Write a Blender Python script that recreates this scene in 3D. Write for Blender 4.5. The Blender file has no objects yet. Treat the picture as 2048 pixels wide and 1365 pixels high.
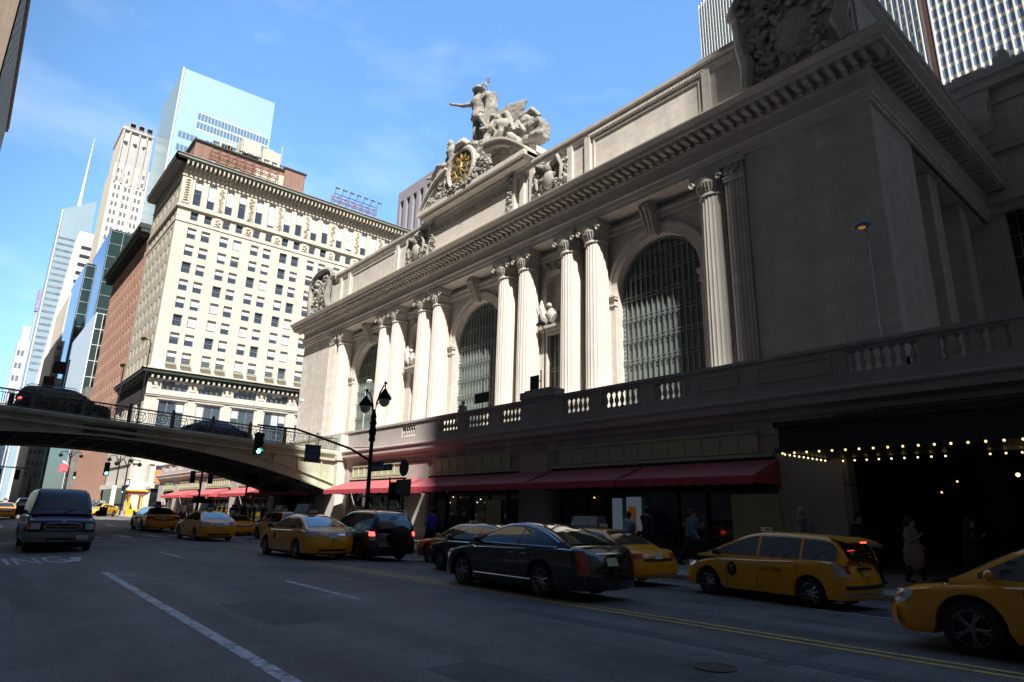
CAMM = [[0.651998, 0.187045, 0.734787, 0.0], [0.757961, -0.186115, -0.625184, 0.0], [0.019818, 0.96456, -0.26312, 1.55], [0.0, 0.0, 0.0, 1.0]]
SKY_S = 0.10
EXPO = 1.02
SKY_LO = (.026,.027,.033)
SKY_HI = (.98,1.34,1.62)
import bpy, bmesh, math, random
from mathutils import Vector, Matrix
from math import sin, cos, pi, radians, sqrt
random.seed(7)
S = bpy.context.scene
COL = S.collection
OFF = {}

# ---------------------------------------------------------------- helpers
class MB:
    def __init__(s): s.v = []; s.f = []; s.m = []
    def face(s, pts, m=0):
        n = len(s.v); s.v += [tuple(p) for p in pts]; s.f.append(tuple(range(n, n+len(pts)))); s.m.append(m)
    def box(s, x0, x1, y0, y1, z0, z1, m=0):
        if x0 > x1: x0, x1 = x1, x0
        if y0 > y1: y0, y1 = y1, y0
        if z0 > z1: z0, z1 = z1, z0
        n = len(s.v)
        s.v += [(x0,y0,z0),(x1,y0,z0),(x1,y1,z0),(x0,y1,z0),(x0,y0,z1),(x1,y0,z1),(x1,y1,z1),(x0,y1,z1)]
        for f in ((0,3,2,1),(4,5,6,7),(0,1,5,4),(1,2,6,5),(2,3,7,6),(3,0,4,7)):
            s.f.append(tuple(n+i for i in f)); s.m.append(m)
        return s
    def grid(s, rows, m=0, close=False):
        n = len(s.v); R = len(rows); C = len(rows[0])
        for r in rows: s.v += [tuple(p) for p in r]
        for i in range(R-1):
            for j in range(C if close else C-1):
                k = (j+1) % C
                s.f.append((n+i*C+j, n+i*C+k, n+(i+1)*C+k, n+(i+1)*C+j)); s.m.append(m)
    def prism(s, pts, fn, a, b, m=0):
        # pts 2d (u,v), fn(u,v,w)->xyz
        n = len(s.v); N = len(pts)
        s.v += [tuple(fn(u, v, a)) for u, v in pts] + [tuple(fn(u, v, b)) for u, v in pts]
        s.f.append(tuple(range(n, n+N))); s.f.append(tuple(range(n+2*N-1, n+N-1, -1))); s.m += [m, m]
        for i in range(N):
            j = (i+1) % N
            s.f.append((n+j, n+i, n+N+i, n+N+j)); s.m.append(m)
    def lathe(s, cx, cy, prof, seg=16, m=0, z0=0, fr=None):
        rows = []
        for r, z in prof:
            rows.append([(cx + r*(fr(2*pi*i/seg) if fr else 1)*cos(2*pi*i/seg), cy + r*(fr(2*pi*i/seg) if fr else 1)*sin(2*pi*i/seg), z0+z) for i in range(seg)])
        s.grid(rows, m, True)
        n = len(s.v)
        s.v += rows[0] + rows[-1]
        s.f.append(tuple(range(n+seg-1, n-1, -1))); s.f.append(tuple(range(n+seg, n+2*seg))); s.m += [m, m]
    def tube(s, p0, p1, r0, r1=None, seg=8, m=0):
        if r1 is None: r1 = r0
        s.path([p0, p1], [r0, r1], seg, m)
    def path(s, pts, r, seg=8, m=0):
        pts = [Vector(p) for p in pts]
        rs = r if isinstance(r, (list, tuple)) else [r]*len(pts)
        rows = []
        for i, p in enumerate(pts):
            d = (pts[min(i+1, len(pts)-1)] - pts[max(i-1, 0)]).normalized()
            up = Vector((0,0,1)) if abs(d.z) < .95 else Vector((1,0,0))
            a = d.cross(up).normalized(); b = d.cross(a).normalized()
            rows.append([tuple(p + a*rs[i]*cos(2*pi*k/seg) + b*rs[i]*sin(2*pi*k/seg)) for k in range(seg)])
        s.grid(rows, m, True)
        n = len(s.v); s.v += rows[0] + rows[-1]
        s.f.append(tuple(range(n+seg-1, n-1, -1))); s.f.append(tuple(range(n+seg, n+2*seg))); s.m += [m, m]
    def ball(s, c, r, seg=10, rings=6, m=0, sc=(1,1,1)):
        rows = []
        for i in range(rings+1):
            t = pi*i/rings
            rr = max(sin(t), .001)
            rows.append([(c[0]+r*sc[0]*rr*cos(2*pi*k/seg), c[1]+r*sc[1]*rr*sin(2*pi*k/seg), c[2]-r*sc[2]*cos(t)) for k in range(seg)])
        s.grid(rows, m, True)
    def add(s, o, M=None):
        n = len(s.v)
        s.v += [tuple(M @ Vector(p)) for p in o.v] if M else list(o.v)
        s.f += [tuple(n+i for i in f) for f in o.f]; s.m += list(o.m)
    def mesh(s, name, mats, off=(0,0,0), smooth=None):
        me = bpy.data.meshes.new(name)
        me.from_pydata([(a-off[0], b-off[1], c-off[2]) for a, b, c in s.v], [], s.f)
        if not isinstance(mats, (list, tuple)): mats = [mats]
        for q in mats: me.materials.append(q)
        if len(mats) > 1: me.polygons.foreach_set('material_index', s.m)
        bm = bmesh.new(); bm.from_mesh(me)
        bmesh.ops.remove_doubles(bm, verts=bm.verts, dist=1e-5)
        bmesh.ops.recalc_face_normals(bm, faces=bm.faces)
        bm.to_mesh(me); bm.free()
        if smooth:
            me.polygons.foreach_set('use_smooth', [True]*len(me.polygons))
            me.set_sharp_from_angle(angle=radians(smooth))
        me.update()
        return me
    def build(s, name, mats, parent=None, smooth=None, kind=None, label=None):
        off = OFF.get(parent.name, (0,0,0)) if parent else (0,0,0)
        o = bpy.data.objects.new(name, s.mesh(name, mats, off, smooth)); COL.objects.link(o)
        if parent: o.parent = parent; OFF[o.name] = off
        if kind: o['kind'] = kind
        if label: o['label'] = label
        return o

def thing(name, label, cat, loc=(0,0,0), rz=0, group=None, sc=1):
    o = bpy.data.objects.new(name, None); COL.objects.link(o)
    o.empty_display_size = .3
    o.location = loc; o.rotation_euler = (0,0,rz); o.scale = (sc,)*3
    o['label'] = label; o['category'] = cat
    if group: o['group'] = group
    OFF[o.name] = tuple(loc)
    return o
def tag(o, label, cat, group=None):
    o['label'] = label; o['category'] = cat
    if group: o['group'] = group
    return o
def struct(o): o['kind'] = 'structure'; return o
def copy_tree(o, parent=None):
    c = o.copy(); COL.objects.link(c)
    if parent: c.parent = parent
    for ch in list(o.children): copy_tree(ch, c)
    return c
def dup(root, loc, rz, label, group=None, sc=1):
    c = copy_tree(root)
    c.location = loc; c.rotation_euler = (0,0,rz); c.scale = (sc,)*3
    c['label'] = label
    if group: c['group'] = group
    return c
def text_obj(name, body, size, mat, M, parent=None, depth=.004, align='CENTER', sx=1, label=None):
    cu = bpy.data.curves.new('lettering', 'FONT'); cu.body = body; cu.size = size; cu.extrude = depth
    cu.align_x = align; cu.align_y = 'CENTER'; cu.resolution_u = 2
    t = bpy.data.objects.new('lettering', cu); COL.objects.link(t)
    bpy.context.view_layer.update()
    dg = bpy.context.evaluated_depsgraph_get()
    me = bpy.data.meshes.new_from_object(t.evaluated_get(dg))
    bpy.data.objects.remove(t)
    off = OFF.get(parent.name, (0,0,0)) if parent else (0,0,0)
    me.transform(Matrix.Translation(Vector(off)*-1) @ M @ Matrix.Diagonal((sx,1,1,1)))
    me.materials.clear(); me.materials.append(mat)
    o = bpy.data.objects.new(name, me); COL.objects.link(o)
    if parent: o.parent = parent; OFF[o.name] = off
    if label: o['label'] = label
    return o
def frame(O, U, V):
    # matrix with local x->U, y->V, z->UxV at O
    U = Vector(U).normalized(); V = Vector(V).normalized(); N = U.cross(V)
    return Matrix(((U.x,V.x,N.x,O[0]),(U.y,V.y,N.y,O[1]),(U.z,V.z,N.z,O[2]),(0,0,0,1)))

# ---------------------------------------------------------------- materials
MATS = {}
def mat(name, col, rough=.7, metal=0, var=.0, vscale=4, bump=0, spec=.5, emit=None, es=1, coat=0, alpha=1, trans=0, var2=0):
    m = bpy.data.materials.new(name); m.use_nodes = True; MATS[name] = m
    nt = m.node_tree; b = nt.nodes['Principled BSDF']
    b.inputs['Base Color'].default_value = (*col, 1); b.inputs['Roughness'].default_value = rough
    b.inputs['Metallic'].default_value = metal; b.inputs['Specular IOR Level'].default_value = spec
    if coat: b.inputs['Coat Weight'].default_value = coat; b.inputs['Coat Roughness'].default_value = .04
    if emit: b.inputs['Emission Color'].default_value = (*emit, 1); b.inputs['Emission Strength'].default_value = es
    if trans: b.inputs['Transmission Weight'].default_value = trans
    if var or bump:
        tc = nt.nodes.new('ShaderNodeTexCoord')
        no = nt.nodes.new('ShaderNodeTexNoise'); no.inputs['Scale'].default_value = vscale; no.inputs['Detail'].default_value = 6; no.inputs['Roughness'].default_value = .65
        nt.links.new(tc.outputs['Object'], no.inputs['Vector'])
        if var:
            n2 = nt.nodes.new('ShaderNodeTexNoise'); n2.inputs['Scale'].default_value = vscale*.13; n2.inputs['Detail'].default_value = 4
            nt.links.new(tc.outputs['Object'], n2.inputs['Vector'])
            ad = nt.nodes.new('ShaderNodeMath'); ad.operation = 'ADD'
            nt.links.new(no.outputs['Fac'], ad.inputs[0]); nt.links.new(n2.outputs['Fac'], ad.inputs[1])
            mr = nt.nodes.new('ShaderNodeMapRange'); mr.inputs['From Min'].default_value = .65; mr.inputs['From Max'].default_value = 1.35
            mr.inputs['To Min'].default_value = 1-var; mr.inputs['To Max'].default_value = 1+var
            nt.links.new(ad.outputs[0], mr.inputs['Value'])
            mx = nt.nodes.new('ShaderNodeVectorMath'); mx.operation = 'SCALE'; mx.inputs[0].default_value = col
            nt.links.new(mr.outputs[0], mx.inputs['Scale']); nt.links.new(mx.outputs[0], b.inputs['Base Color'])
        if bump:
            bp = nt.nodes.new('ShaderNodeBump'); bp.inputs['Strength'].default_value = bump; bp.inputs['Distance'].default_value = .02
            nt.links.new(no.outputs['Fac'], bp.inputs['Height']); nt.links.new(bp.outputs[0], b.inputs['Normal'])
    return m
def block_mat(name, col, bw, bh, mortar=.012, var=.12, jd=.55, rough=.85, bump=.3, streak=.1, c2=None, nscale=1.5):
    """masonry: block joints on any vertical face, plus weathering"""
    m = bpy.data.materials.new(name); m.use_nodes = True; MATS[name] = m
    nt = m.node_tree; N = nt.nodes; L = nt.links; b = N['Principled BSDF']; b.inputs['Roughness'].default_value = rough; b.inputs['Specular IOR Level'].default_value = .25
    tc = N.new('ShaderNodeTexCoord'); sp = N.new('ShaderNodeSeparateXYZ'); L.new(tc.outputs['Object'], sp.inputs[0])
    ad = N.new('ShaderNodeMath'); ad.operation = 'ADD'; L.new(sp.outputs['X'], ad.inputs[0]); L.new(sp.outputs['Y'], ad.inputs[1])
    cb = N.new('ShaderNodeCombineXYZ'); L.new(ad.outputs[0], cb.inputs[0]); L.new(sp.outputs['Z'], cb.inputs[1])
    br = N.new('ShaderNodeTexBrick'); br.inputs['Scale'].default_value = 1; br.inputs['Brick Width'].default_value = bw; br.inputs['Row Height'].default_value = bh
    br.inputs['Mortar Size'].default_value = mortar; br.inputs['Mortar Smooth'].default_value = .1
    k = lambda s: (col[0]*s, col[1]*s, col[2]*s, 1)
    br.inputs['Color1'].default_value = k(1+var*.6); br.inputs['Color2'].default_value = (*c2, 1) if c2 else k(1-var*.6); br.inputs['Mortar'].default_value = k(jd)
    L.new(cb.outputs[0], br.inputs['Vector'])
    n1 = N.new('ShaderNodeTexNoise'); n1.inputs['Scale'].default_value = nscale; n1.inputs['Detail'].default_value = 8; n1.inputs['Roughness'].default_value = .7
    L.new(tc.outputs['Object'], n1.inputs['Vector'])
    mp = N.new('ShaderNodeMapping'); mp.inputs['Scale'].default_value = (1.2,1.2,.09); L.new(tc.outputs['Object'], mp.inputs[0])
    n2 = N.new('ShaderNodeTexNoise'); n2.inputs['Scale'].default_value = 1; n2.inputs['Detail'].default_value = 5; L.new(mp.outputs[0], n2.inputs['Vector'])
    a2 = N.new('ShaderNodeMath'); a2.operation = 'ADD'; L.new(n1.outputs['Fac'], a2.inputs[0]); L.new(n2.outputs['Fac'], a2.inputs[1])
    mr = N.new('ShaderNodeMapRange'); mr.inputs['From Min'].default_value = .7; mr.inputs['From Max'].default_value = 1.3; mr.inputs['To Min'].default_value = 1-var-streak; mr.inputs['To Max'].default_value = 1+var*.6
    L.new(a2.outputs[0], mr.inputs[0])
    mx = N.new('ShaderNodeVectorMath'); mx.operation = 'SCALE'; L.new(br.outputs['Color'], mx.inputs[0]); L.new(mr.outputs[0], mx.inputs['Scale'])
    L.new(mx.outputs[0], b.inputs['Base Color'])
    bp = N.new('ShaderNodeBump'); bp.inputs['Strength'].default_value = bump; bp.inputs['Distance'].default_value = .03
    L.new(n1.outputs['Fac'], bp.inputs['Height']); L.new(bp.outputs[0], b.inputs['Normal'])
    return m

LIME = block_mat('limestone', (.60,.555,.50), 1.9, .62, mortar=.02, jd=.84, var=.10, streak=.10)
COLST = mat('column_limestone', (.60,.555,.50), .85, var=.12, vscale=.5, bump=.15, spec=.25)
LIMEP = mat('limestone_trim', (.57,.52,.46), .85, var=.16, vscale=1.3, bump=.3, spec=.25)
LIMED = mat('weathered_stone', (.47,.44,.39), .9, var=.28, vscale=2.0, bump=.5, spec=.2)
GRAN = block_mat('granite_base', (.43,.37,.345), 1.7, .9, mortar=.03, jd=.55, var=.2, streak=.12)
GRANP = mat('granite_trim', (.44,.385,.36), .8, var=.16, vscale=1.5, bump=.3, spec=.3)
CREAM = block_mat('cream_brick', (.61,.575,.51), .6, .2, mortar=.006, jd=.92, var=.05, streak=.06, nscale=.25)
CREAM_SHADE = block_mat('cream_brick_shaded', (.46,.42,.35), .6, .2, mortar=.006, jd=.9, var=.05, streak=.06, nscale=.25)  # cream brick darkened, putting the oblique south face's shade into the colour
REDBR = block_mat('red_brick', (.46,.27,.20), .6, .2, mortar=.008, jd=1.1, var=.09, streak=.1, nscale=.25)
TERRA = mat('terracotta_trim', (.58,.53,.44), .85, var=.25, vscale=1.1, bump=.5)
PALE = block_mat('pale_limestone', (.58,.55,.49), 1.6, .8, mortar=.01, jd=.75, var=.05, streak=.05)
PHBR = block_mat('penthouse_brick', (.30,.185,.15), .6, .2, mortar=.008, jd=1.1, var=.09, streak=.12, nscale=.4)
COPPER = mat('dark_cornice_metal', (.035,.05,.045), .6, var=.3, vscale=.6)
GLASS = mat('window_glass', (.055,.07,.09), .06, metal=.0, spec=1.0)
GLASSB = mat('sky_window_glass', (.20,.27,.38), .08, metal=.75, spec=1.0)
GLASSD = mat('dark_glass', (.012,.014,.016), .05, spec=.8)
BLIND = mat('window_blind', (.62,.64,.68), .8)
FRAMEW = mat('window_frame_paint', (.30,.32,.30), .6)
BRONZE = mat('bronze_grille', (.22,.26,.24), .45, metal=.4, var=.2, vscale=2)
BLACKM = mat('black_metal', (.012,.013,.014), .45, metal=.3)
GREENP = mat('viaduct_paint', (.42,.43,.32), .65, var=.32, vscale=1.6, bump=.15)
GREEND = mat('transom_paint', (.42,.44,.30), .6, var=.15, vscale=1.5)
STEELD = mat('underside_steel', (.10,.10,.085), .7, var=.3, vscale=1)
AWN = mat('red_awning_canvas', (.38,.095,.105), .8, var=.08, vscale=3)
GOLD = mat('gold_leaf', (.62,.45,.16), .45, metal=.7)
CONC = mat('sidewalk_concrete', (.30,.29,.28), .9, var=.15, vscale=2.5, bump=.2)
KERB = mat('kerb_stone', (.27,.26,.25), .85, var=.2, vscale=3, bump=.2)
WHITEP = mat('white_paint', (.78,.78,.76), .6)
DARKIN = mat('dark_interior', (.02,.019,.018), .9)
ROOFM = mat('roof_tar', (.10,.10,.10), .9, var=.2, vscale=.5)
STAT = mat('carved_stone', (.29,.275,.245), .88, var=.30, vscale=1.6, bump=.5)
BULB = mat('lit_bulb', (1,.9,.5), .4, emit=(1,.76,.32), es=1.3)
def road_mat():
    m = bpy.data.materials.new('asphalt'); m.use_nodes = True
    nt = m.node_tree; N = nt.nodes; L = nt.links; b = N['Principled BSDF']
    b.inputs['Specular IOR Level'].default_value = .35
    tc = N.new('ShaderNodeTexCoord')
    n1 = N.new('ShaderNodeTexNoise'); n1.inputs['Scale'].default_value = 34; n1.inputs['Detail'].default_value = 6; n1.inputs['Roughness'].default_value = .8
    mp = N.new('ShaderNodeMapping'); mp.inputs['Scale'].default_value = (.06,.55,1); L.new(tc.outputs['Object'], mp.inputs[0])
    n2 = N.new('ShaderNodeTexNoise'); n2.inputs['Scale'].default_value = 1.6; n2.inputs['Detail'].default_value = 6; L.new(mp.outputs[0], n2.inputs['Vector'])
    n3 = N.new('ShaderNodeTexNoise'); n3.inputs['Scale'].default_value = .7; n3.inputs['Detail'].default_value = 7; n3.inputs['Roughness'].default_value = .7
    L.new(tc.outputs['Object'], n1.inputs['Vector']); L.new(tc.outputs['Object'], n3.inputs['Vector'])
    a = N.new('ShaderNodeMath'); a.operation = 'ADD'; L.new(n2.outputs['Fac'], a.inputs[0]); L.new(n3.outputs['Fac'], a.inputs[1])
    cr = N.new('ShaderNodeMapRange'); cr.inputs['From Min'].default_value = .72; cr.inputs['From Max'].default_value = 1.3; cr.inputs['To Min'].default_value = .45; cr.inputs['To Max'].default_value = 1.75
    L.new(a.outputs[0], cr.inputs[0])
    sp = N.new('ShaderNodeMapRange'); sp.inputs['From Min'].default_value = .35; sp.inputs['From Max'].default_value = .7; sp.inputs['To Min'].default_value = .55; sp.inputs['To Max'].default_value = 1.75
    L.new(n1.outputs['Fac'], sp.inputs[0])
    mu = N.new('ShaderNodeMath'); mu.operation = 'MULTIPLY'; L.new(cr.outputs[0], mu.inputs[0]); L.new(sp.outputs[0], mu.inputs[1])
    # thin cracks and seams
    vo = N.new('ShaderNodeTexVoronoi'); vo.feature = 'DISTANCE_TO_EDGE'; vo.inputs['Scale'].default_value = .3; 
    wv = N.new('ShaderNodeVectorMath'); wv.operation = 'ADD'
    ns = N.new('ShaderNodeVectorMath'); ns.operation = 'SCALE'; ns.inputs['Scale'].default_value = 1.2; L.new(n3.outputs['Color'], ns.inputs[0])
    L.new(tc.outputs['Object'], wv.inputs[0]); L.new(ns.outputs[0], wv.inputs[1]); L.new(wv.outputs[0], vo.inputs['Vector'])
    ck = N.new('ShaderNodeMapRange'); ck.inputs['From Min'].default_value = .0; ck.inputs['From Max'].default_value = .006; ck.inputs['To Min'].default_value = .6; ck.inputs['To Max'].default_value = 1
    L.new(vo.outputs['Distance'], ck.inputs[0])
    m2 = N.new('ShaderNodeMath'); m2.operation = 'MULTIPLY'; L.new(mu.outputs[0], m2.inputs[0]); L.new(ck.outputs[0], m2.inputs[1])
    mx = N.new('ShaderNodeVectorMath'); mx.operation = 'SCALE'; mx.inputs[0].default_value = (.106,.096,.090); L.new(m2.outputs[0], mx.inputs['Scale'])
    L.new(mx.outputs[0], b.inputs['Base Color'])
    rr = N.new('ShaderNodeMapRange'); rr.inputs['To Min'].default_value = .62; rr.inputs['To Max'].default_value = .9; L.new(n3.outputs['Fac'], rr.inputs[0]); L.new(rr.outputs[0], b.inputs['Roughness'])
    bp = N.new('ShaderNodeBump'); bp.inputs['Strength'].default_value = .5; bp.inputs['Distance'].default_value = .01; L.new(n1.outputs['Fac'], bp.inputs['Height']); L.new(bp.outputs[0], b.inputs['Normal'])
    return m
ROAD = road_mat()
def worn_mat(name, col, lo=.42, hi=.56, sc=7):
    m = bpy.data.materials.new(name); m.use_nodes = True
    nt = m.node_tree; N = nt.nodes; L = nt.links; b = N['Principled BSDF']; b.inputs['Roughness'].default_value = .7
    tc = N.new('ShaderNodeTexCoord'); n1 = N.new('ShaderNodeTexNoise'); n1.inputs['Scale'].default_value = sc; n1.inputs['Detail'].default_value = 9; n1.inputs['Roughness'].default_value = .75
    L.new(tc.outputs['Object'], n1.inputs['Vector'])
    mr = N.new('ShaderNodeMapRange'); mr.inputs['From Min'].default_value = lo; mr.inputs['From Max'].default_value = hi; L.new(n1.outputs['Fac'], mr.inputs[0])
    mx = N.new('ShaderNodeMix'); mx.data_type = 'RGBA'; mx.inputs[6].default_value = (.055,.055,.06,1); mx.inputs[7].default_value = (*col,1)
    L.new(mr.outputs[0], mx.inputs[0]); L.new(mx.outputs[2], b.inputs['Base Color'])
    return m
WLINE = worn_mat('worn_white_marking', (.50,.51,.53), .36, .55)
YLINE = worn_mat('worn_yellow_marking', (.55,.37,.07), .34, .52)

# ---------------------------------------------------------------- sky, sun, camera
w = bpy.data.worlds.new('World'); S.world = w; w.use_nodes = True
nt = w.node_tree; bg = nt.nodes['Background']
sky = nt.nodes.new('ShaderNodeTexSky'); sky.sky_type = 'NISHITA'; sky.sun_disc = False
SUN_EL, SUN_AZ = 52.0, 60.0        # azimuth east of south
sd = Vector((sin(radians(SUN_AZ))*cos(radians(SUN_EL)), -cos(radians(SUN_AZ))*cos(radians(SUN_EL)), sin(radians(SUN_EL))))
sky.sun_elevation = radians(SUN_EL); sky.sun_rotation = math.atan2(sd.x, sd.y)
sky.air_density = 1.3; sky.dust_density = .6; sky.ozone_density = 1.6; sky.altitude = 0
# thin high cirrus mixed into the sky itself
tcw = nt.nodes.new('ShaderNodeTexCoord'); mpw = nt.nodes.new('ShaderNodeMapping'); mpw.inputs['Scale'].default_value = (1.0,2.2,5.5); mpw.inputs['Rotation'].default_value = (.3,.2,.8)
nw = nt.nodes.new('ShaderNodeTexNoise'); nw.inputs['Scale'].default_value = 1.3; nw.inputs['Detail'].default_value = 8; nw.inputs['Roughness'].default_value = .58
mrw = nt.nodes.new('ShaderNodeMapRange'); mrw.inputs['From Min'].default_value = .50; mrw.inputs['From Max'].default_value = .85; mrw.inputs['To Max'].default_value = .34
mxw = nt.nodes.new('ShaderNodeMix'); mxw.data_type = 'RGBA'; mxw.inputs[7].default_value = (6.2,6.8,7.6,1)
nt.links.new(tcw.outputs['Generated'], mpw.inputs[0]); nt.links.new(mpw.outputs[0], nw.inputs['Vector']); nt.links.new(nw.outputs['Fac'], mrw.inputs[0])
nt.links.new(mrw.outputs[0], mxw.inputs[0])
# sky tint added: brighter blue north west, unseen south east dimmed to deepen shade
dn = nt.nodes.new('ShaderNodeVectorMath'); dn.operation = 'DOT_PRODUCT'; dn.inputs[1].default_value = (-.45,.85,.28); nt.links.new(tcw.outputs['Generated'], dn.inputs[0])
md = nt.nodes.new('ShaderNodeMapRange'); md.inputs['From Min'].default_value = .08; md.inputs['From Max'].default_value = .72; md.interpolation_type = 'SMOOTHSTEP'; nt.links.new(dn.outputs['Value'], md.inputs[0])
tn = nt.nodes.new('ShaderNodeMix'); tn.data_type = 'RGBA'; tn.inputs[6].default_value = (*SKY_LO,1); tn.inputs[7].default_value = (*SKY_HI,1); nt.links.new(md.outputs[0], tn.inputs[0])
mlt = nt.nodes.new('ShaderNodeVectorMath'); mlt.operation = 'MULTIPLY'; nt.links.new(sky.outputs[0], mlt.inputs[0]); nt.links.new(tn.outputs[2], mlt.inputs[1])
nt.links.new(mlt.outputs[0], mxw.inputs[6]); nt.links.new(mxw.outputs[2], bg.inputs['Color'])
bg.inputs['Strength'].default_value = SKY_S
sl = bpy.data.lights.new('sun', 'SUN'); sl.energy = 5.0; sl.angle = radians(.55); sl.color = (1,.96,.90)
so = bpy.data.objects.new('sun', sl); COL.objects.link(so); so.location = sd*300; so.rotation_euler = sd.to_track_quat('Z','Y').to_euler()

cam = bpy.data.cameras.new('camera'); co = bpy.data.objects.new('camera', cam); COL.objects.link(co); S.camera = co
cam.sensor_width = 36; cam.lens = 1274.6/2048*36; cam.clip_end = 5000; cam.clip_start = .05
co.matrix_world = Matrix(CAMM)
S.view_settings.view_transform = 'Standard'; S.view_settings.look = 'None'; S.view_settings.exposure = EXPO; S.view_settings.gamma = 1
S.render.resolution_x = 1024; S.render.resolution_y = 682
# ---------------------------------------------------------------- geometry helpers for buildings
def holewall(mb, O, U, V, N, W, H, holes, depth=.25, m=0, mr=0):
    """wall rectangle in plane O+u*U+v*V with rectangular holes (u0,u1,v0,v1) and reveals of given depth"""
    O, U, V, N = map(Vector, (O, U, V, N))
    P = lambda u, v, d=0: tuple(O + U*u + V*v - N*d)
    us = sorted({0., W} | {h[0] for h in holes} | {h[1] for h in holes})
    vs = sorted({0., H} | {h[2] for h in holes} | {h[3] for h in holes})
    for i in range(len(us)-1):
        uc = (us[i]+us[i+1])/2
        hs = [h for h in holes if h[0] < uc < h[1]]
        j = 0
        while j < len(vs)-1:
            vc = (vs[j]+vs[j+1])/2
            if any(h[2] < vc < h[3] for h in hs): j += 1; continue
            k = j
            while k+1 < len(vs)-1 and not any(h[2] < (vs[k+1]+vs[k+2])/2 < h[3] for h in hs): k += 1
            mb.face([P(us[i],vs[j]), P(us[i+1],vs[j]), P(us[i+1],vs[k+1]), P(us[i],vs[k+1])], m); j = k+1
    for a, b, c, d in holes:
        for q in (((a,c),(b,c)), ((b,c),(b,d)), ((b,d),(a,d)), ((a,d),(a,c))):
            mb.face([P(*q[0]), P(*q[1]), P(*q[1], depth), P(*q[0], depth)], mr)
def window_unit(w, h, blind=.0, bars=1, glass=0):
    """pane, sash bars and half drawn blind; local x across, z up, outward -y; origin bottom centre"""
    mb = MB(); t = .05
    mb.box(-w/2, w/2, 0, .03, 0, h, 0)
    for x in (-w/2+t/2, w/2-t/2): mb.box(x-t/2, x+t/2, -.05, 0, 0, h, 1)
    for z in (t/2, h-t/2): mb.box(-w/2+t, w/2-t, -.05, 0, z-t/2, z+t/2, 1)
    if bars: mb.box(-w/2+t, w/2-t, -.04, -.002, h*.5-t/2, h*.5+t/2, 1)
    if blind > 0: mb.box(-w/2+t+.01, w/2-t-.01, -.012, -.001, h-t-(h-2*t)*blind, h-t, 2)
    return mb
def place_windows(root, name, specs, mats, key):
    """specs: (x,y,z,rotz,w,h,variant). the first 100 become individual parts sharing mesh data, the rest one stuff part"""
    cache = {}; off = OFF[root.name]; bl = [0,.35,.5,.45,.65,.9,.25,0]
    rest = MB()
    for i, (x, y, z, r, w, h, v) in enumerate(specs):
        k = (round(w,2), round(h,2), v)
        if i < 100:
            if k not in cache: cache[k] = window_unit(w, h, bl[v], 1).mesh(name, mats)
            o = bpy.data.objects.new(name, cache[k]); COL.objects.link(o); o.parent = root
            o.location = (x-off[0], y-off[1], z-off[2]); o.rotation_euler = (0,0,r)
        else:
            rest.add(window_unit(w, h, bl[v], 1), Matrix.Translation((x,y,z)) @ Matrix.Rotation(r, 4, 'Z'))
    if rest.f: rest.build(name+'_rows', mats, root, kind='stuff')
def sweep(mb, prof, xw, xe, yf, yb, m=0):
    rows = []
    for o, z in prof:
        rows.append([(xw-o, yb, z), (xw-o, yf-o, z), (xe+o, yf-o, z), (xe+o, yb, z)])
    mb.grid(rows, m)
def scroll_blobs(mb, x0, x1, z0, z1, y, n, r, seed, m=0, dep=.25):
    """carved foliage: overlapping curled lobes"""
    rn = random.Random(seed)
    for i in range(n):
        x = rn.uniform(x0, x1); z = rn.uniform(z0, z1); rr = r*rn.uniform(.5,1.25)
        a = rn.uniform(0, 6.28)
        pts = []
        for k in range(5):
            t = k/4; ang = a + t*3.6; q = rr*(1.1-t*.7)
            pts.append((x+q*cos(ang), y-dep*rn.uniform(.1,.9)*(.3+t*.7), z+q*sin(ang)))
        mb.path(pts, [rr*.42, rr*.4, rr*.34, rr*.26, rr*.14], 6, m)
        if i % 3 == 0: mb.ball((x, y-dep*.4, z), rr*.5, 7, 5, m)

# ---------------------------------------------------------------- ground and street
def rz(x, y): return -0.022*(sqrt((y-9)**2+0.3)-0.55)+0.011*max(0, -x-45)
mb = MB(); mb.face([(-2500,-1800,-1.2),(900,-1800,-1.2),(900,1800,-1.2),(-2500,1800,-1.2)])
struct(mb.build('ground', mat('ground_fill', (.16,.155,.15), .9, var=.1, vscale=.2)))
ys = [-4.6 + i*.7 for i in range(31)]                      # -4.6 .. 16.4
xs = [60, 20, 5, -5, -15, -25, -35, -45, -60, -80, -110, -160, -300, -600, -1500]
mb = MB(); mb.grid([[(x, y, rz(max(x,-400),y)) for y in ys] for x in xs]); struct(mb.build('road', ROAD, smooth=60))
def walk(name, y0, y1, side):
    mb = MB(); yk = y0 if side > 0 else y1
    xs2 = xs
    rows = []
    for x in xs2:
        k = rz(max(x,-400), yk)+.14
        if side > 0: rows.append([(x,y0,k-.6),(x,y0,k-.015),(x,y0+.02,k),(x,y1,k+.06)])
        else: rows.append([(x,y1,k-.6),(x,y1,k-.015),(x,y1-.02,k),(x,y0,k+.06)])
    mb.grid(rows); return struct(mb.build(name, CONC))
walk('pavement', 16.7, 22.3, 1); walk('pavement_south', -12.5, -4.9, -1)
mb = MB()
for side, yk in ((1,16.4),(-1,-4.6)):
    rows = []
    for x in xs:
        k = rz(max(x,-400), yk)+.14
        rows.append([(x,yk,k-.6),(x,yk,k-.02),(x,yk+side*.02,k),(x,yk+side*.3,k)])
    mb.grid(rows)
struct(mb.build('kerb', KERB))
mb = MB()
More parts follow.
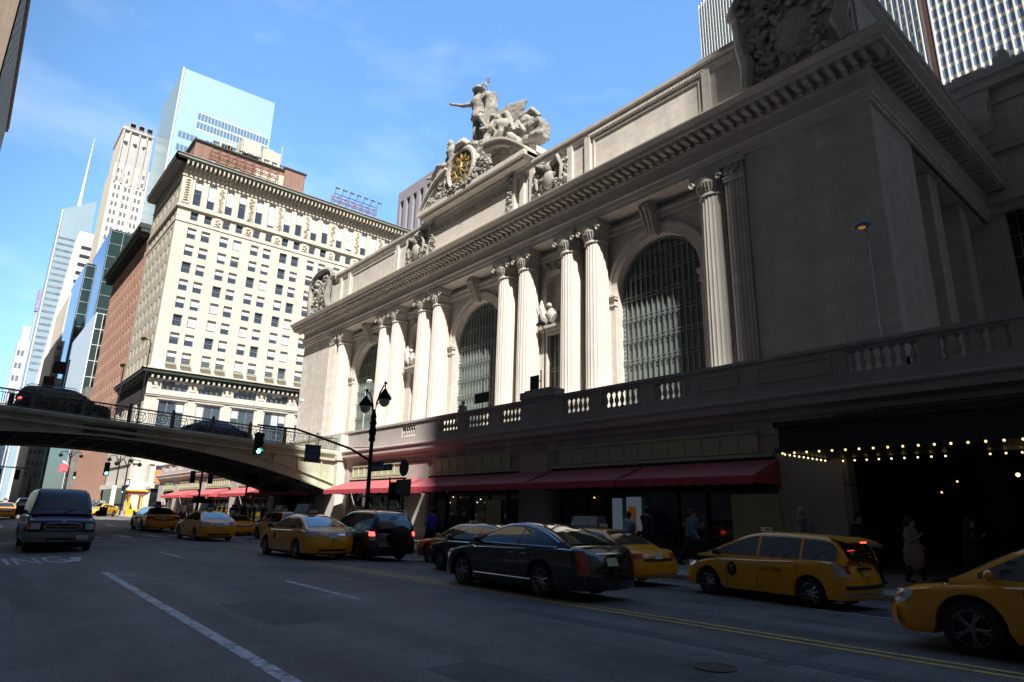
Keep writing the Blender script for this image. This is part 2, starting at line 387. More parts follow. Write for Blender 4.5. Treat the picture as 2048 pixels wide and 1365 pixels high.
def strip(mb, p0, p1, w, lift=.004, n=12):
    p0 = Vector(p0); p1 = Vector(p1); d = (p1-p0).normalized(); q = Vector((-d.y, d.x))*w/2
    rows = []
    for i in range(n+1):
        c = p0.lerp(p1, i/n); a = c+q; b = c-q
        rows.append([(a.x,a.y,rz(a.x,a.y)+lift), (b.x,b.y,rz(b.x,b.y)+lift)])
    mb.grid(rows)
yl = MB()
strip(yl, (-21.5,9.14), (40,9.14), .11); strip(yl, (-21.5,8.88), (40,8.88), .11)
strip(yl, (-120,9.14), (-60,9.14), .12); strip(yl, (-120,8.88), (-60,8.88), .12)
struct(yl.build('centre_line_marking', YLINE))
wl = MB()
strip(wl, (-20.4,3.47), (2.0,2.66), .17, n=20)
strip(wl, (-19.0,3.95), (-19.0,3.2), .10, n=2)
for a, b in ((-15.5,-11.7), (-27.7,-24.0), (-3.5,.5)): strip(wl, (a,6.36), (b,6.27), .10, n=3)
for a, b in ((-14,-11),(-6.2,-3.6),(-24,-21)): strip(wl, (a,12.9), (b,12.9), .10, n=3)
# worn crossing bars by the viaduct
for i in range(13):
    y = -2.2+i*1.42
    strip(wl, (-43.6,y), (-40.2,y), .42, n=3)
strip(wl, (-37.6,-3), (-37.6,8.7), .35, n=8)
for i in range(10):
    strip(wl, (-60.5,-2+i*1.7), (-57.6,-2+i*1.7), .45, n=2)
strip(wl, (-26.6,3.62), (-24.6,3.35), .3, n=2)
struct(wl.build('lane_marking', WLINE))
# painted word on the asphalt in front of the van (reads from the east)
tm = Matrix.Translation((-25.8, 2.35, rz(-25.8,2.35)+.006)) @ Matrix(((0,1,0,0),(1,0,0,0),(0,0,1,0),(0,0,0,1)))
def road_word(body, x, y, lx, ly):
    cu = bpy.data.curves.new('w', 'FONT'); cu.body = body; cu.size = 1; cu.align_x = 'CENTER'; cu.align_y = 'CENTER'
    t = bpy.data.objects.new('w', cu); COL.objects.link(t); bpy.context.view_layer.update()
    me = bpy.data.meshes.new_from_object(t.evaluated_get(bpy.context.evaluated_depsgraph_get())); bpy.data.objects.remove(t)
    bm = bmesh.new(); bm.from_mesh(me)
    for v in bm.verts:
        a, b = v.co.x, v.co.y
        X = x - b*lx; Y = y + a*ly
        v.co = (X, Y, rz(X,Y)+.005)
    bm.to_mesh(me); bm.free(); me.materials.append(WLINE)
    o = bpy.data.objects.new('road_lettering', me); COL.objects.link(o); return struct(o)
road_word('ING', -25.6, 2.45, 4.0, .98)
# repair patches in the carriageway
PATCH = mat('patched_asphalt', (.084,.078,.074), .85, var=.35, vscale=14, bump=.3); PATCH2 = mat('pale_patched_asphalt', (.12,.11,.104), .88, var=.3, vscale=12, bump=.3)
def quadpatch(mb, x0, x1, y0, y1, lift=.003):
    mb.grid([[(x, y, rz(x,y)+lift) for y in (y0, (y0+y1)/2, y1)] for x in (x0, (x0+x1)/2, x1)])
pm = MB()
for a in ((-12.6,-9.9,4.0,5.1),(-4.2,-3.9,-4,8.6),(-17.4,-17.2,-4,8.7),(-19.5,-16.8,7.2,8.3),(-33,-30.5,4.6,6.0),(-6.4,-2.2,4.3,5.0),(-24,-14,1.2,1.75),(-9,8,7.6,7.95)): quadpatch(pm, *a)
struct(pm.build('road_patch', PATCH))
pm = MB()
for a in ((-15.2,-13.4,4.9,5.9),(-23,-21,5.4,6.1),(-9.2,-6.9,10.2,11.2),(-28.5,-26.8,7.6,8.4)): quadpatch(pm, *a)
struct(pm.build('road_patch', PATCH2))
# manhole covers
for x, y in ((-4.4,6.8),(-31,6.0)):
    mb = MB(); mb.lathe(x, y, [(.24,0),(.24,.004),(.20,.004),(.20,.002),(.02,.002)], 28, z0=rz(x,y)+.003)
    tag(mb.build('manhole_cover', mat('cast_iron', (.03,.03,.032), .6, .3, var=.3, vscale=20)), 'round iron manhole cover set in the asphalt near the yellow line' if x > -10 else 'small round manhole cover far ahead in the eastbound lane', 'manhole cover')

# ---------------------------------------------------------------- the station
T = thing('railway_terminal', 'long limestone railway terminal with fluted columns, three arched windows and red awnings', 'station', (-47,34,0))
XW, XE, YF = -85.8, -10.5, 34.4
PIERS = [(-101,-98), (-92.6,-90.4), (-81.4,-79.1), (-70.2,-67.9), (-59,-56.6), (-49.6,-43.8), (-36,-33.4), (-25.1,-22.7), (-11.3,-8.9)]
# base wall with shop openings
mb = MB()
holes = []
for (a, b), (c, d) in zip(PIERS[:-1], PIERS[1:]): holes.append((b+101, c+101, 0.0, 3.9))
holes.append((-8.9+101, 5+101, 0.0, 4.1)); holes.append((6.5+101, 13+101, 0.0, 4.1))
holewall(mb, (-101,22,-.15), (1,0,0), (0,0,1), (0,-1,0), 116, 5.75, holes, .55)
mb.build('base_wall', GRAN, T)
mb = MB()
prof = [(0,5.05),(.10,5.08),(.10,5.25),(.22,5.32),(.42,5.38),(.42,5.62),(.5,5.72),(.5,5.80),(.12,5.9),(.12,6.1),(0.0,6.12)]
mb.grid([[(-101.5,22-o,z),(15,22-o,z)] for o, z in prof]); mb.build('base_cornice', GRANP, T)
mb = MB()
for a, b in PIERS:
    mb = MB(); mb.box(a-.12, b+.12, 21.84, 22.0, -.3, .75); mb.box(a+.15, b-.15, 21.93, 22.0, .74, 4.6); mb.build('pier_plinth', GRANP, T)
mb = MB(); mb.box(-101,15,22.06,36.5,5.6,5.9); mb.build('terrace', GRANP, T)
# transom panels and storefronts
for i, ((a, b), (c, d)) in enumerate(zip(PIERS[:-1], PIERS[1:])):
    mb = MB(); x0, x1 = b, c
    if x1-x0 < 2: continue
    mb.box(x0+.05, x1-.05, 21.86, 22.0, 3.74, 3.86)
    mb.box(x0+.6, x1-.6, 21.92, 21.998, 3.95, 4.62)
    n = max(2, int((x1-x0-1.2)/.75)); w = (x1-x0-1.2)/n
    for k in range(n+1): mb.box(x0+.6+k*w-.035, x0+.6+k*w+.035, 21.87, 21.917, 3.99, 4.58)
    mb.box(x0+.56, x1-.56, 21.85, 21.918, 4.62, 4.72); mb.box(x0+.56, x1-.56, 21.87, 21.918, 3.9, 3.97)
    mb.build('transom_panel', GREEND, T)
    sf = MB(); sf.box(x0, x1, 22.56, 22.62, -.2, 3.9, 0)
    k = x0+.1
    rn = random.Random(i)
    while k < x1-.3:
        sf.box(k-.05, k+.05, 22.46, 22.557, -.1, 3.88, 1); k += rn.choice([1.35,1.6,2.2])
    sf.box(x0, x1, 22.44, 22.455, 2.55, 2.68, 1); sf.box(x0, x1, 22.44, 22.455, -.1, .35, 1)
    fr = sf.build('storefront', [GLASSD, mat('dark_bronze_frame', (.045,.042,.035), .5, metal=.3) if 'dark_bronze_frame' not in MATS else MATS['dark_bronze_frame']], T)
# interior displays behind some panes
PANA = mat('display_cream', (.075,.07,.05), .8, emit=(.5,.46,.28), es=.008, var=.5, vscale=1.5)
PANB = mat('display_blue_screen', (.1,.12,.16), .5, emit=(.35,.45,.6), es=.07, var=.6, vscale=2)
PANC = mat('display_orange', (.2,.08,.03), .6, emit=(.7,.28,.06), es=.04, var=.5, vscale=4)
for x0, x1, z0, z1, mm, nm in ((-13.4,-11.5,.5,2.45,PANA,'shop_display'), (-19.25,-18.7,1.0,2.35,PANB,'lit_screen'), (-18.45,-17.65,1.0,2.4,PANB,'lit_screen'), (-18.3,-17.9,.9,2.0,PANC,'shop_display'),
        (-22.3,-20.9,.3,2.4,mat('display_olive', (.05,.048,.036),.8,var=.5,vscale=2),'shop_display'), (-20.5,-19.7,.2,2.5,MATS['display_olive'],'shop_display'), (-28.2,-27.0,.5,2.3,PANA,'shop_display'), (-26.5,-25.6,.8,2.4,MATS['display_olive'],'shop_display'), (-31,-29.6,.4,2.4,MATS['display_olive'],'shop_display')):
    q = MB(); q.box(x0, x1, 22.42 if mm is not PANC else 22.36, 22.438 if mm is not PANC else 22.41, z0, z1); q.build(nm, mm, T)
# interior glow points
ip = MB()
rn = random.Random(3)
for k in range(14): ip.ball((rn.uniform(-8.3,4.5), rn.uniform(24.5,29), rn.uniform(2.4,3.5)), .035, 6, 4)
for x, z in ((-10.7+6,2.95),(-4.2,2.95),(-3.9,2.9)): ip.ball((x,23.2,z), .06, 6, 4)
for x in (-31.5,-31.2,-28.9,-28.6,-24.6,-20.2): ip.ball((x,22.3,2.3+.2*sin(x*9)), .03, 6, 4)
ip.build('interior_lights', BULB, T)
mb = MB(); mb.box(-9.3, 15, 31, 31.1, -.5, 5.5); mb.box(-9.0,-8.92,22.6,31,0,5.5); mb.box(-9,13,22.6,31,4.3,4.4)
for x in (-5.6,-2.2,1.2,4.6): mb.box(x-.3,x+.3,24.4,24.9,0,4.3)
for x in (-8,-7,-6,-4.6,-3.6,-2.8,-1.2,-.2,.8): mb.box(x-.04,x+.04,26.9,27,0,2.6)
mb.build('entrance_hall', DARKIN, T)
mb = MB(); mb.box(-9.3,15,22.28,31,-.4,.16); mb.build('hall_floor', mat('hall_floor_stone', (.14,.13,.12), .7), T)

# balustrade
BG = [(-32.5,-30.6),(-29.9,-27.7),(-26.8,-25.0),(-21.9,-20.1),(-19.4,-17.2),(-16.4,-14.7),(-8.5,-6.4),(-5.8,-4.0),(-3.4,-1.2),(-.6,1.6),(2.2,4.4),(-36.9,-35.2)]
x = -100
while x < -58: BG.append((x+.6, x+3.0)); x += 3.6
mb = MB(); hs = [(a+101, b+101, .25, 1.0) for a, b in BG]
for Y, N in ((21.98,(0,-1,0)),): holewall(mb, (-101,Y,6.08), (1,0,0), (0,0,1), N, 116, 1.12, hs, .32)
mb.face([(-101,22.30,6.0),(15,22.30,6.0),(15,22.30,6.33),(-101,22.30,6.33)])
bs = sorted(BG); p = -101
for a, b in bs+[(15,15)]:
    mb.face([(p,22.302,6.33),(a,22.302,6.33),(a,22.302,7.08),(p,22.302,7.08)]); p = b
mb.build('parapet_wall', GRANP, T)
mb = MB(); mb.box(-101, 15, 21.90, 22.42, 7.2, 7.34); mb.box(-24.9,-22.3,21.8,22.5,7.35,7.72); mb.box(-24.6,-22.6,21.86,22.44,7.72,7.8)
for a, b in ((-14.5,-12.3),(-12.0,-8.8)): mb.box(a+.2,b-.2,21.94,21.978,6.4,6.5); mb.box(a+.2,b-.2,21.94,21.978,6.95,7.05); mb.box(a+.2,a+.3,21.94,21.978,6.5,6.95); mb.box(b-.3,b-.2,21.94,21.978,6.5,6.95)
mb.build('parapet_coping', GRANP, T)
bal = MB()
bprof = [(.10,0),(.10,.06),(.055,.09),(.05,.14),(.10,.26),(.105,.34),(.07,.48),(.045,.58),(.05,.64),(.09,.67),(.09,.75)]
bal.lathe(0, 0, bprof, 10)
bmesh_me = bal.mesh('baluster', GRANP, smooth=40)
cnt = 0; rest = MB()
for a, b in sorted(BG, key=lambda q: -q[0]):
    n = max(4, int(round((b-a)/.30)))
    for k in range(n):
        X = a+(k+.5)*(b-a)/n; cnt += 1
        if cnt <= 100:
            o = bpy.data.objects.new('baluster', bmesh_me); COL.objects.link(o); o.parent = T; o.location = (X+47, 22.14-34, 6.33)
        else: rest.add(bal, Matrix.Translation((X,22.14,6.33)))
rest.build('baluster_row', GRANP, T, smooth=40, kind='stuff')

# ---- upper storey
ACX = [-26.2, -47.35, -68.9]; AR = 3.72; ZS = 17.9; YW = 35.9; YG = 36.65; ZB = 5.9; ZT = 23.95
NX = [-36.6, -58.2]
mb = MB()
def rect(x0, x1, z0, z1, y=YW): mb.face([(x0,y,z0),(x1,y,z0),(x1,y,z1),(x0,y,z1)])
def archwall(x0, x1, cx, r, z0, zs, zt, zsill, dep, y=YW):
    rect(x0, cx-r, z0, zt, y); rect(cx+r, x1, z0, zt, y)
    if zsill > z0: rect(cx-r, cx+r, z0, zsill, y)
    n = 28; P = [(cx+r*cos(pi*i/n), zs+r*sin(pi*i/n)) for i in range(n+1)]
    for (a, b), (c, d) in zip(P[:-1], P[1:]):
        mb.face([(a,y,b),(c,y,d),(c,y,zt),(a,y,zt)]); mb.face([(a,y,b),(c,y,d),(c,y+dep,d),(a,y+dep,b)])
    for sx in (-1,1): mb.face([(cx+sx*r,y,zsill),(cx+sx*r,y,zs),(cx+sx*r,y+dep,zs),(cx+sx*r,y+dep,zsill)])
    mb.face([(cx-r,y,zsill),(cx+r,y,zsill),(cx+r,y+dep,zsill),(cx-r,y+dep,zsill)])
edges = [-76, -63.0, -53.4, -41.7, -31.5, -18.2]
archwall(-76, -63.0, ACX[2], AR, ZB, ZS, ZT, 9.0, .8)
archwall(-53.4, -41.7, ACX[1], AR, ZB, ZS, ZT, 9.0, .8)
archwall(-31.5, -18.2, ACX[0], AR, ZB, ZS, ZT, 9.0, .8)
for a, b, cx in ((-63.0,-53.4,NX[1]), (-41.7,-31.5,NX[0])):
    archwall(a, b, cx, 1.15, 16.9, 20.6, ZT, 17.5, .7)
    rect(a, cx-1.0, ZB, 16.9); rect(cx+1.0, b, ZB, 16.9); rect(cx-1, cx+1, ZB, 9.6); rect(cx-1, cx+1, 16.3, 16.9)
    for s in (-1,1): mb.face([(cx+s,YW,9.6),(cx+s,YW,16.3),(cx+s,YW+.6,16.3),(cx+s,YW+.6,9.6)])
    mb.face([(cx-1,YW,16.3),(cx+1,YW,16.3),(cx+1,YW+.6,16.3),(cx-1,YW+.6,16.3)])
    mb.face([(cx-1.2,YW+.7,17.4),(cx+1.2,YW+.7,17.4),(cx+1.2,YW+.7,22),(cx-1.2,YW+.7,22)])
mb.build('portico_wall', LIME, T)
mb = MB()
mb.box(XW, -75.6, YF, 57, ZB, 23.93); mb.build('corner_pier', LIME, T)
mb = MB(); mb.box(-18.0, XE, YF, 40.6, ZB, 23.93); mb.box(-18.0, -12.2, 40.6, 57, ZB, 23.93)
mb.box(-12.2, -11.0, 45.0, 46.8, ZB, 23.9); mb.box(-12.2, -11.0, 51.5, 53.3, ZB, 23.9)
mb.build('corner_pier', LIME, T)
mb = MB(); mb.box(-85.6,-10.7,34.45,57,23.97,27.4); mb.box(-85.55,-10.75,34.46,57,27.4,31.6); mb.build('attic_wall', LIME, T)
mb = MB()
mb.box(-18.05,-10.3,34.15,34.4,5.9,9.4); mb.box(-10.5,-10.25,34.15,40.8,5.9,9.4); mb.build('wall_plinth', LIMEP, T); mb = MB(); mb.box(-86,-75.5,34.15,34.4,5.9,9.4); mb.build('wall_plinth', LIMEP, T)
for cx in (-20.7,-32.55,-40.55,-54.0,-62.3,-74.4): 
    w = 1.35 if cx in (-20.7,-74.4) else 2.75
    mb = MB(); mb.box(cx-w, cx+w, 33.75, 35.9, 5.9, 9.75); mb.build('column_pedestal', LIMEP, T)
# archivolts, imposts, keystones
for cx in ACX:
    mb = MB()
    for r0, r1, d in ((AR, AR+.55, .10), (AR+.55, AR+.85, .2)):
        n = 32; A = [(cx+r0*cos(pi*i/n), ZS+r0*sin(pi*i/n)) for i in range(n+1)] + [(cx+r1*cos(pi*i/n), ZS+r1*sin(pi*i/n)) for i in range(n, -1, -1)]
        for i in range(n):
            q = [(cx+r0*cos(pi*i/n), ZS+r0*sin(pi*i/n)), (cx+r0*cos(pi*(i+1)/n), ZS+r0*sin(pi*(i+1)/n)), (cx+r1*cos(pi*(i+1)/n), ZS+r1*sin(pi*(i+1)/n)), (cx+r1*cos(pi*i/n), ZS+r1*sin(pi*i/n))]
            mb.face([(a,YW-d,b) for a, b in q]); 
            for (a, b), (c, e) in ((q[0],q[1]), (q[3],q[2])): mb.face([(a,YW-d,b),(c,YW-d,e),(c,YW,e),(a,YW,b)])
    for s in (-1,1):
        x0 = cx+s*AR; x1 = cx+s*(AR+.95)
        mb.box(x0, x1, YW-.22, YW, 9.3, 17.0)
        mb.box(x0-s*.06, x1+s*.05, YW-.34, YW, 17.0, 17.14); mb.box(x0-s*.02, x1, YW-.28, YW, 17.14, 17.5); mb.box(x0-s*.12, x1+s*.1, YW-.42, YW, 17.5, 17.68); mb.box(x0-s*.16, x1+s*.12, YW-.5, YW, 17.68, 17.86)
    mb.build('archivolt', LIMEP, T)
for cx in ACX:
    k = MB()
    k.prism([(0,21.45),(.42,21.5),(.55,22.0),(.75,22.6),(1.0,23.3),(1.15,23.9),(0,23.9)], lambda u, v, w: (cx+w*(.8+.2*(v-21.4)/2.5), YW-u, v), -.5, .5)
    for s in (-.35,0,.35): k.path([(cx+s*.9, YW-.45, 21.7),(cx+s*.95,YW-.7,22.4),(cx+s,YW-1.05,23.2),(cx+s,YW-1.2,23.7)], [.09,.1,.12,.14], 6)
    k.ball((cx,YW-.95,23.55), .34, 8, 6); k.build('keystone', LIMED, T, smooth=50)
mb = MB(); mb.box(-75.6,-18.0,YW-.35,YW,22.75,23.1); mb.box(-75.6,-18.0,YW-.5,YW,23.1,23.3)
mb.build('wall_moulding', LIMED, T)
# glazing and bronze grilles
for cx in ACX:
    g = MB(); n = 24
    g.face([(cx-AR-.05,YG,8.8),(cx+AR+.05,YG,8.8)]+[(cx+(AR+.05)*cos(pi*i/n),YG,ZS+(AR+.05)*sin(pi*i/n)) for i in range(n+1)])
    arch = g.build('arched_window', mat('curtained_glass', (.17,.185,.175), .35, var=.45, vscale=.7) if 'curtained_glass' not in MATS else MATS['curtained_glass'], T)
    g = MB()
    def top(x): return ZS+sqrt(max(0, AR**2-(x-cx)**2))
    nx = 16
    for i in range(1, nx):
        x = cx-AR+2*AR*i/nx; w = .075 if i % 4 else .11
        g.box(x-w/2, x+w/2, YG-.16, YG-.01, 9.0, top(x)-.03)
    z = 9.25
    while z < ZS+AR-.3:
        hw = AR if z < ZS else sqrt(max(.01, AR**2-(z-ZS)**2))
        for dz in (0,.26): 
            hw2 = AR if z+dz < ZS else sqrt(max(.01, AR**2-(z+dz-ZS)**2))
            g.box(cx-hw2+.02, cx+hw2-.02, YG-.20, YG-.17, z+dz-.035, z+dz+.035)
        z += 1.62
    for i in range(40):
        a = pi*i/40; b = pi*(i+1)/40
        g.path([(cx+(AR-.12)*cos(a),YG-.12,ZS+(AR-.12)*sin(a)),(cx+(AR-.12)*cos(b),YG-.12,ZS+(AR-.12)*sin(b))], .09, 5)
    for s in (-1,1):
        g.box(cx+s*(AR-.02), cx+s*(AR-.26), YG-.1, YG-.02, 9.0, ZS)
        z = 9.2
        while z < ZS: g.ball((cx+s*(AR-.14),YG-.12,z), .07, 6, 4); z += .33
    g.build('window_grille', BRONZE, arch)
for cx in NX:
    g = MB(); g.face([(cx-1,YG-.2,9.6),(cx+1,YG-.2,9.6),(cx+1,YG-.2,16.3),(cx-1,YG-.2,16.3)])
    nw = g.build('narrow_window', MATS['curtained_glass'], T)
    g = MB()
    for i in range(0,5): x = cx-.9+.45*i; g.box(x-.04,x+.04,YG-.33,YG-.21,9.6,16.3)
    z = 9.9
    while z < 16.2: g.box(cx-.98,cx+.98,YG-.36,YG-.335,z-.035,z+.035); g.box(cx-.98,cx+.98,YG-.36,YG-.335,z+.2,z+.27); z += 1.62
    g.build('window_grille', BRONZE, nw)
    o = MB(); o.box(cx-1.35,cx+1.35,YW-.55,YW,16.45,16.62); o.box(cx-1.5,cx+1.5,YW-.75,YW,16.62,16.85); o.box(cx-1.2,cx+1.2,YW-.3,YW,16.2,16.45)
    for s in (-1,1):
        o.path([(cx+s*.2,YW-.5,17.1),(cx+s*.8,YW-.55,17.6),(cx+s*1.15,YW-.5,18.5),(cx+s*1.3,YW-.4,19.3)], [.35,.33,.25,.08], 7)
        for k in range(6): o.path([(cx+s*(.5+.12*k),YW-.6,17.2+.15*k),(cx+s*(.75+.14*k),YW-.75,17.9+.24*k)], [.1,.03], 5)
    o.ball((cx,YW-.55,17.7), .5, 8, 6, sc=(1,.7,1.3)); o.ball((cx,YW-.75,18.5), .25, 8, 6)
    scroll_blobs(o, cx-1.1, cx+1.1, 16.95, 17.5, YW-.45, 16, .2, int(-cx), dep=.35)
    scroll_blobs(o, cx-1.2, cx+1.2, 22.0, 22.7, YW-.05, 22, .22, int(-cx)+1, dep=.3)
    n=20
    for i in range(n): o.path([(cx+1.3*cos(pi*i/n),YW-.05,20.6+1.3*sin(pi*i/n)),(cx+1.3*cos(pi*(i+1)/n),YW-.05,20.6+1.3*sin(pi*(i+1)/n))], .14, 6)
    o.build('niche_carving', LIMED, T, smooth=50)
# columns
COLX = [-20.75,-31.25,-33.95,-39.2,-41.95,-52.65,-55.45,-60.9,-63.75,-74.3]
sh = MB(); NF = 22
def flute(t): 
    k = (t*NF/(2*pi)) % 1
    return 1-.055*max(0, sin(pi*k))**.8 if .12 < k < .88 else 1.0
prof = [(1.0,.0),(1.0,1.5),(.985,4),(.955,7),(.915,10),(.88,11.7)]
sh.lathe(0,0,prof, NF*6, fr=flute)
sh.lathe(0,0,[(.9,11.72),(.96,11.76),(.96,11.9),(.88,11.95),(.88,12.0)], 40)
me_sh = sh.mesh('column', COLST, smooth=25)
cp = MB(); cp.lathe(0,0,[(.86,12.0),(.9,12.2),(.98,12.45),(1.12,12.62),(1.12,12.7)], 32)
for i in range(28):
    a = 2*pi*i/28; cp.path([(.88*cos(a),.88*sin(a),12.05),(.98*cos(a),.98*sin(a),12.35),(1.12*cos(a),1.12*sin(a),12.6)], [.06,.07,.05], 5)
cp.lathe(0,0,[(1.08,12.7),(1.1,12.95),(1.14,13.05)],28); cp.box(-1.14,1.14,-1.06,1.1,13.08,13.5); cp.box(-1.06,1.06,-1.0,1.04,13.0,13.08)
for sx in (-1,1):
    for sy in (-1,1):
        n = 10; cp.path([(sx*(1.0+.2*cos(2*pi*i/n*1.0)*(1-i/n*.5)), sy*(1.02), 12.72+.24*sin(2*pi*i/n)*(1-i/n*.5)) for i in range(n+1)], .09, 5)
me_cp = cp.mesh('capital', LIMED, smooth=45)
bp = MB(); bp.lathe(0,0,[(1.36,-.42),(1.36,-.28),(1.28,-.2),(1.16,-.17),(1.16,-.13),(1.22,-.06),(1.1,.0),(1.02,.06)], 36); bp.box(-1.38,1.38,-1.2,1.2,-.6,-.42)
me_bp = bp.mesh('column_base', LIMEP, smooth=40)
for X in COLX:
    o = bpy.data.objects.new('column', me_sh); COL.objects.link(o); o.parent = T; o.location = (X+47, 35.15-34, 10.4); OFF[o.name] = (0,0,0)
    for n_, me in (('capital', me_cp), ('column_base', me_bp)):
        q = bpy.data.objects.new(n_, me); COL.objects.link(q); q.parent = o
        if n_ == 'capital': q.scale = (1,1,1.0)
# pilasters
for x0, x1 in ((-19.4,-18.05),(-77.2,-75.55)):
    p = MB(); w = x1-x0; yf = 34.28
    p.box(x0,x1,yf+.06,35.9,9.4,23.9)
    n = 5
    for i in range(n+1): p.box(x0+i*w/n-.05 if i else x0, x0+i*w/n+.05 if i < n else x1, yf, yf+.058, 9.9, 22.5)
    pl = p.build('pilaster', LIME, T)
    c = MB(); c.box(x0-.1,x1+.1,yf-.1,35.8,22.75,22.85); c.box(x0-.05,x1+.05,yf-.06,35.8,22.5,22.75); c.box(x0-.2,x1+.2,yf-.2,35.8,23.6,23.93); scroll_blobs(c,x0,x1,22.95,23.5,yf,16,.2,int(-x0)); c.box(x0,x1,yf,35.8,22.85,23.6)
    c.build('capital', LIMED, pl)
# entablature swept round three sides
mb = MB()
sweep(mb, [(0,23.9),(.16,23.9),(.16,24.2),(.24,24.22),(.24,24.58),(.34,24.68),(.34,24.82),(.16,24.86),(.16,25.7),(.26,25.78),(.3,25.95),(.36,26.38),(1.5,26.40),(1.5,26.74),(1.6,26.82),(1.8,27.02),(1.82,27.12),(0.0,27.62)], XW, XE, YF, 57)
mb.face([(-76,34.2,23.905),(-18,34.2,23.905),(-18,35.9,23.905),(-76,35.9,23.905)])
mb.build('entablature', LIMEP, T)
mb = MB(); x = -87.0
while x < -9.2: mb.box(x, x+.3, YF-1.38, YF-.32, 26.04, 26.39); mb.box(x+.02, x+.28, YF-.62, YF-.32, 25.86, 26.08); x += .64
y = 34.4
while y < 56: mb.box(XE+.32, XE+1.38, y, y+.3, 26.04, 26.39); y += .64
mb.build('modillions', LIMED, T)
# attic parapet
mb = MB()
sweep(mb, [(0,27.6),(.12,27.62),(.12,28.0),(.02,28.1),(.02,31.3),(.12,31.4),(.26,31.62),(.26,31.9),(.4,32.0),(.42,32.25),(.05,32.5)], XW, XE, YF, 57)
mb.face([(XW,34.4,32.48),(XE,34.4,32.48),(XE,57,32.48),(XW,57,32.48)])
for xs_ in (-17.8,-20.2,-31.2,-33.2,-37.9,-53.6+14.4,-54.4,-58.7,-61.0,-73.0,-75.4): mb.box(xs_-.28, xs_+.28, 34.12, 34.4, 28.0, 31.45)
for a, b in ((-30.9,-20.5),(-72.7,-61.4)):
    mb.box(a+.25,b-.25,34.28,34.379,28.35,28.47); mb.box(a+.25,b-.25,34.28,34.379,31.0,31.12); mb.box(a+.25,a+.37,34.28,34.379,28.47,31.0); mb.box(b-.37,b-.25,34.28,34.379,28.47,31.0)
x = -31
while x < -20.4: mb.box(x,x+.09,34.1,34.28,31.45,31.6); x += .2
mb.box(-20.6,-11.2,34.0,34.4,32.0,32.35)
mb.build('attic_parapet', LIME, T)
for cx in (-35.5,-56.5):
    mb = MB(); scroll_blobs(mb,cx-1.9,cx+1.9,28.3,31.2,34.3,70,.42,int(-cx),dep=.55)
    mb.ball((cx,33.95,30.4),.5,9,7,sc=(1,.7,1.15)); mb.ball((cx,33.95,29.3),.75,9,7,sc=(.9,.5,1.2))
    for s in (-1,1): mb.path([(cx+s*.4,33.9,30.6),(cx+s*1.2,33.8,31.0),(cx+s*1.6,33.9,30.0),(cx+s*1.4,33.9,28.8)],[.25,.22,.2,.12],7)
    mb.build('carved_relief', STAT, T, smooth=50)
for cx in (-53.2,-40.6): mb = MB(); scroll_blobs(mb,cx-.35,cx+.35,27.9,31.9,34.0,34,.26,int(-cx),dep=.4); mb.build('carved_drop', STAT, T, smooth=50)
# corner cartouches
for cx, sc_, sd_ in ((-80.3,1.0,21),(-13.9,1.28,22)):
    c = MB(); z0 = 27.7; h = 4.6*sc_ if sc_ > 1.1 else 4.3; w = 3.0 if sc_ < 1.1 else 3.3
    c.box(cx-w,cx+w,33.9,35.4,z0,z0+h)
    n = 16; top_ = [(cx+(w+.45)*cos(pi*i/n), z0+h-.1+1.75*sc_*sin(pi*i/n)) for i in range(n+1)]
    c.prism([(cx-w-.4,z0+h-.1)]+top_[::-1][1:-1]+[(cx+w+.4,z0+h-.1)], lambda u,v,q:(u,q,v), 33.95, 35.3)
    for i in range(n): c.path([(top_[i][0],33.6,top_[i][1]),(top_[i+1][0],33.6,top_[i+1][1])], .34, 6)
    c.box(cx-w-.5,cx-w+.6,33.3,35.4,z0+h-.35,z0+h+.05); c.box(cx+w-.6,cx+w+.5,33.3,35.4,z0+h-.35,z0+h+.05)
    for s in (-1,1): c.path([(cx+s*(w-.2),33.6,z0+.2),(cx+s*(w-.5),33.4,z0+1.6),(cx+s*(w-.1),33.5,z0+3),(cx+s*(w+.1),33.4,z0+h-.4)], [.4,.5,.38,.3], 7)
    c.ball((cx,33.9,z0+2.6), 1.35, 12, 9, sc=(1,.4,1.35))
    scroll_blobs(c, cx-w+.4, cx+w-.4, z0+.3, z0+h+.7, 33.9, 90, .55, sd_, dep=.7)
    c.build('cartouche', STAT if sc_ < 1.1 else LIMED, T, smooth=50)
# centre attic, inscription, broken pediment, clock
mb = MB(); mb.box(-54.0,-40.0,33.95,34.45,27.7,32.1); mb.box(-53.2,-40.8,33.9,33.948,28.2,28.35); mb.box(-53.2,-40.8,33.9,33.948,31.75,31.9)
mb.box(-54.8,-37.9,33.2,35.4,32.1,32.45); mb.box(-55.1,-37.6,32.9,35.4,32.45,32.9); mb.box(-52.6,-39.6,34.6,37.6,32.9,35.6); mb.box(-51,-41.5,34.8,37.2,35.6,36.5)
def arc(x0, z0, x1, z1, bul, y0, y1, th):
    n = 12; P = []
    for i in range(n+1):
        t = i/n; P.append((x0+(x1-x0)*t, z0+(z1-z0)*t+bul*sin(pi*t)))
    mb.prism(P+[(a, b-th) for a, b in P[::-1]], lambda u,v,q:(u,q,v), y0, y1)
    mb.prism([(a, b+.22) for a, b in P]+[(a, b+.005) for a, b in P[::-1]], lambda u,v,q:(u,q,v), y0-.3, y1)
arc(-55.1,33.0,-50.2,36.3,.75,33.3,35,.5); arc(-37.6,33.0,-44.2,36.35,.8,33.3,35,.5)
mb.build('clock_pediment', LIMEP, T)
scr = frame((-47,33.93,30.6),(1,0,0),(0,0,1))
INS = mat('incised_letter', (.30,.28,.25), .9)
text_obj('inscription','GRAND CENTRAL TERMINAL', .95, INS, scr, T, depth=.012)
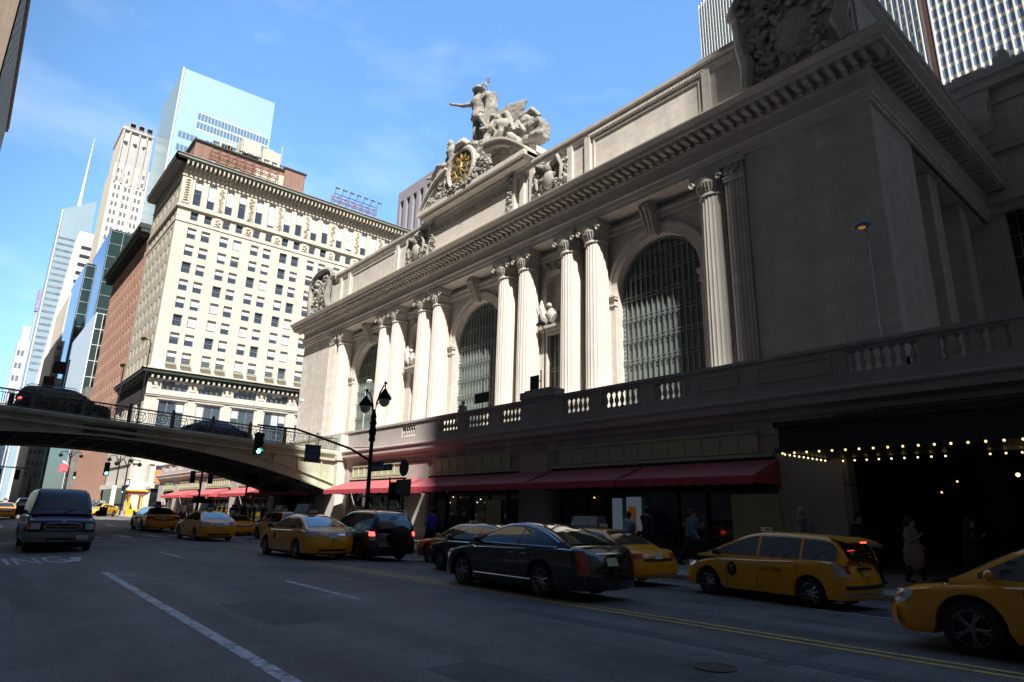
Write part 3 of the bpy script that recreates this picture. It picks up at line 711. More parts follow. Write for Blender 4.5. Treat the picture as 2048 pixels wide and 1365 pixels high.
ck = MB(); cx, cz, cy = -47.3, 35.15, 33.1
n = 40
for i in range(n):
    a, b = 2*pi*i/n, 2*pi*(i+1)/n
    ck.path([(cx+2.15*cos(a),cy,cz+2.15*sin(a)),(cx+2.15*cos(b),cy,cz+2.15*sin(b))], .30, 7)
ck.prism([(cx+2.1*cos(2*pi*i/n), cz+2.1*sin(2*pi*i/n)) for i in range(n)], lambda u,v,q:(u,q,v), cy+.1, cy+1.4)
ck.path([(cx-1.1,cy,cz+2.2),(cx-.5,cy-.15,cz+2.75),(cx+.5,cy-.15,cz+2.75),(cx+1.1,cy,cz+2.2)], [.3,.42,.42,.3], 8)
clk = ck.build('clock', LIMED, T, smooth=50)
f = MB(); f.prism([(cx+1.85*cos(2*pi*i/n), cz+1.85*sin(2*pi*i/n)) for i in range(n)], lambda u,v,q:(u,q,v), cy+.02, cy+.08)
f.build('clock_face', mat('clock_face_glass', (.16,.20,.20), .3, var=.5, vscale=2), clk)
g = MB()
for i in range(12):
    a = 2*pi*i/12; M_ = Matrix.Translation((cx,cy,cz)) @ Matrix.Rotation(a,4,'Y')
    b = MB(); b.box(-.12,.12,-.12,0,1.15,1.65); b.box(-.2,-.14,-.1,0,1.15,1.65); b.box(.14,.2,-.1,0,1.15,1.65); g.add(b, M_)
for i in range(24):
    a = 2*pi*i/24; g.path([(cx+1.75*cos(a),cy-.03,cz+1.75*sin(a)),(cx+1.98*cos(a),cy-.08,cz+1.98*sin(a))], [.07,.02], 5)
for i in range(32):
    a, b = 2*pi*i/32, 2*pi*(i+1)/32
    g.path([(cx+1.0*cos(a),cy-.02,cz+1.0*sin(a)),(cx+1.0*cos(b),cy-.02,cz+1.0*sin(b))], .05, 5)
for i in range(8):
    a = 2*pi*i/8; g.path([(cx,cy-.03,cz),(cx+.75*cos(a),cy-.05,cz+.75*sin(a))], [.14,.03], 5)
g.box(cx-.05,cx+.05,cy-.2,cy-.14,cz-.2,cz+1.5); g.path([(cx,cy-.17,cz),(cx-.8,cy-.17,cz+.5)], [.07,.05], 5)
g.build('clock_numerals', GOLD, clk)
wr = MB(); scroll_blobs(wr,-53.6,-49.6,33.0,33.9,33.4,60,.38,31,dep=.4); scroll_blobs(wr,-51.4,-49.3,33.7,35.2,33.5,30,.38,32,dep=.4); scroll_blobs(wr,-45.3,-43.0,33.1,35.0,33.4,60,.42,33,dep=.5); scroll_blobs(wr,-49.5,-45,32.95,33.4,33.0,30,.28,34,dep=.4)
wr.build('pediment_garland', STAT, T, smooth=50)

# shadowed wing east of the corner
W_ = thing('station_wing', 'dark stone wing set back behind the terminal corner on the right', 'building', (2,58,0))
mb = MB(); holewall(mb, (-12,57.0,5.9), (1,0,0), (0,0,1), (0,-1,0), 45, 30.6, [(2.6,5.4,3,20),(8.6,11.4,3,20),(14.6,17.4,3,20)], .6); mb.box(-12,33,57.7,75,5.9,36.4); mb.build('wall', LIME, W_)
mb = MB()
for o, z0, z1 in ((.3,24.5,25.2),(.7,25.2,26),(.5,29.4,30),(.25,33.6,34.2),(.9,34.9,35.6),(1.3,35.6,36.3)): mb.box(-12.1,33,57-o,57.2,z0,z1)
for x in (-11,-4.5,2,8): mb.box(x,x+2.2,56.4,57,30,36.9); mb.box(x+.2,x+2.0,56.2,56.4,31,34)
for x in (-8.2,-3.2,1.5,6): mb.box(x,x+1.1,56.5,57.5,36.3,37.3); mb.ball((x+.5,57,37.5),.6,8,6)
mb.build('cornice', LIMED, W_)
for x in (-9.3,-3.3,2.7):
    g = MB(); g.box(x-.1,x+2.9,57.6,57.65,8.9,25.9,0)
    for k in range(1,6): g.box(x+k*.45,x+k*.45+.06,57.5,57.6,9,25.9,1)
    for k in range(10): g.box(x,x+2.8,57.48,57.5,9+k*1.7,9.1+k*1.7,1)
    g.build('window', [GLASSD, BRONZE], W_)

# entrance canopy with bulbs
cn = thing('entrance_canopy', 'dark entrance canopy edged with two rows of small yellow bulbs', 'canopy', (2,20,3.4))
mb = MB(); mb.box(-9.4,14,18.6,22,3.55,4.35); mb.box(-9.5,14,18.5,18.6,3.5,3.62); mb.box(-9.5,14,18.5,18.6,4.25,4.4); mb.box(-9.5,-9.4,18.5,22,3.5,3.62); mb.box(-9.5,-9.4,18.5,22,4.25,4.4)
mb.box(-8.8,14,21.3,21.9,4.35,4.9)
mb.build('canopy_body', mat('canopy_dark_paint', (.02,.018,.016), .5), cn)
bb = MB(); bb.ball((0,0,0), .029, 8, 6); me_b = bb.mesh('bulb', BULB)
pts = [(-9.3+.36*i, 18.56, 3.47) for i in range(48)] + [(-9.4, 18.9+.3*i, 3.47) for i in range(10)] + [(-8.9+.36*i, 21.75, 3.45) for i in range(42) if i not in (9,10)]
for p in pts[:100]:
    o = bpy.data.objects.new('bulb', me_b); COL.objects.link(o); o.parent = cn; o.location = (p[0]-2, p[1]-20, p[2]-3.4)

# awnings
def awning(x0, x1, label, grp='red awnings over the station shopfronts'):
    a = thing('awning', label, 'awning', ((x0+x1)/2, 22, 2.8), group=grp)
    zt, zf = 3.62, 2.98
    mb = MB(); yt, yf = 21.84, 20.0
    n = 12; rows = []
    for i in range(7):
        t = i/6
        rows.append([(x0+(x1-x0)*k/n, yt+(yf-yt)*t, zt+(zf-zt)*t-.05*sin(pi*t)*(1+.3*sin(k*2.1))) for k in range(n+1)])
    mb.grid(rows)
    mb.face([(x0,yt,zt),(x0,yf,zf),(x0,yt,zf)]); mb.face([(x1,yt,zt),(x1,yf,zf),(x1,yt,zf)])
    mb.build('canopy_cloth', AWN, a)
    v = MB(); n = 40
    v.grid([[(x0+(x1-x0)*k/n, yf-.012-.012*(k%2), z) for k in range(n+1)] for z in (zf, zf-.14)] + [[(x0+(x1-x0)*k/n, yf-.012-.012*(k%2), zf-.27-.03*((k//2)%2)) for k in range(n+1)]])
    v.grid([[(x0-.004,yf,z),(x0-.004,yt,z)] for z in (zf,zf-.25)]); v.grid([[(x1+.004,yf,z),(x1+.004,yt,z)] for z in (zf,zf-.25)])
    v.build('valance', AWN if 'awning_valance' not in MATS else MATS['awning_valance'], a)
    fr = MB()
    for x in (x0+.03, (x0+x1)/2, x1-.03): fr.tube((x,yt,zt-.1),(x,yf+.03,zf-.04),.02); fr.tube((x,yt,zf-.3),(x,yf+.03,zf-.06),.02)
    fr.build('frame', BLACKM, a)
    text_obj('lettering','STATION', .13, mat('awning_letter', (.65,.45,.42), .8) if 'awning_letter' not in MATS else MATS['awning_letter'], frame(((x0+x1)/2,yf-.03,zf-.13),(1,0,0),(0,0,1)), a) if False else None
mat('awning_valance', (.50,.06,.08), .8)
for (x0, x1), lb in zip([(-43.7,-33.9),(-33.1,-22.5),(-22.6,-17.05),(-16.95,-11.1),(-56.4,-50.2),(-67.6,-59.2),(-78.9,-70.4),(-90.2,-81.6)],
    ['sunlit red awning right beside the viaduct, behind the tall lamp post','shaded dark red awning between the sunlit pier and the black car','shaded dark red awning, left of the touching pair above the black sedan','shaded dark red awning nearest the bulb-lit entrance canopy',
     'red awning in sun just left of the dark viaduct end','second red awning west of the viaduct','third red awning west of the viaduct','farthest small red awning near the banner corner building']):
    awning(x0, x1, lb)
# ---------------------------------------------------------------- viaduct
VD = thing('viaduct', 'steel arch road viaduct with ornate railing crossing the street to the terminal', 'bridge', (-51,5,-.1))
def zd(y): return 6.95-.05*y if y > -2 else 7.05
def zb(y): return 5.6-.0104*(y-5)**2
YS = [-30+ i*1.0 for i in range(53)]
def girder(mb, x0, x1, lo=zb, up=lambda y: zd(y)-.55, ya=-14, yb=22.0):
    n = 48; P = [ya+(yb-ya)*i/n for i in range(n+1)]
    poly = [(y, lo(y)) for y in P]+[(y, up(y)) for y in P[::-1]]
    for i in range(n):
        a, b = P[i], P[i+1]
        for x in (x0, x1): mb.face([(x,a,lo(a)),(x,b,lo(b)),(x,b,up(b)),(x,a,up(a))])
        mb.face([(x0,a,lo(a)),(x1,a,lo(a)),(x1,b,lo(b)),(x0,b,lo(b))])
        mb.face([(x0,a,up(a)),(x1,a,up(a)),(x1,b,up(b)),(x0,b,up(b))])
for X in (-45.25, -56.9):
    mb = MB(); girder(mb, X, X+.15)
    s = 1 if X > -50 else -1; xo = X+.15 if s > 0 else X
    def flange(lo, hi, w):
        n = 48
        for i in range(n):
            a = -14+36*i/n; b = -14+36*(i+1)/n
            rows = [[(xo,y,lo(y)),(xo+s*w,y,lo(y)),(xo+s*w,y,hi(y)),(xo,y,hi(y))] for y in (a,b)]
            mb.grid(rows)
    flange(lambda y: zb(y)-.02, lambda y: zb(y)+.10, .22)
    flange(lambda y: zb(y)+.62, lambda y: zb(y)+.68, .12)
    flange(lambda y: zd(y)-.75, lambda y: zd(y)-.58, .2)
    y = -13
    while y < 22:
        if zd(y)-.8 > zb(y)+.75: mb.box(xo, xo+s*.09, y-.04, y+.04, zb(y)+.68, zd(y)-.75)
        y += 1.75
    mb.build('arch_girder', GREENP, VD)
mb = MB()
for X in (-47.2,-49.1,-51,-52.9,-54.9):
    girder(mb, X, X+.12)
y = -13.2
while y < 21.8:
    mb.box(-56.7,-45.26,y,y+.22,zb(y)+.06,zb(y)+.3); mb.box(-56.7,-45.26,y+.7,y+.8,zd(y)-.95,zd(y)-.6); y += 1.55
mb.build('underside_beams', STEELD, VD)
mb = MB()
rows = []
for y in YS: rows.append([(-57.2,y,zd(y)-.5),(-57.2,y,zd(y)),(-56.3,y,zd(y)),(-56.3,y,zd(y)-.18),(-45.8,y,zd(y)-.18),(-45.8,y,zd(y)),(-44.95,y,zd(y)),(-44.85,y,zd(y)-.1),(-44.85,y,zd(y)-.28),(-45.02,y,zd(y)-.4),(-45.05,y,zd(y)-.56),(-57.2,y,zd(y)-.56)])
mb.grid(rows); mb.build('deck', GREENP, VD)
# railing
def railing(x, ya, yb):
    mb = MB(); y = ya; k = 0
    n = int((yb-ya)/.5)
    for i in range(n):
        a = ya+(yb-ya)*i/n; b = ya+(yb-ya)*(i+1)/n
        for z, r in ((.92,.05),(.08,.035),(.72,.02)): mb.path([(x,a,zd(a)+z),(x,b,zd(b)+z)], r, 5)
    while y < yb-.3:
        z0 = zd(y)
        mb.box(x-.09,x+.09,y-.09,y+.09,z0,z0+1.06); mb.ball((x,y,z0+1.12),.08,7,5)
        w = 2.45
        for c in (.62, 1.85):
            for R, dz in ((.30,.40),(.14,.40)):
                for i in range(14):
                    a, b = 2*pi*i/14, 2*pi*(i+1)/14
                    mb.path([(x,y+c+R*cos(a),z0+dz+R*sin(a)),(x,y+c+R*cos(b),z0+dz+R*sin(b))], .024, 4)
            for i in range(4):
                a = pi/4+pi/2*i; mb.tube((x,y+c+.14*cos(a),z0+.4+.14*sin(a)),(x,y+c+.30*cos(a),z0+.4+.3*sin(a)),.02,seg=4)
        for d in (.14,.24,1.05,1.15,1.25,1.35,1.42,2.25,2.34): mb.tube((x,y+d,z0+.08),(x,y+d,z0+.72),.018,seg=4)
        for d in (.3,.9,1.5,2.1): mb.path([(x,y+d-.12,z0+.74),(x,y+d,z0+.88),(x,y+d+.12,z0+.74)],.018,4)
        y += w; k += 1
    return mb
railing(-45.15, -14.5, 21.9).build('railing', mat('railing_paint', (.13,.14,.115), .6), VD)
railing(-56.9, -14.5, 21.9).build('railing', MATS['railing_paint'], VD)
ab = MB(); ab.box(-46.0,-44.6,21.3,21.99,-.3,5.2); ab.box(-46.1,-44.5,21.2,21.99,5.19,5.56); ab.box(-46.0,-44.6,21.4,22.4,5.55,7.1); ab.build('abutment', PALE, VD); ab = MB(); ab.box(-57.4,-56.2,21.3,21.99,-.3,5.5); ab.build('abutment', PALE, VD); ab = MB()
ab.box(-58,-44.4,-17,-14.05,-.4,6.4); ab.build('abutment', PALE, VD)
nb = MB(); nb.box(-45.12,-45.0,5.3,8.1,5.5,6.15); nb.box(-45.14,-44.97,5.2,8.2,5.42,5.5); nb.box(-45.14,-44.97,5.2,8.2,6.15,6.22)
np_ = nb.build('name_panel', mat('panel_green', (.035,.06,.045), .5), VD)
text_obj('lettering','PERSHING\nSQUARE', .27, mat('panel_letter', (.20,.24,.18), .6), frame((-44.99,6.7,5.82),(0,1,0),(0,0,1)), np_)

# ---------------------------------------------------------------- corner hotel across the side street
H = thing('hotel_building', 'tall cream brick hotel block with paired windows and ornate dark cornices', 'building', (-132,40,0))
PY = []
y = 24.95
for k in range(12): PY += [y, y+2.42]; y += 5.72
wins = []
hE = []; hS = []; hS2 = []
zc = [50.4-3.33*k for k in range(8)]
for yy in PY:
    hE.append((yy-22-.68, yy-22+.68, 56.0-24.7, 61.1-24.7)); hE.append((yy-22-.65, yy-22+.65, 52.95-24.7, 54.75-24.7))
    for z in zc: hE.append((yy-22-.75, yy-22+.75, z-1.1-24.7, z+1.0-24.7))
mb = MB(); holewall(mb, (-121,22,24.7), (0,1,0), (0,0,1), (1,0,0), 70, 40, hE, .32)
mb.face([(-144.3,92,0),(-121,92,0),(-121,92,64.7),(-144.3,92,64.7)]); mb.face([(-144.3,22,64.6),(-121,22,64.6),(-121,92,64.6),(-144.3,92,64.6)]); mb.face([(-144.3,22,55),(-144.3,92,55),(-144.3,92,64.7),(-144.3,22,64.7)])
mb.build('wall', CREAM, H)
SX = [-123.2,-126.1,-129.3,-132.2,-135.6,-138.5,-141.6]
for x in SX:
    for z in zc+[53.8, 58.4]: hS.append((x+144.3-.5, x+144.3+.5, z-.95-24.7, z+.9-24.7))
mb = MB(); holewall(mb, (-144.3,22,24.7), (1,0,0), (0,0,1), (0,-1,0), 23.3, 40, hS, .3)
mb.build('wall', CREAM_SHADE, H)
SB = [-146.5-3.1*k for k in range(13)]
for x in SB:
    for z in zc+[53.8]+[zc[-1]-3.33*k for k in (1,2,3,4)]: hS2.append((x+185.3-.42, x+185.3+.42, z-.85, z+.75))
mb = MB(); holewall(mb, (-185.3,22.05,0), (1,0,0), (0,0,1), (0,-1,0), 41, 57.5, hS2, .25)
mb.face([(-185.3,22.05,0),(-185.3,80,0),(-185.3,80,57.5),(-185.3,22.05,57.5)]); mb.face([(-185.3,22.1,57.4),(-144.3,22.1,57.4),(-144.3,80,57.4),(-185.3,80,57.4)])
mb.box(-185,-168,30,50,57.4,63); mb.box(-185.5,-167.5,29.5,50,63,63.8)
mb.build('wall', REDBR, H)
HM = [GLASSB, FRAMEW, BLIND]
rn = random.Random(5)
for yy in PY: wins.append((-121.3, yy, 56.0, pi/2, 1.36, 5.1, rn.choice([2,4,4,5,1])))
for z in zc:
    for yy in PY: wins.append((-121.3, yy, z-1.1, pi/2, 1.5, 2.1, rn.choice([0,1,2,3,4,2,3,5,7])))
for yy in PY: wins.append((-121.3, yy, 52.95, pi/2, 1.3, 1.8, rn.choice([0,0,1])))
wins.sort(key=lambda q: (q[1] > 52, 0 if q[5] > 4 else 1, q[1] > 41, q[1]))
place_windows(H, 'window', wins, HM, 'h')
ws = [(x,22.28,z-.95,0,1.0,1.85,rn.choice([0,1,7])) for x in SX for z in zc+[53.8,58.4]] + [(x,22.28,z-.85,0,.84,1.6,rn.choice([0,1,7])) for x in SB for z in zc+[53.8]+[zc[-1]-3.33*k for k in (1,2,3,4)]]
rest = MB()
for (x,y,z,r,w,h,v) in ws: rest.add(window_unit(w,h,[0,.4,0,0,0,0,0,0][v]), Matrix.Translation((x,y,z)))
rest.build('side_window_rows', [GLASSD, FRAMEW, BLIND], H, kind='stuff')
mb = MB()
def bandE(z0, z1, o, y0=22, y1=92, m=0): mb.box(-121-.02, -121+o, y0-o, y1, z0, z1, m)
def bandS(z0, z1, o, x0=-144.3, x1=-121, yy=22, m=0): mb.box(x0, x1+o-.003, yy-o, yy+.02, z0, z1, m)
for z0, z1, o in ((52.25,52.5,.12),(55.0,55.3,.35),(55.3,55.6,.2),(61.3,61.6,.15)): bandE(z0,z1,o); bandS(z0+.002,z1-.002,o)
for i, yy in enumerate(PY[::2]):
    c = yy+2.42+1.65
    mb.box(-121,-120.93,c-.62,c+.62,56,61); mb.box(-121,-120.9,c-.6,c+.6,53,54.7)
    oq = random.Random(i)
    for k in range(13):
        cy_ = c+oq.uniform(-.25,.25); cz_ = 56.3+k*.36; r_ = oq.uniform(.14,.3)
        mb.path([(-120.84,cy_+r_*cos(a_),cz_+r_*sin(a_)) for a_ in (0,1.2,2.4,3.6,4.6)],[.09,.1,.09,.07,.04],5); mb.ball((-120.82,cy_,cz_),.10,6,4)
    for k in range(5): mb.ball((-120.86,c+.3*cos(k*1.26),53.85+.45*sin(k*1.26)),.2,6,4)
mb.box(-121,-120.86,22.3,23.7,56,61)
for k in range(9): mb.path([(-120.84,22.6,56.4+k*.5),(-120.76,23,56.7+k*.5),(-120.84,23.4,56.5+k*.5)],[.12,.14,.08],5)
y = 22.2
while y < 90: mb.ball((-120.8,y,62.4),.3,6,4,sc=(.6,1,1.2)); mb.box(-121,-119.5,y-.12,y+.12,63.1,63.9); y += .8
mb.build('terracotta_ornament', TERRA, H)
mb = MB()
bandE(63.9,64.2,1.5); bandE(64.2,64.75,1.75); bandS(63.9,64.2,1.5); bandS(64.2,64.75,1.75)
mb.build('upper_cornice', mat('grey_green_cornice', (.20,.205,.17), .7, var=.25, vscale=.8), H)
mb = MB(); mb.box(-121.1,-119.1,20.1,92,64.75,64.85); mb.box(-144,-119.3,20.1,22,64.75,64.84); mb.build('gutter_edge', mat('cornice_lead', (.30,.33,.31), .6), H)
mb = MB()
mb.box(-186.5,-144.5,20.3,22.5,57.5,58.3); mb.box(-187,-144.4,19.9,22.5,58.3,59.3)
x = -186
while x < -145: mb.box(x,x+.35,20.6,22.0,56.6,57.5); x += 1.5
mb.build('side_cornice', COPPER, H)
# lower cornice and limestone base
mb = MB()
for z0, z1, o in ((22.95,23.4,.35),(23.4,23.75,.75),): mb.box(-121.5,-121+o,22-o,92,z0,z1); mb.box(-146,-121+o-.01,22-o+.001,22.5,z0,z1-.01)
mb.box(-121.5,-119.9,20.9,92,23.75,24.35); mb.box(-146,-119.92,20.91,22.5,23.75,24.34); 
mb.build('lower_cornice', COPPER, H)
mb = MB(); mb.box(-145.8,-121.35,21.9,21.99,19.2,22.9); mb.build('cornice_shade_panel', DARKIN, H)  # near-black panel standing in for the shade under the lower cornice
mb = MB(); mb.box(-121.5,-119.7,20.8,92,24.35,24.62); mb.box(-146,-119.72,20.8,22.5,24.35,24.61); y = 22.3
while y < 90: mb.box(-121,-120.1,y,y+.3,22.9,23.3); y += .9
mb.build('ledge', TERRA, H)
BY = [24.2+6.0*k for k in range(11)]
hb = []
for b in BY: hb += [(b-22, b+4.1-22, 21.15-8.5, 22.75-8.5), (b-22, b+4.1-22, 13.4-8.5, 19.3-8.5)]
mb = MB(); holewall(mb, (-121,22,8.5), (0,1,0), (0,0,1), (1,0,0), 70, 14.6, hb, .35)
holewall(mb, (-146,22,8.5), (1,0,0), (0,0,1), (0,-1,0), 25, 11.5, [(3,7,5,10.5),(11,15,5,10.5),(19,23,5,10.5)], .3)
mb.box(-121,-120.8,22,92,19.9,20.15); mb.box(-121,-120.7,22,92,20.15,20.35); mb.box(-121,-120.55,22,92,12.3,12.8)
for b in BY: mb.box(-121,-120.85,b-.35,b+4.45,19.45,19.65); mb.ball((-121,b-.95,22.0),.42,9,6,sc=(.4,1,1)); mb.box(-121,-120.93,b-1.5,b-.4,21.3,22.7)
mb.build('stone_base', PALE, H)
for b in BY[:8]:
    for z0, z1, n in ((21.15,22.75,4),(13.4,19.3,3)):
        g = MB(); g.box(-121.35,-121.3,b,b+4.1,z0,z1,0)
        for k in range(n+1): g.box(-121.3,-121.2,b+4.1*k/n-.08,b+4.1*k/n+.08,z0,z1,1)
        g.box(-121.3,-121.22,b,b+4.1,(z0+z1)/2-.06,(z0+z1)/2+.06,1)
        rr = random.Random(int(b))
        for k in range(n):
            if rr.random() < .6: g.box(-121.299,-121.28,b+4.1*k/n+.1,b+4.1*(k+1)/n-.1,z1-(z1-z0)*rr.choice([.3,.45,.2]),z1-.05,2)
        g.build('bay_window', [GLASSB, BRONZE, BLIND], H)
for x in (-141,-133,-125): g = MB(); g.box(x-2.05,x+2.05,22.3,22.34,13.4,19.1); g.build('side_bay_window', GLASSD, H)
# ground storey
mb = MB(); mb.box(-146,-121.2,22.2,92,-.5,8.5)
mb.lathe(-122.6,23.6,[(1.75,5.4),(1.75,8.5)],24); mb.box(-121.4,-120.7,25.1,92,4.6,5.4); mb.box(-146,-120.7,21.6,22.3,4.6,5.4); mb.lathe(-122.6,23.6,[(2.2,4.5),(2.2,4.9),(2.0,5.4)],24)
mb.lathe(-121.6,22.7,[(.5,0),(.45,.4),(.42,4.5)],14); mb.box(-121.2,-120.8,29,30,0,4.6); mb.box(-121.2,-120.8,35,36,0,4.6)
mb.build('ground_storey', PALE, H)
g = MB(); g.box(-121.2,-121.1,25.2,60,.0,4.6); g.box(-146,-124,22.05,22.15,0,4.6); g.build('shop_glazing', GLASSD, H)
PO = mat('poster_orange', (.75,.22,.07), .7, var=.25, vscale=.8); PB = mat('poster_navy', (.02,.03,.09), .6)
for a, b in ((25.35,26.9),(27.2,31.0)):
    p = MB(); p.box(-120.98,-120.9,a,b,5.6,8.35,0); p.box(-120.9,-120.86,a,b,7.7,8.35,1); p.box(-120.99,-120.8,a-.1,a,5.5,8.45,2); p.box(-120.99,-120.8,b,b+.1,5.5,8.45,2); p.box(-120.99,-120.8,a,b,8.35,8.45,2)
    if b-a > 3: p.ball((-120.86,28.6,7.1),.42,8,6,2,sc=(.15,1,1)); p.ball((-120.86,29.0,6.5),.4,8,6,1,sc=(.15,1,1.2)); p.path([(-120.86,28.3,6.4),(-120.86,28.0,5.9),(-120.86,28.8,5.75)],.08,5,1)
    p.build('poster', [PO, PB, WHITEP], H)
sg = MB(); sg.box(-120.75,-120.65,25.6,33,4.65,5.3); s_ = sg.build('shop_sign', mat('sign_dark', (.03,.03,.03), .5), H)
text_obj('lettering','PERSHING PHARMACY', .5, mat('sign_cream', (.7,.62,.4), .6), frame((-120.63,29.3,4.97),(0,1,0),(0,0,1)), s_) if False else None
# window box balconies on the lowest row
mat('balcony_grey', (.33,.34,.28), .7)
for yy in PY[:16]:
    mb = MB(); z = zc[-1]-1.0
    mb.box(-120.95,-120.45,yy-.85,yy+.85,z-.55,z-.15)
    for k in range(7): mb.tube((-120.42,yy-.85+k*.283,z-.1),(-120.42,yy-.85+k*.283,z+.5),.025,seg=4)
    mb.tube((-120.42,yy-.87,z+.5),(-120.42,yy+.87,z+.5),.03,seg=4)
    mb.build('window_balcony', MATS['balcony_grey'], H)
# roof structures
mb = MB(); holewall(mb, (-124,23.7,64.7), (0,1,0), (0,0,1), (1,0,0), 21.8, 6.1, [(3,4.2,1.2,3.3),(7.6,8.8,1.2,3.3),(12,13.2,1.2,3.3)], .2)
mb.box(-140,-124.3,23.75,45.4,64.7,70.75); mb.box(-126,-123.6,41.2,45.6,66,71.4)
mb.build('penthouse', PHBR, H)
mb = MB(); mb.box(-124.02,-123.9,35.5,45.3,64.8,69.6); mb.build('penthouse_render', TERRA, H)
mb = MB(); mb.box(-140.2,-123.7,23.4,45.8,70.8,71.1); mb.box(-126.3,-123.4,41,45.9,71.4,71.7); mb.box(-122.7,-122.3,24,44,66.0,66.25); mb.build('penthouse_coping', COPPER, H)
for yy in (27.3,31.9,36.3): 
    o = bpy.data.objects.new('window', window_unit(1.2,2.1,.5).mesh('window', HM)); COL.objects.link(o); o.parent = H; o.location = (-124.15+132, yy-40, 65.9); o.rotation_euler = (0,0,pi/2)
U1 = mat('cooling_unit_paint', (.60,.58,.48), .7, var=.2, vscale=1)
for a, b, z0, z1, r in ((28.3,30.9,71,73.2,0),(32.4,36.1,71.6,75.6,1),(36.7,40.4,71.3,75.1,2)):
    q = MB(); q.box(-129,-125.2,a,b,z0,z1,0)
    if r == 0:
        for k in range(4): q.box(-125.19,-125.1,a+.3+k*.58,a+.75+k*.58,z0+.5,z1-.4,1)
    if r == 1: q.lathe(-127,(a+b)/2,[(1.4,z1),(1.4,z1+.35)],16); q.box(-125.19,-125.12,a+.1,b-.1,z0+.0,z0+.9,1); q.box(-125.19,-124.9,a-.05,a+.15,z0-.5,z1)
    if r == 2:
        q.lathe(-127,(a+b)/2,[(1.3,z1),(1.3,z1+.5)],16)
        for k in range(8): q.box(-125.19,-125.1,a+k*.47,a+k*.47+.08,z0,z1,0)
        q.tube((-125.2,a-.4,66),(-125.2,a-.4,74),.12); q.tube((-125.2,b+.2,70),(-125.2,b+.2,77),.06)
    q.build('cooling_unit', [U1, GLASSD], H)
RUST = mat('rusted_steel', (.22,.10,.065), .8, var=.3, vscale=2)
for a, b, z0, tl in ((26.2,39.2,66.9,13),(51.5,61.8,66.5,9)):
    q = MB()
    for x in (-122.6,-121.2):
        for z in (z0,z0+1.1,z0+1.9): q.tube((x,a,z),(x,b,z),.09,seg=4)
    n = int((b-a)/1.6)
    for k in range(n+1):
        y = a+(b-a)*k/n
        for x in (-122.6,-121.2): q.tube((x,y,z0-1.4),(x,y,z0+1.9),.07,seg=4)
        q.tube((-122.6,y,z0),(-121.2,y,z0+1.1),.05,seg=4); q.tube((-122.6,y,z0+1.9),(-121.2,y,z0),.05,seg=4)
        if k < n: q.tube((-121.2,y,z0),(-121.2,y+(b-a)/n,z0+1.9),.05,seg=4)
        q.tube((-121.2,y,z0+1.9),(-120.4,y,z0+2.7),.06,seg=4)
    sg = q.build('sign_truss', RUST, H)
    for k in range(n+1):
        y = a+(b-a)*k/n; l = MB()
        for d in (0,.55): l.path([(-120.45,y+d,z0+2.65),(-120.2,y+d,z0+3.0)],[.2,.34],8)
        l.build('floodlight', mat('floodlight_grey', (.35,.38,.4), .4) if 'floodlight_grey' not in MATS else MATS['floodlight_grey'], sg)

# ---------------------------------------------------------------- generic distant blocks
def panes(root, name, rects, face, mats, m=.04, bars=False, first=True):
    O, U, N = map(Vector, face); Vv = Vector((0,0,1))
    rest = MB(); off = OFF[root.name]
    done = sum(1 for c in root.children if c.name.split('.')[0] == name)
    for i, (a, b, c, d) in enumerate(rects):
        q = MB(); P = lambda u, v, w: tuple(O+U*u+Vv*v+N*w)
        pts = [P(a,c,m),P(b,c,m),P(b,d,m),P(a,d,m)]; bk = [P(a,c,-.05),P(b,c,-.05),P(b,d,-.05),P(a,d,-.05)]
        q.face(pts); 
        for k in range(4): q.face([pts[k],bk[k],bk[(k+1)%4],pts[(k+1)%4]])
        if done+i < 100: q.build(name, mats, root)
        else: rest.add(q)
    if rest.f: rest.build(name+'_rows', mats, root, kind='stuff')
def block(name, label, cat, boxes, wall, loc):
    t = thing(name, label, cat, loc)
    mb = MB()
    for b in boxes: mb.box(*b)
    mb.build('walls', wall, t); return t
PK = mat('pinkish_cream_stone', (.66,.60,.50), .85, var=.08, vscale=.1)
TEAL = mat('teal_curtain_wall', (.10,.17,.17), .12, metal=.7, var=.25, vscale=.12)
TEALB = mat('blue_mirror_glass', (.42,.52,.74), .05, metal=.95)
WHT = mat('white_travertine', (.80,.78,.76), .7, var=.04, vscale=.1)
# cream skyscraper with notched crown
t = block('art_deco_skyscraper', 'slender cream stone skyscraper with dark rooftop louvres and grey stepped crown', 'skyscraper', [(-356,-330,30.6,45.4,-1,160),(-354,-330.3,31.2,44.2,160,180)], PK, (-343,38,0))
rc = []
for k in range(26):
    z = 160-5-k*4.3
    for y in (32.0,33.6,36.4,37.9,41.0,42.6): rc.append((y-30.6, y-30.6+.95, z, z+2.3))
panes(t, 'window', rc, ((-330,30.6,0),(0,1,0),(1,0,0)), mat('far_window', (.16,.19,.24), .3))
q = MB(); q.box(-330.3,-330.1,31.2,44.2,148,172)
for y in (31.2,34,38,41.2,43.6): q.box(-330.4,-329.6,y,y+.8,150,178)
for y in (33,37,41): q.ball((-329.8,y,172),.9,8,6)
q.box(-355,-329.4,30.8,44.6,178,179.2); q.build('crown', mat('weathered_crown', (.46,.44,.42), .9, var=.15, vscale=.2), t)
q = MB(); 
for y in (33.6,37.3,40.9): q.box(-333,-329.8,y,y+2.6,180,182.6,0); q.box(-329.79,-329.7,y+.2,y+2.4,180.3,182.3,1)
q.build('roof_louvre', [MATS['weathered_crown'], GLASSD], t)
q = MB(); 
for y in (37.2,): q.box(-329.99,-329.6,35.3,36.1,60,152); q.box(-329.99,-329.6,39.4,40.2,60,152)
q.build('pilaster_strips', PK, t)
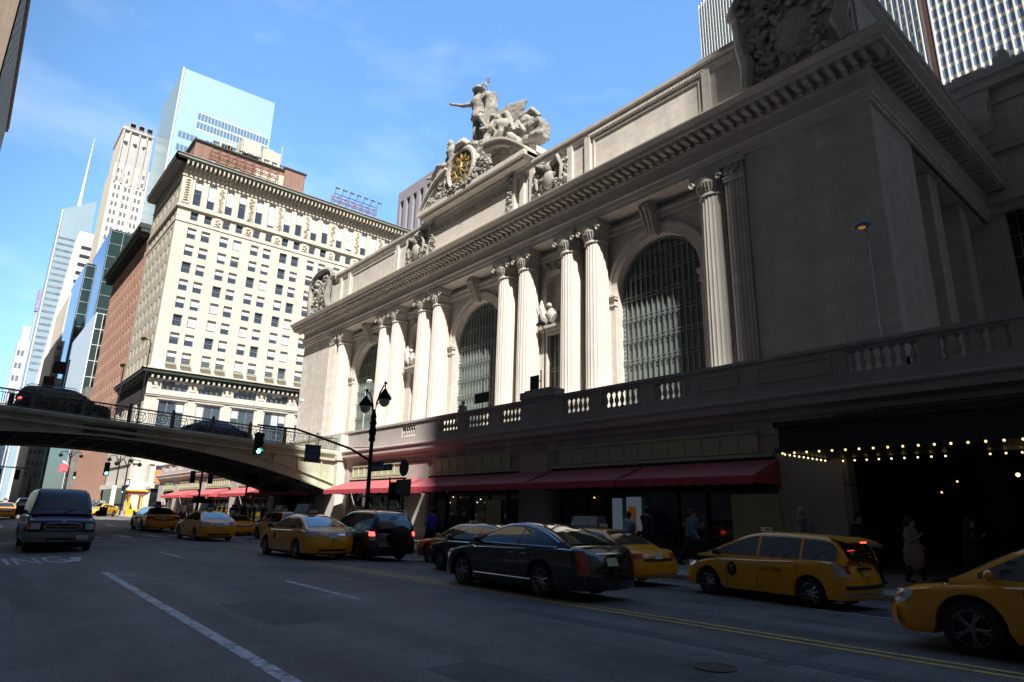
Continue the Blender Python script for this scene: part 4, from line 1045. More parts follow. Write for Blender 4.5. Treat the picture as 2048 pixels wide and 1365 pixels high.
# glass tower with spire
t = thing('spired_glass_tower', 'far pale blue glass tower with tall white spire, farthest at the left', 'skyscraper', (-615,38,0))
q = MB(); P8 = [(-600,27.4),(-600,49.3),(-640,49.3),(-640,27.4)]
q.prism([(27.4,0),(49.6,0),(48.8,249),(27.8,235)], lambda u,v,w:(w,u,v), -640, -600)
q.build('walls', mat('pale_blue_glass', (.42,.56,.64), .25, metal=.3, var=.08, vscale=.08), t)
panes(t, 'window_band', [(.9, 21.2, z, z+1.9) for z in [100+5.2*k for k in range(22)]], ((-600,27.6,0),(0,1,0),(1,0,0)), mat('far_blue_band', (.26,.33,.40), .3, metal=.3, var=.5, vscale=.25))
q = MB(); q.box(-600.2,-599.4,27.1,27.9,0,234); q.tube((-610,38,236),(-610,38.6,310),1.5,.15,6)
for k in range(14): q.box(-611.2+k*.08,-608.8-k*.08,36.9+k*.08,39.1-k*.06,238+k*5,238.8+k*5)
q.build('spire', WHITEP, t)
# white banded tower
t = block('white_banded_tower', 'white tower with long dark window bands and a sloping white side', 'office tower', [(-500,-480,33.3,43,-1,176)], WHT, (-490,38,0))
q = MB(); q.prism([(33.3,176),(33.3,0),(26,0),(27.8,60),(30.0,114),(32,150)], lambda u,v,w:(w,u,v), -500,-480.01); q.build('sloping_flank', WHT, t)
panes(t, 'window_band', [(2.4-.012*(170-z)*1.0, 9.2, z, z+2.6) for z in [164-5.9*k for k in range(18)]], ((-480,33.3,0),(0,1,0),(1,0,0)), mat('far_dark_band', (.05,.045,.05), .3))
# green glass block
t = thing('green_glass_block', 'dark green glass office block with blue mirrored flank behind the brick hotel wing', 'office building', (-250,28,0))
q = MB(); q.box(-265,-230,24.0,48,-1,88.6); q.build('walls', TEAL, t)
q = MB(); q.box(-264.9,-230.1,23.93,23.99,-1,88.4); q.build('mirrored_flank', TEALB, t)
q = MB()
for k in range(20): q.box(-230,-229.93,24.1,48,88-4.4*k,88.12-4.4*k)
for y in (24.1,27.6,31.2,35): q.box(-230,-229.9,y,y+.12,0,88.6)
q.build('mullions', mat('light_mullion', (.35,.42,.42), .4), t)
panes(t, 'window_band', [(rr_[0], rr_[1], z+.5, z+2.4) for z, rr_ in zip([84.5-4.4*k for k in range(15)], [(.6,4.5),(1,6),(2,6.5),(.5,5),(1.5,4),(2.5,6.5),(.5,6.9),(1,5),(2,6),(.6,3.2),(1,6),(2,6.9),(.5,4),(1,6),(2,5)])], ((-230,24.1,0),(0,1,0),(1,0,0)), mat('deep_green_glass', (.03,.06,.06), .1, spec=.8), m=.03)
t = thing('teal_glass_block', 'lower teal glass block with blue side, left of the green glass block', 'office building', (-280,26,0))
q = MB(); q.box(-300,-266,22.3,30,-1,87); q.build('walls', TEAL, t)
q = MB(); q.box(-299.9,-266.1,22.2,22.29,-1,86.8); q.build('mirrored_flank', TEALB, t)
q = MB()
for k in range(18): q.box(-266,-265.92,22.4,30,86-4.6*k,86.2-4.6*k)
for y in (22.4,25.4,28.4): q.box(-266,-265.9,y,y+.15,0,87)
q.build('mullions', MATS['light_mullion'], t)
panes(t, 'window_band', [(.4, 3.0+(k%3), 82-4.6*k, 84-4.6*k) for k in range(14)], ((-266,22.4,0),(0,1,0),(1,0,0)), MATS['deep_green_glass'], m=.03)
# low white glass block
t = thing('white_glass_block', 'low white and teal glass block wedged beside the brick hotel wing', 'office building', (-220,24,0))
q = MB(); q.box(-246,-200,21.4,27,-1,52.7); q.build('walls', TEAL, t)
q = MB(); q.box(-245.9,-200.05,21.3,21.39,22,52.6); q.build('white_flank', mat('white_glass_panel', (.82,.86,.90), .25, metal=.1), t)
q = MB(); q.box(-245.9,-200.05,21.31,21.38,-1,21.9); q.build('dark_flank', mat('slate_glass', (.07,.10,.14), .2, metal=.3), t)
q = MB()
for k in range(12): q.box(-200,-199.93,21.4,24.8,52.3-4.4*k,52.45-4.4*k)
for y in (21.4,23.0,24.6): q.box(-200,-199.9,y,y+.12,0,52.6)
q.build('mullions', WHITEP, t)
panes(t, 'window', [(1.8,3.1,49-4.4*k,51.4-4.4*k) for k in range(9)], ((-200,21.4,0),(0,1,0),(1,0,0)), GLASSD, m=.03)
# cream setback building
t = block('setback_office_building', 'cream stepped office building with small dark window pairs', 'office building', [(-345,-300,22.0,27.5,-1,84),(-345,-299,20.9,27,-1,64),(-345,-298,19.3,27,-1,49),(-300,-291,22.3,27.0,-1,58)], PK, (-320,24,0))
rc = [(y, y+.75, z, z+1.8) for z in [80-4.2*k for k in range(4)] for y in (1.9,3.2,4.5)]
panes(t, 'window', rc, ((-300,22.0,0),(0,1,0),(1,0,0)), MATS['far_window'])
panes(t, 'window', [(y, y+.7, z, z+1.8) for z in [60-3.9*k for k in range(5)] for y in (.5,)] , ((-299,20.9,0),(0,1,0),(1,0,0)), MATS['far_window'])
panes(t, 'window', [(y, y+.7, z, z+1.8) for z in [45-4.2*k for k in range(9)] for y in (.4,1.9)] , ((-298,19.3,0),(0,1,0),(1,0,0)), MATS['far_window'])
panes(t, 'window', [(y, y+.7, z, z+1.8) for z in [53-4.2*k for k in range(9)] for y in (.5,1.9,3.3)] , ((-291,22.3,0),(0,1,0),(1,0,0)), MATS['far_window'])
# light blue slanted tower
t = thing('light_blue_tower', 'broad pale blue glass tower with slanting roofline above the hotel', 'skyscraper', (-300,64,0))
q = MB(); q.prism([(44.2,-1),(84.5,-1),(84.5,191.5),(43.9,190)], lambda u,v,w:(w,u,v), -318, -280)
q.build('walls', mat('light_blue_glass', (.42,.62,.72), .3, metal=.15, var=.04, vscale=.05), t)
q = MB(); q.box(-280.2,-279.6,43.6,44.2,-1,190.3); q.build('edge_trim', WHITEP, t)
rc = []
for k in range(22): rc += [(8.5+1.42*k, 9.55+1.42*k, 168, 171.2), (8.5+1.42*k, 9.55+1.42*k, 163.7, 166.8)]
for r in range(8):
    for c in (2.0,13.2,24.4):
        for k in range(5): rc.append((c+1.6*k, c+1.6*k+1.3, 156.5-6.3*r, 159.5-6.3*r))
panes(t, 'window', rc, ((-280,44.2,0),(0,1,0),(1,0,0)), mat('far_pale_window', (.22,.34,.50), .2, metal=.3), m=.05)
q = MB(); q.box(-280,-279.93,52.3,84,163,163.5); q.box(-280,-279.93,52.3,84,171.4,171.9); q.box(-280,-279.93,52.3,84,167,167.6); q.build('louvre_frame', WHITEP, t)
# small far left buildings
t = block('far_street_tower', 'narrow grey and white tower far down the street at the left edge', 'building', [(-760,-740,22.5,31,-1,150),(-756,-742,24,30,150,165)], mat('far_grey_stone', (.52,.52,.55), .8, var=.1, vscale=.05), (-750,26,0))
panes(t, 'window', [(1.2+3*k, 3.2+3*k, z, z+5) for z in (40,52,64,76,88,100,112,124,136) for k in range(2)], ((-740,22.5,0),(0,1,0),(1,0,0)), MATS['far_window'])
t = block('far_sign_tower', 'thin far tower topped by a purple lattice sign drum', 'building', [(-860,-845,35.5,41,-1,205)], MATS['far_grey_stone'], (-850,38,0))
q = MB(); q.lathe(-852,38.5,[(5,207),(5,232)],12); q.build('sign_drum', mat('purple_lattice', (.30,.25,.42), .6, var=.5, vscale=.3), t)
t = block('far_left_block', 'pale grey block at the far end of the street, left edge', 'building', [(-640,-600,14,19.5,-1,62),(-900,-640,12,20,-1,80)], MATS['far_grey_stone'], (-620,17,0))
panes(t, 'window', [(.8+1.6*k, 1.7+1.6*k, z, z+2.4) for z in range(8,58,5) for k in range(3)], ((-600,14,0),(0,1,0),(1,0,0)), MATS['far_window'])
# flagged facades under the viaduct
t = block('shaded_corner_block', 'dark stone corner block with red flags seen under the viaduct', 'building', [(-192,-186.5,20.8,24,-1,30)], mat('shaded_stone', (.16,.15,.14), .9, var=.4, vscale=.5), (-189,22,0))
for k in range(4):
    f = MB(); f.tube((-190+k*1.2,20.8,10.5),(-190+k*1.2,19.3,12),.06,seg=5,m=1); f.box(-190+k*1.2-.04,-190+k*1.2+.04,19.0,20.4,9.4,11.2,0); f.build('flag', [mat('flag_red', (.5,.12,.15), .8) if 'flag_red' not in MATS else MATS['flag_red'], WHITEP], t)
panes(t, 'window', [(1+1.6*k, 2.0+1.6*k, z, z+2.4) for z in (6,10,14,18,22) for k in range(2)], ((-192,20.8,0),(1,0,0),(0,-1,0)), GLASSD)
# grey slab behind the terminal
t = thing('grey_slab_tower', 'purple grey tower with tall narrow window slots behind the clock statue', 'office tower', (-163,110,0))
hs = []
for k in range(8): hs.append((1.6+4.15*k, 3.9+4.15*k, 92, 105.5))
for r in range(12):
    for k in range(8): hs.append((2.2+4.15*k, 4.4+4.15*k, 87.5-6*r, 88.6-6*r))
q = MB(); holewall(q, (-180.5,100,0), (1,0,0), (0,0,1), (0,-1,0), 34.6, 109.3, hs, .9); q.box(-180.4,-146.0,101.2,130,0,109.2)
q.build('walls', mat('mauve_granite', (.29,.275,.31), .7, var=.1, vscale=.4), t)
panes(t, 'window', [h for h in hs], ((-180.5,101.1,0),(1,0,0),(0,-1,0)), mat('slot_glass', (.13,.19,.25), .12, metal=.7), m=.3)

# big gridded tower
def gtower():
    t = thing('gridded_office_tower', 'huge concrete tower with a dense grid of windows and white mullions', 'office tower', (-20,190,0))
    A = Vector((-36.9,175,0)); B = Vector((75,175,0)); dC = Vector((-cos(radians(20)), sin(radians(20)), 0)); C = A+dC*91
    SP = mat('tower_spandrel', (.58,.55,.52), .8, var=.05, vscale=.2); MU = mat('tower_mullion', (.72,.76,.73), .6)
    GL = mat('tower_glass', (.24,.33,.52), .22, metal=.35, var=.4, vscale=.25)
    q = MB()
    q.prism([(C.x,C.y),(A.x-.8,A.y+.4),(A.x+.4,A.y+.0),(B.x,B.y),(B.x,B.y+40),(C.x,C.y+30)], lambda u,v,w:(u,v,w), 20, 215)
    q.build('walls', SP, t)
    fh, mw = 3.73, 1.68
    for O, D, nc in ((A+Vector((.9,0,0)), Vector((1,0,0)), 64), (C, -dC, 53)):
        N = Vector((D.y,-D.x,0)); rects = []; mm = MB()
        for r in range(52):
            z = 22+fh*r
            for c in range(nc): rects.append((c*mw+.42, (c+1)*mw-.08, z+1.0, z+fh-.25))
        P0 = O
        for c in range(nc+1):
            p = O+D*(c*mw+.17); a = p+N*.55
            e1 = D*.16
            mm.prism([((p-e1).x,(p-e1).y),((a-e1).x,(a-e1).y),((a+e1).x,(a+e1).y),((p+e1).x,(p+e1).y)], lambda u,v,w:(u,v,w), 20, 215)
        mm.build('mullions', MU, t)
        if D.x == 1: rects.sort(key=lambda q: abs(q[0]-12)+abs(q[2]-138)*1.0)
        else: rects.sort(key=lambda q: -1)
        panes(t, 'window', rects, (O, D, N), GL, m=.05)
    q = MB(); q.box(A.x-.5,A.x+.62,A.y-.3,A.y+.6,20,215); q.build('corner_recess', mat('recess_maroon', (.06,.02,.02), .8), t)
gtower()

# ---------------------------------------------------------------- buildings south of the street (unseen, sized to cast its shade)
DK = block_mat('dark_brick', (.24,.19,.15), .6, .2, mortar=.008, jd=.9, var=.08, nscale=.3)
def southb(name, label, x0, x1, y0, y1, z, m, step=7):
    t = thing(name, label, 'building', ((x0+x1)/2,(y0+y1)/2,-.2))
    hs = []; W = x1-x0; zz = 6
    rowsN = int((z-8)/4); 
    xs_ = []; u = 2.5
    while u < W-3: xs_.append(u); u += 3.6 if W < 70 else 5
    for r in range(rowsN):
        for u in xs_: hs.append((u, u+1.5, 6+4*r, 8.2+4*r))
    q = MB(); holewall(q, (x1,y1,-.2), (-1,0,0), (0,0,1), (0,1,0), W, z, hs, .3); q.box(x0,x1,y0,y1-.35,-.2,z-.2)
    q.box(x0-.6,x1+.6,y1-.3,y1+.7,z-1.6,z-.6); q.box(x0-.7,x1+.7,y0,y1+.9,z-.6,z)
    k = x0
    while k < x1: q.box(k,k+.5,y1,y1+.75,z-2.4,z-1.6); k += 1.8
    q.build('walls', m, t)
    g = MB(); g.face([(x0+1,y1-.3,3),(x1-1,y1-.3,3),(x1-1,y1-.3,z-3),(x0+1,y1-.3,z-3)]); g.build('glazing', GLASSD, t)
southb('brick_office_building', 'brown brick office building on the near south side of the street', -20, 41.8, -40, -12.6, 83, DK)
southb('bank_building', 'taller stone bank building east of the brick block, south side', 42.1, 91, -22, -12.6, 124, DK)
southb('corner_skyscraper', 'very tall brown skyscraper at the south east corner', 90.6, 140, -30, -12.75, 216, DK)
def southmass(name, label, x0, x1, y0, y1, z):  # unseen building masses added to cut sky light on street and terminal
    t = thing(name, label, 'building', ((x0+x1)/2,(y0+y1)/2,-.2)); q = MB(); q.box(x0,x1,y0,y1,-.2,z*.8); q.box(x0+6,x1-6,y0+6,y1-4,z*.8,z)
    q.build('walls', DK, t); g = MB(); k = x0+3
    while k < x1-4: g.box(k,k+2.2,y1,y1+.06,8,z*.8-4); k += 5.5
    g.build('window_columns', GLASSD, t)
southmass('stepped_sky_blocker','unseen stepped mass added behind the brick block to block sky light',-40,40,-110,-62,200)
southmass('tall_sky_blocker','unseen tall mass added farther south west to block sky light',-130,-50,-130,-70,215)
southmass('tall_sky_blocker','unseen tall mass added south east behind the bank to block sky light',50,118,-110,-66,150)
southmass('east_sky_blocker','unseen wide mass added at the east end to block sky light',130,170,-5,150,170)
# ---------------------------------------------------------------- vehicles
TYRE = mat('tyre_rubber', (.016,.016,.017), .85); ALLOY = mat('alloy_rim', (.34,.34,.35), .3, metal=.9); ALLOYD = mat('dull_rim', (.20,.20,.20), .4, metal=.7)
CGL = mat('car_glass', (.012,.014,.016), .04, spec=1.0, coat=1); CHROME = mat('chrome', (.6,.6,.62), .15, metal=1)
HEADL = mat('headlight_lens', (.55,.57,.6), .12, coat=1); REDL = mat('tail_light_lens', (.38,.012,.015), .15, coat=1); REDON = mat('brake_light_on', (.8,.02,.02), .3, emit=(1,.05,.04), es=3)
CLEARL = mat('clear_tail_lens', (.5,.48,.5), .15, coat=1); AMB = mat('amber_lens', (.65,.22,.05), .2); PLATE = mat('licence_plate', (.62,.62,.58), .6); PLATEY = mat('yellow_plate', (.62,.62,.38), .6)
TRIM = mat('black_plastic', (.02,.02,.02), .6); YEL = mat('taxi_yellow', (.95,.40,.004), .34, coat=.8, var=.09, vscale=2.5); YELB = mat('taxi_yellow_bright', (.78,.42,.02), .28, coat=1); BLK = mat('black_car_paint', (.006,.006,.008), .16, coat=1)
NAVY = mat('navy_van_paint', (.014,.02,.085), .38, coat=.35); GREYB = mat('silver_bumper', (.22,.225,.225), .5, metal=.1); BLKG = mat('black_green_paint', (.006,.009,.011), .2, coat=1); WHC = mat('white_car_paint', (.6,.6,.62), .25, coat=1)
SIGNP = mat('roof_sign_panel', (.42,.44,.50), .35, var=.5, vscale=3); SIGNB = mat('roof_sign_body', (.10,.10,.11), .5); LETY = mat('emblem_yellow', (.75,.4,.04), .6)
def cr(P, x):
    P = sorted(P)
    if x <= P[0][0]: return P[0][1]
    if x >= P[-1][0]: return P[-1][1]
    for i in range(len(P)-1):
        if P[i][0] <= x <= P[i+1][0]:
            x0, y0 = P[i]; x1, y1 = P[i+1]; t = (x-x0)/(x1-x0)
            m0 = (y1-P[i-1][1])/(x1-P[i-1][0])*(x1-x0) if i > 0 else (y1-y0)
            m1 = (P[i+2][1]-y0)/(P[i+2][0]-x0)*(x1-x0) if i+2 < len(P) else (y1-y0)
            if i+2 < len(P) and (y1-y0)*(P[i+2][1]-y1) <= 0: m1 = 0
            if i > 0 and (y1-y0)*(y0-P[i-1][1]) <= 0: m0 = 0
            return (2*t**3-3*t*t+1)*y0+(t**3-2*t*t+t)*m0+(-2*t**3+3*t*t)*y1+(t**3-t*t)*m1
class Car:
    def __init__(s, L, W, wb, fo, r, top, roof, belt, sill=.22, ef=.55, er=.45, nose=(.62,.3), tail=(.8,.3), roofw=.66, p=2.6):
        s.L, s.W, s.wb, s.fo, s.r = L, W, wb, fo, r; s.top, s.roof, s.belt = top, roof, belt; s.sill = sill; s.ef, s.er, s.p = ef, er, p
        s.xf = L/2-fo; s.xr = s.xf-wb; s.roofw = roofw; s.lean = .17 if p < 4 else .06; s.x0 = min(a for a, b in roof); s.x1 = max(a for a, b in roof); s.H = max(b for a, b in roof)
    def w(s, x):
        h = s.W/2
        if x > s.L/2-s.ef: t = (x-(s.L/2-s.ef))/s.ef; return h*(max(0,1-min(1,t)**s.p))**(1/s.p)*.92+h*.08*(1-t*.5)
        if x < -s.L/2+s.er: t = (-s.L/2+s.er-x)/s.er; return h*(max(0,1-min(1,t)**s.p))**(1/s.p)*.92+h*.08*(1-t*.5)
        return h*(1-.012*abs(x/(s.L/2))**2)
    def warp(s, p):      # bumpers stand out, the panels above lean inward
        x, y, z = p; zr = s.belt
        for e in (1,-1):
            d = e*x-(s.L/2-.75)
            if d > 0:
                t = (d/.75)**2; a = max(0, (z-.52)/max(.1, zr-.52)); b = max(0, (.34-z)/.2)
                x -= e*t*(s.lean*min(1.3,a)**1.4 + .10*b)
        return (x, y, z)
    def side(s, x, z):   # y of body side at height z
        zs = cr(s.top, x); k = max(0, min(1, (z-s.sill)/(zs-s.sill)))
        return s.w(x)*(.93+.07*sin(pi*min(1, .12+k*.86))**.5 if k < .85 else .985-.06*((k-.85)/.15)**2)
    def green(s, x):  # returns belt, roof z
        return s.belt, cr(s.roof, x)
    def gy(s, x, z):
        k = (z-s.belt)/(s.H-s.belt); wb_ = s.side(x, s.belt-.06)*.955
        return wb_*(1-k*(1-s.roofw)*1.0)-.035*max(0,k)**3
    def body_mesh(s):
        xs = set()
        n = 46
        for i in range(n+1): xs.add(round(-s.L/2+s.L*i/n, 4))
        for e in range(9):
            t = e/8; xs.add(round(s.L/2-s.ef*(1-sin(t*pi/2)), 4)); xs.add(round(-s.L/2+s.er*(1-sin(t*pi/2)), 4))
        R = s.r+.065
        for xc in (s.xf, s.xr):
            for i in range(13): xs.add(round(xc-R*cos(pi*i/12), 4))
        xs = sorted(xs); mb = MB(); rows = []
        for x in xs:
            zt = cr(s.top, x); zb = s.sill
            for xc in (s.xf, s.xr):
                if abs(x-xc) <= R+1e-4: zb = max(zb, s.r+sqrt(max(0, R*R-(x-xc)**2)))
            w = s.w(x); zb = min(zb, zt-.12)
            hs = zt-zb; ring = [(0,zb+.0),(w*.72,zb+.0),(s.side(x,zb)*.995,zb+.012)]
            for k in (.12,.3,.5,.68,.82,.92): z = zb+hs*k; ring.append((s.side(x,z), z))
            ring += [(s.side(x,zt-.02)*.955, zt-.015), (w*.75, zt+.012), (w*.35, zt+.028), (0, zt+.033)]
            full = [(x, y, z) for y, z in ring] + [(x, -y, z) for y, z in ring[::-1][1:-1]]
            rows.append(full)
        mb.grid(rows, 0, True); mb.face(rows[0]); mb.face(rows[-1]); mb.v = [s.warp(v) for v in mb.v]
        # cabin
        rows = []; n = 44
        for i in range(n+1):
            x = s.x0+(s.x1-s.x0)*i/n; b, z = s.green(x); z = max(z, b+.002); h = z-b
            ring = [(s.gy(x,b)+.005, b-.05)]
            for k in (0,.3,.6,.82,.93): ring.append((s.gy(x,b+h*k), b+h*k))
            yt = s.gy(x, z); ring += [(yt*.93, z+.0), (yt*.6, z+.018), (0, z+.026)]
            rows.append([(x,y,q) for y, q in ring]+[(x,-y,q) for y, q in ring[::-1][1:]])
        mb.grid(rows)
        return mb
    def strip(s, xa, xb, za, zb, off=.008, n=10, both=True, sgn=1, nz=4):
        mb = MB()
        rows = []
        for j in range(nz+1):
            rows.append([(x, sgn*(s.side(x, (fz(za,x)+(fz(zb,x)-fz(za,x))*j/nz))+off), fz(za,x)+(fz(zb,x)-fz(za,x))*j/nz) for x in [xa+(xb-xa)*i/n for i in range(n+1)]])
        mb.grid(rows); return mb
    def endband(s, front, ylim, za, zb, off=.01, y0=None, n=16, nz=2):
        """patch wrapping across one end between y0..ylim"""
        mb = MB(); e = 1 if front else -1; ed = s.ef if front else s.er
        ys = [(-ylim if y0 is None else y0)+(ylim-(-ylim if y0 is None else y0))*i/n for i in range(n+1)]
        rows = []
        for j in range(nz+1):
            z = za+(zb-za)*j/nz; row = []
            for y in ys:
                lo, hi = s.L/2-ed, s.L/2
                for _ in range(22):
                    m = (lo+hi)/2
                    if s.side(e*m, z) > abs(y): lo = m
                    else: hi = m
                row.append((e*(lo+off), y*(1+off/ max(.3,abs(ylim))), z))
            rows.append(row)
        mb.grid([[s.warp(v) for v in r] for r in rows]); return mb
def fz(z, x): return z(x) if callable(z) else z
def wheel_meshes(r, w, n, rimmat, key):
    t = MB(); prof = [(r*.66,-w/2),(r*.9,-w/2),(r*.97,-w/2+.015),(r,-w/2+.04),(r,w/2-.04),(r*.97,w/2-.015),(r*.9,w/2),(r*.66,w/2)]
    rows = []
    seg = 32
    for a in range(seg):
        c, s_ = cos(2*pi*a/seg), sin(2*pi*a/seg); rows.append([(R*c, y, R*s_) for R, y in prof])
    rows.append(rows[0]); t.grid(rows)
    m = MB(); rows = []
    for a in range(seg+1):
        c, s_ = cos(2*pi*a/seg), sin(2*pi*a/seg); rows.append([(R*c, y, R*s_) for R, y in ((r*.68,w/2-.005),(r*.64,w/2+.004),(r*.60,w/2-.02),(r*.58,w/2-.07))])
    m.grid(rows)
    for k in range(n):
        a = 2*pi*k/n; c, s_ = cos(a), sin(a)
        for q in (-.09,.09) if n < 9 else (0,):
            c2, s2 = cos(a+q*1.6), sin(a+q*1.6)
            m.path([(r*.12*c,w/2-.02,r*.12*s_),(r*.38*cos(a+q*.8),w/2-.012,r*.38*sin(a+q*.8)),(r*.61*c2,w/2-.018,r*.61*s2)], [.028,.02,.018], 5)
    rows = []
    for a in range(17):
        c, s_ = cos(2*pi*a/16), sin(2*pi*a/16); rows.append([(.001*c,w/2+.0,.001*s_),(r*.15*c,w/2-.002,r*.15*s_),(r*.17*c,w/2-.04,r*.17*s_)])
    m.grid(rows)
    d = MB(); d.prism([(r*.62*cos(2*pi*k/24), r*.62*sin(2*pi*k/24)) for k in range(24)], lambda u,v,q:(u,q,v), w/2-.085, w/2-.075)
    return t.mesh('wheel', TYRE, smooth=40), m.mesh('rim', rimmat, smooth=40), d.mesh('brake_disc', TRIM)
WC = {}
def make_car(name, label, car, paint, group=None, rimn=10, rimmat=None, glass=None, kind='sedan', plate=None, rims=True, trunk=True):
    root = thing(name, label, {'taxi':'taxi'}.get(name.split('_')[0], 'car') if 'van' not in name else 'van', (0,0,0), group=group)
    s = car; rimmat = rimmat or ALLOY
    body = s.body_mesh().build('body', paint, root, smooth=38)
    # wheels
    key = (s.r, rimn, rimmat.name)
    if key not in WC: WC[key] = wheel_meshes(s.r, .21, rimn, rimmat, key)
    for x in (s.xf, s.xr):
        for sg in (1,-1):
            o = bpy.data.objects.new('wheel', WC[key][0]); COL.objects.link(o); o.parent = root
            o.location = (x, sg*(s.W/2-.13), s.r); o.rotation_euler = (0, .3*x, 0 if sg > 0 else pi); OFF[o.name] = (0,0,0)
            for q, nm in ((1,'rim'),(2,'brake_disc')):
                c = bpy.data.objects.new(nm, WC[key][q]); COL.objects.link(c); c.parent = o
    wl_ = MB()
    for x in (s.xf, s.xr): wl_.box(x-s.r-.06,x+s.r+.06,-s.W/2+.26,s.W/2-.26,.18,s.r*2+.03)
    wl_.box(s.xr-.3,s.xf+.3,-s.W/2+.2,s.W/2-.2,.14,.24)
    wl_.build('underbody', TRIM, root)
    # glasshouse panes
    gl = glass or CGL
    def top_of(x, m=.075): return min(s.green(x)[1]-m, s.H-m-.01)
    bz = s.belt+.035
    xsA = [x for x in [s.x0+(s.x1-s.x0)*i/120 for i in range(121)] if top_of(x)-bz > .0]
    xa, xb = min(xsA), max(xsA)
    cuts = {'sedan':[xa+.12,(xa+xb)/2+.03-.12,xb-.06],'wagon':[xa+.1,xa+(xb-xa)*.28,xa+(xb-xa)*.60,xb-.08],'van':[xa+.15,xa+1.55,xa+2.9,xb-.1]}[kind]
    for sg in (1,-1):
        for a, b in zip(cuts[:-1], cuts[1:]):
            a2, b2 = a+.035, b-.035
            n = 14; P = [a2+(b2-a2)*i/n for i in range(n+1)]
            q = MB(); q.grid([[(x, sg*(s.gy(x, bz+(top_of(x)-bz)*j/4)+.006), bz+(max(0,top_of(x)-bz))*j/4) for x in P] for j in range(5)])
            q.build('side_window', gl, root, smooth=60)
    st44 = [s.x0+(s.x1-s.x0)*i/44 for i in range(45)]
    def rcrown(t): return .026-(t/.6)*.008 if t < .6 else .018*(1-(t-.6)/.33)
    def endglass(nm, xs_, yf):
        q = MB(); rows = []
        for x in xs_:
            b, z = s.green(x); yt = s.gy(x, z)
            rows.append([(x, yt*t, z+.013+rcrown(abs(t))) for t in [yf*.93*k/6 for k in range(-6,7)]])
        q.grid(rows); q.build(nm, gl, root, smooth=60)
    zz = [x for x in [s.x0+(s.x1-s.x0)*i/200 for i in range(201)]]
    fr_ = [x for x in zz if x > (s.x0+s.x1)/2 and s.belt+.05 < s.green(x)[1] < s.H-.05]
    rr_ = [x for x in zz if x < (s.x0+s.x1)/2 and s.belt+.05 < s.green(x)[1] < s.H-.05]
    def zglass(nm, front, yf, zt=.06, zb=.05, off=.02):
        sel = [x for x in zz if (x > (s.x0+s.x1)/2) == front]; q = MB(); rows = []
        for j in range(13):
            z = s.belt+zb+(s.H-zt-s.belt-zb)*j/12
            x = min(sel, key=lambda a: abs(s.green(a)[1]-z)); e = 1 if front else -1; yt = s.gy(x, z)*.93
            rows.append([(x+e*off*(1-abs(t)*.3), yt*yf*t, z+.012+.02*(1-abs(t))) for t in (-1,-.75,-.4,0,.4,.75,1)])
        q.grid(rows); q.build(nm, gl, root, smooth=60)
    if kind == 'wagon': zglass('rear_window', False, .90, zt=.12, zb=.06, off=.03); rr_ = None
    if fr_: endglass('windscreen', [x for x in st44 if min(fr_) <= x <= max(fr_)], .94)
    if rr_ and kind != 'van': endglass('rear_window', [x for x in st44 if min(rr_) <= x <= max(rr_)], .90)
    # door seams, handles, mirrors
    q = MB(); hd = []
    seams = {'sedan':[s.xf-.62,(xa+xb)/2+.03-.1,s.xr+.35],'wagon':[s.xf-.6,xa+(xb-xa)*.60,xa+(xb-xa)*.30],'van':[s.xf-.55,s.xf-1.75]}[kind]
    for sg in (1,-1):
        for x in seams:
            for z0, z1 in ((s.sill+.1, s.belt-.05),):
                P = [z0+(z1-z0)*i/8 for i in range(9)]
                q.grid([[(x+d, sg*(s.side(x,z)+.004), z) for z in P] for d in (-.006,.006)])
    q.build('door_seams', TRIM, root)
    for sg in (1,-1):
        for x in seams[1:]:
            h = MB(); z = s.belt-.15; y = sg*(s.side(x+.18,z)+.02); h.path([(x+.1,y-sg*.02,z),(x+.13,y,z),(x+.25,y,z),(x+.28,y-sg*.02,z)], .012, 6); h.build('door_handle', CHROME if paint in (BLK,) else paint, root)
        m = MB(); x = xb-.28; y = sg*(s.gy(x,s.belt)+.02); m.path([(x,y,s.belt+.02),(x,y+sg*.1,s.belt+.06)],[.03,.03],6); m.ball((x,y+sg*.17,s.belt+.09),.1,10,7,sc=(.55,1,.75)); m.build('wing_mirror', TRIM if paint is YEL or paint is NAVY else paint, root, smooth=60)
    if plate is not None:
        p = MB(); z = plate[0]; p.box(-s.L/2-.03,-s.L/2-.015,-.16,.16,z,z+.16); p.v = [s.warp(v) for v in p.v]; p.build('licence_plate', plate[1], root)
    return root
def lights(root, s, front, ya, z0, z1, mt, nm, off=.012):
    for sg in (1,-1):
        lo, hi = (ya, s.W/2-.02)
        q = s.endband(front, hi, z0, z1, off, y0=lo, n=12, nz=3)
        if sg < 0: q.v = [(a,-b,c) for a, b, c in q.v]
        q.build(nm, mt, root, smooth=60)
def emblem(root, s, x, z, r=.15, sides=(1,-1)):
    for sg in sides:
        y = s.side(x,z)+.012
        q = MB(); q.prism([(x+r*.8*cos(2*pi*i/20), z+r*sin(2*pi*i/20)) for i in range(20)], lambda u,v,w_:(u,w_,v), sg*y, sg*(y-.01)); e = q.build('door_emblem', TRIM, root)
        M_ = frame((x, sg*(y+.003), z), (-sg,0,0), (0,0,1))
        text_obj('lettering', 'T', r*1.5, LETY, M_, e, depth=.002)
def door_text(root, s, x, z, body, size, mt, sides=(1,-1)):
    for sg in sides:
        text_obj('door_lettering', body, size, mt, frame((x, sg*(s.side(x,z)+.012), z), (-sg,0,0), (0,0,1)), root, depth=.002)
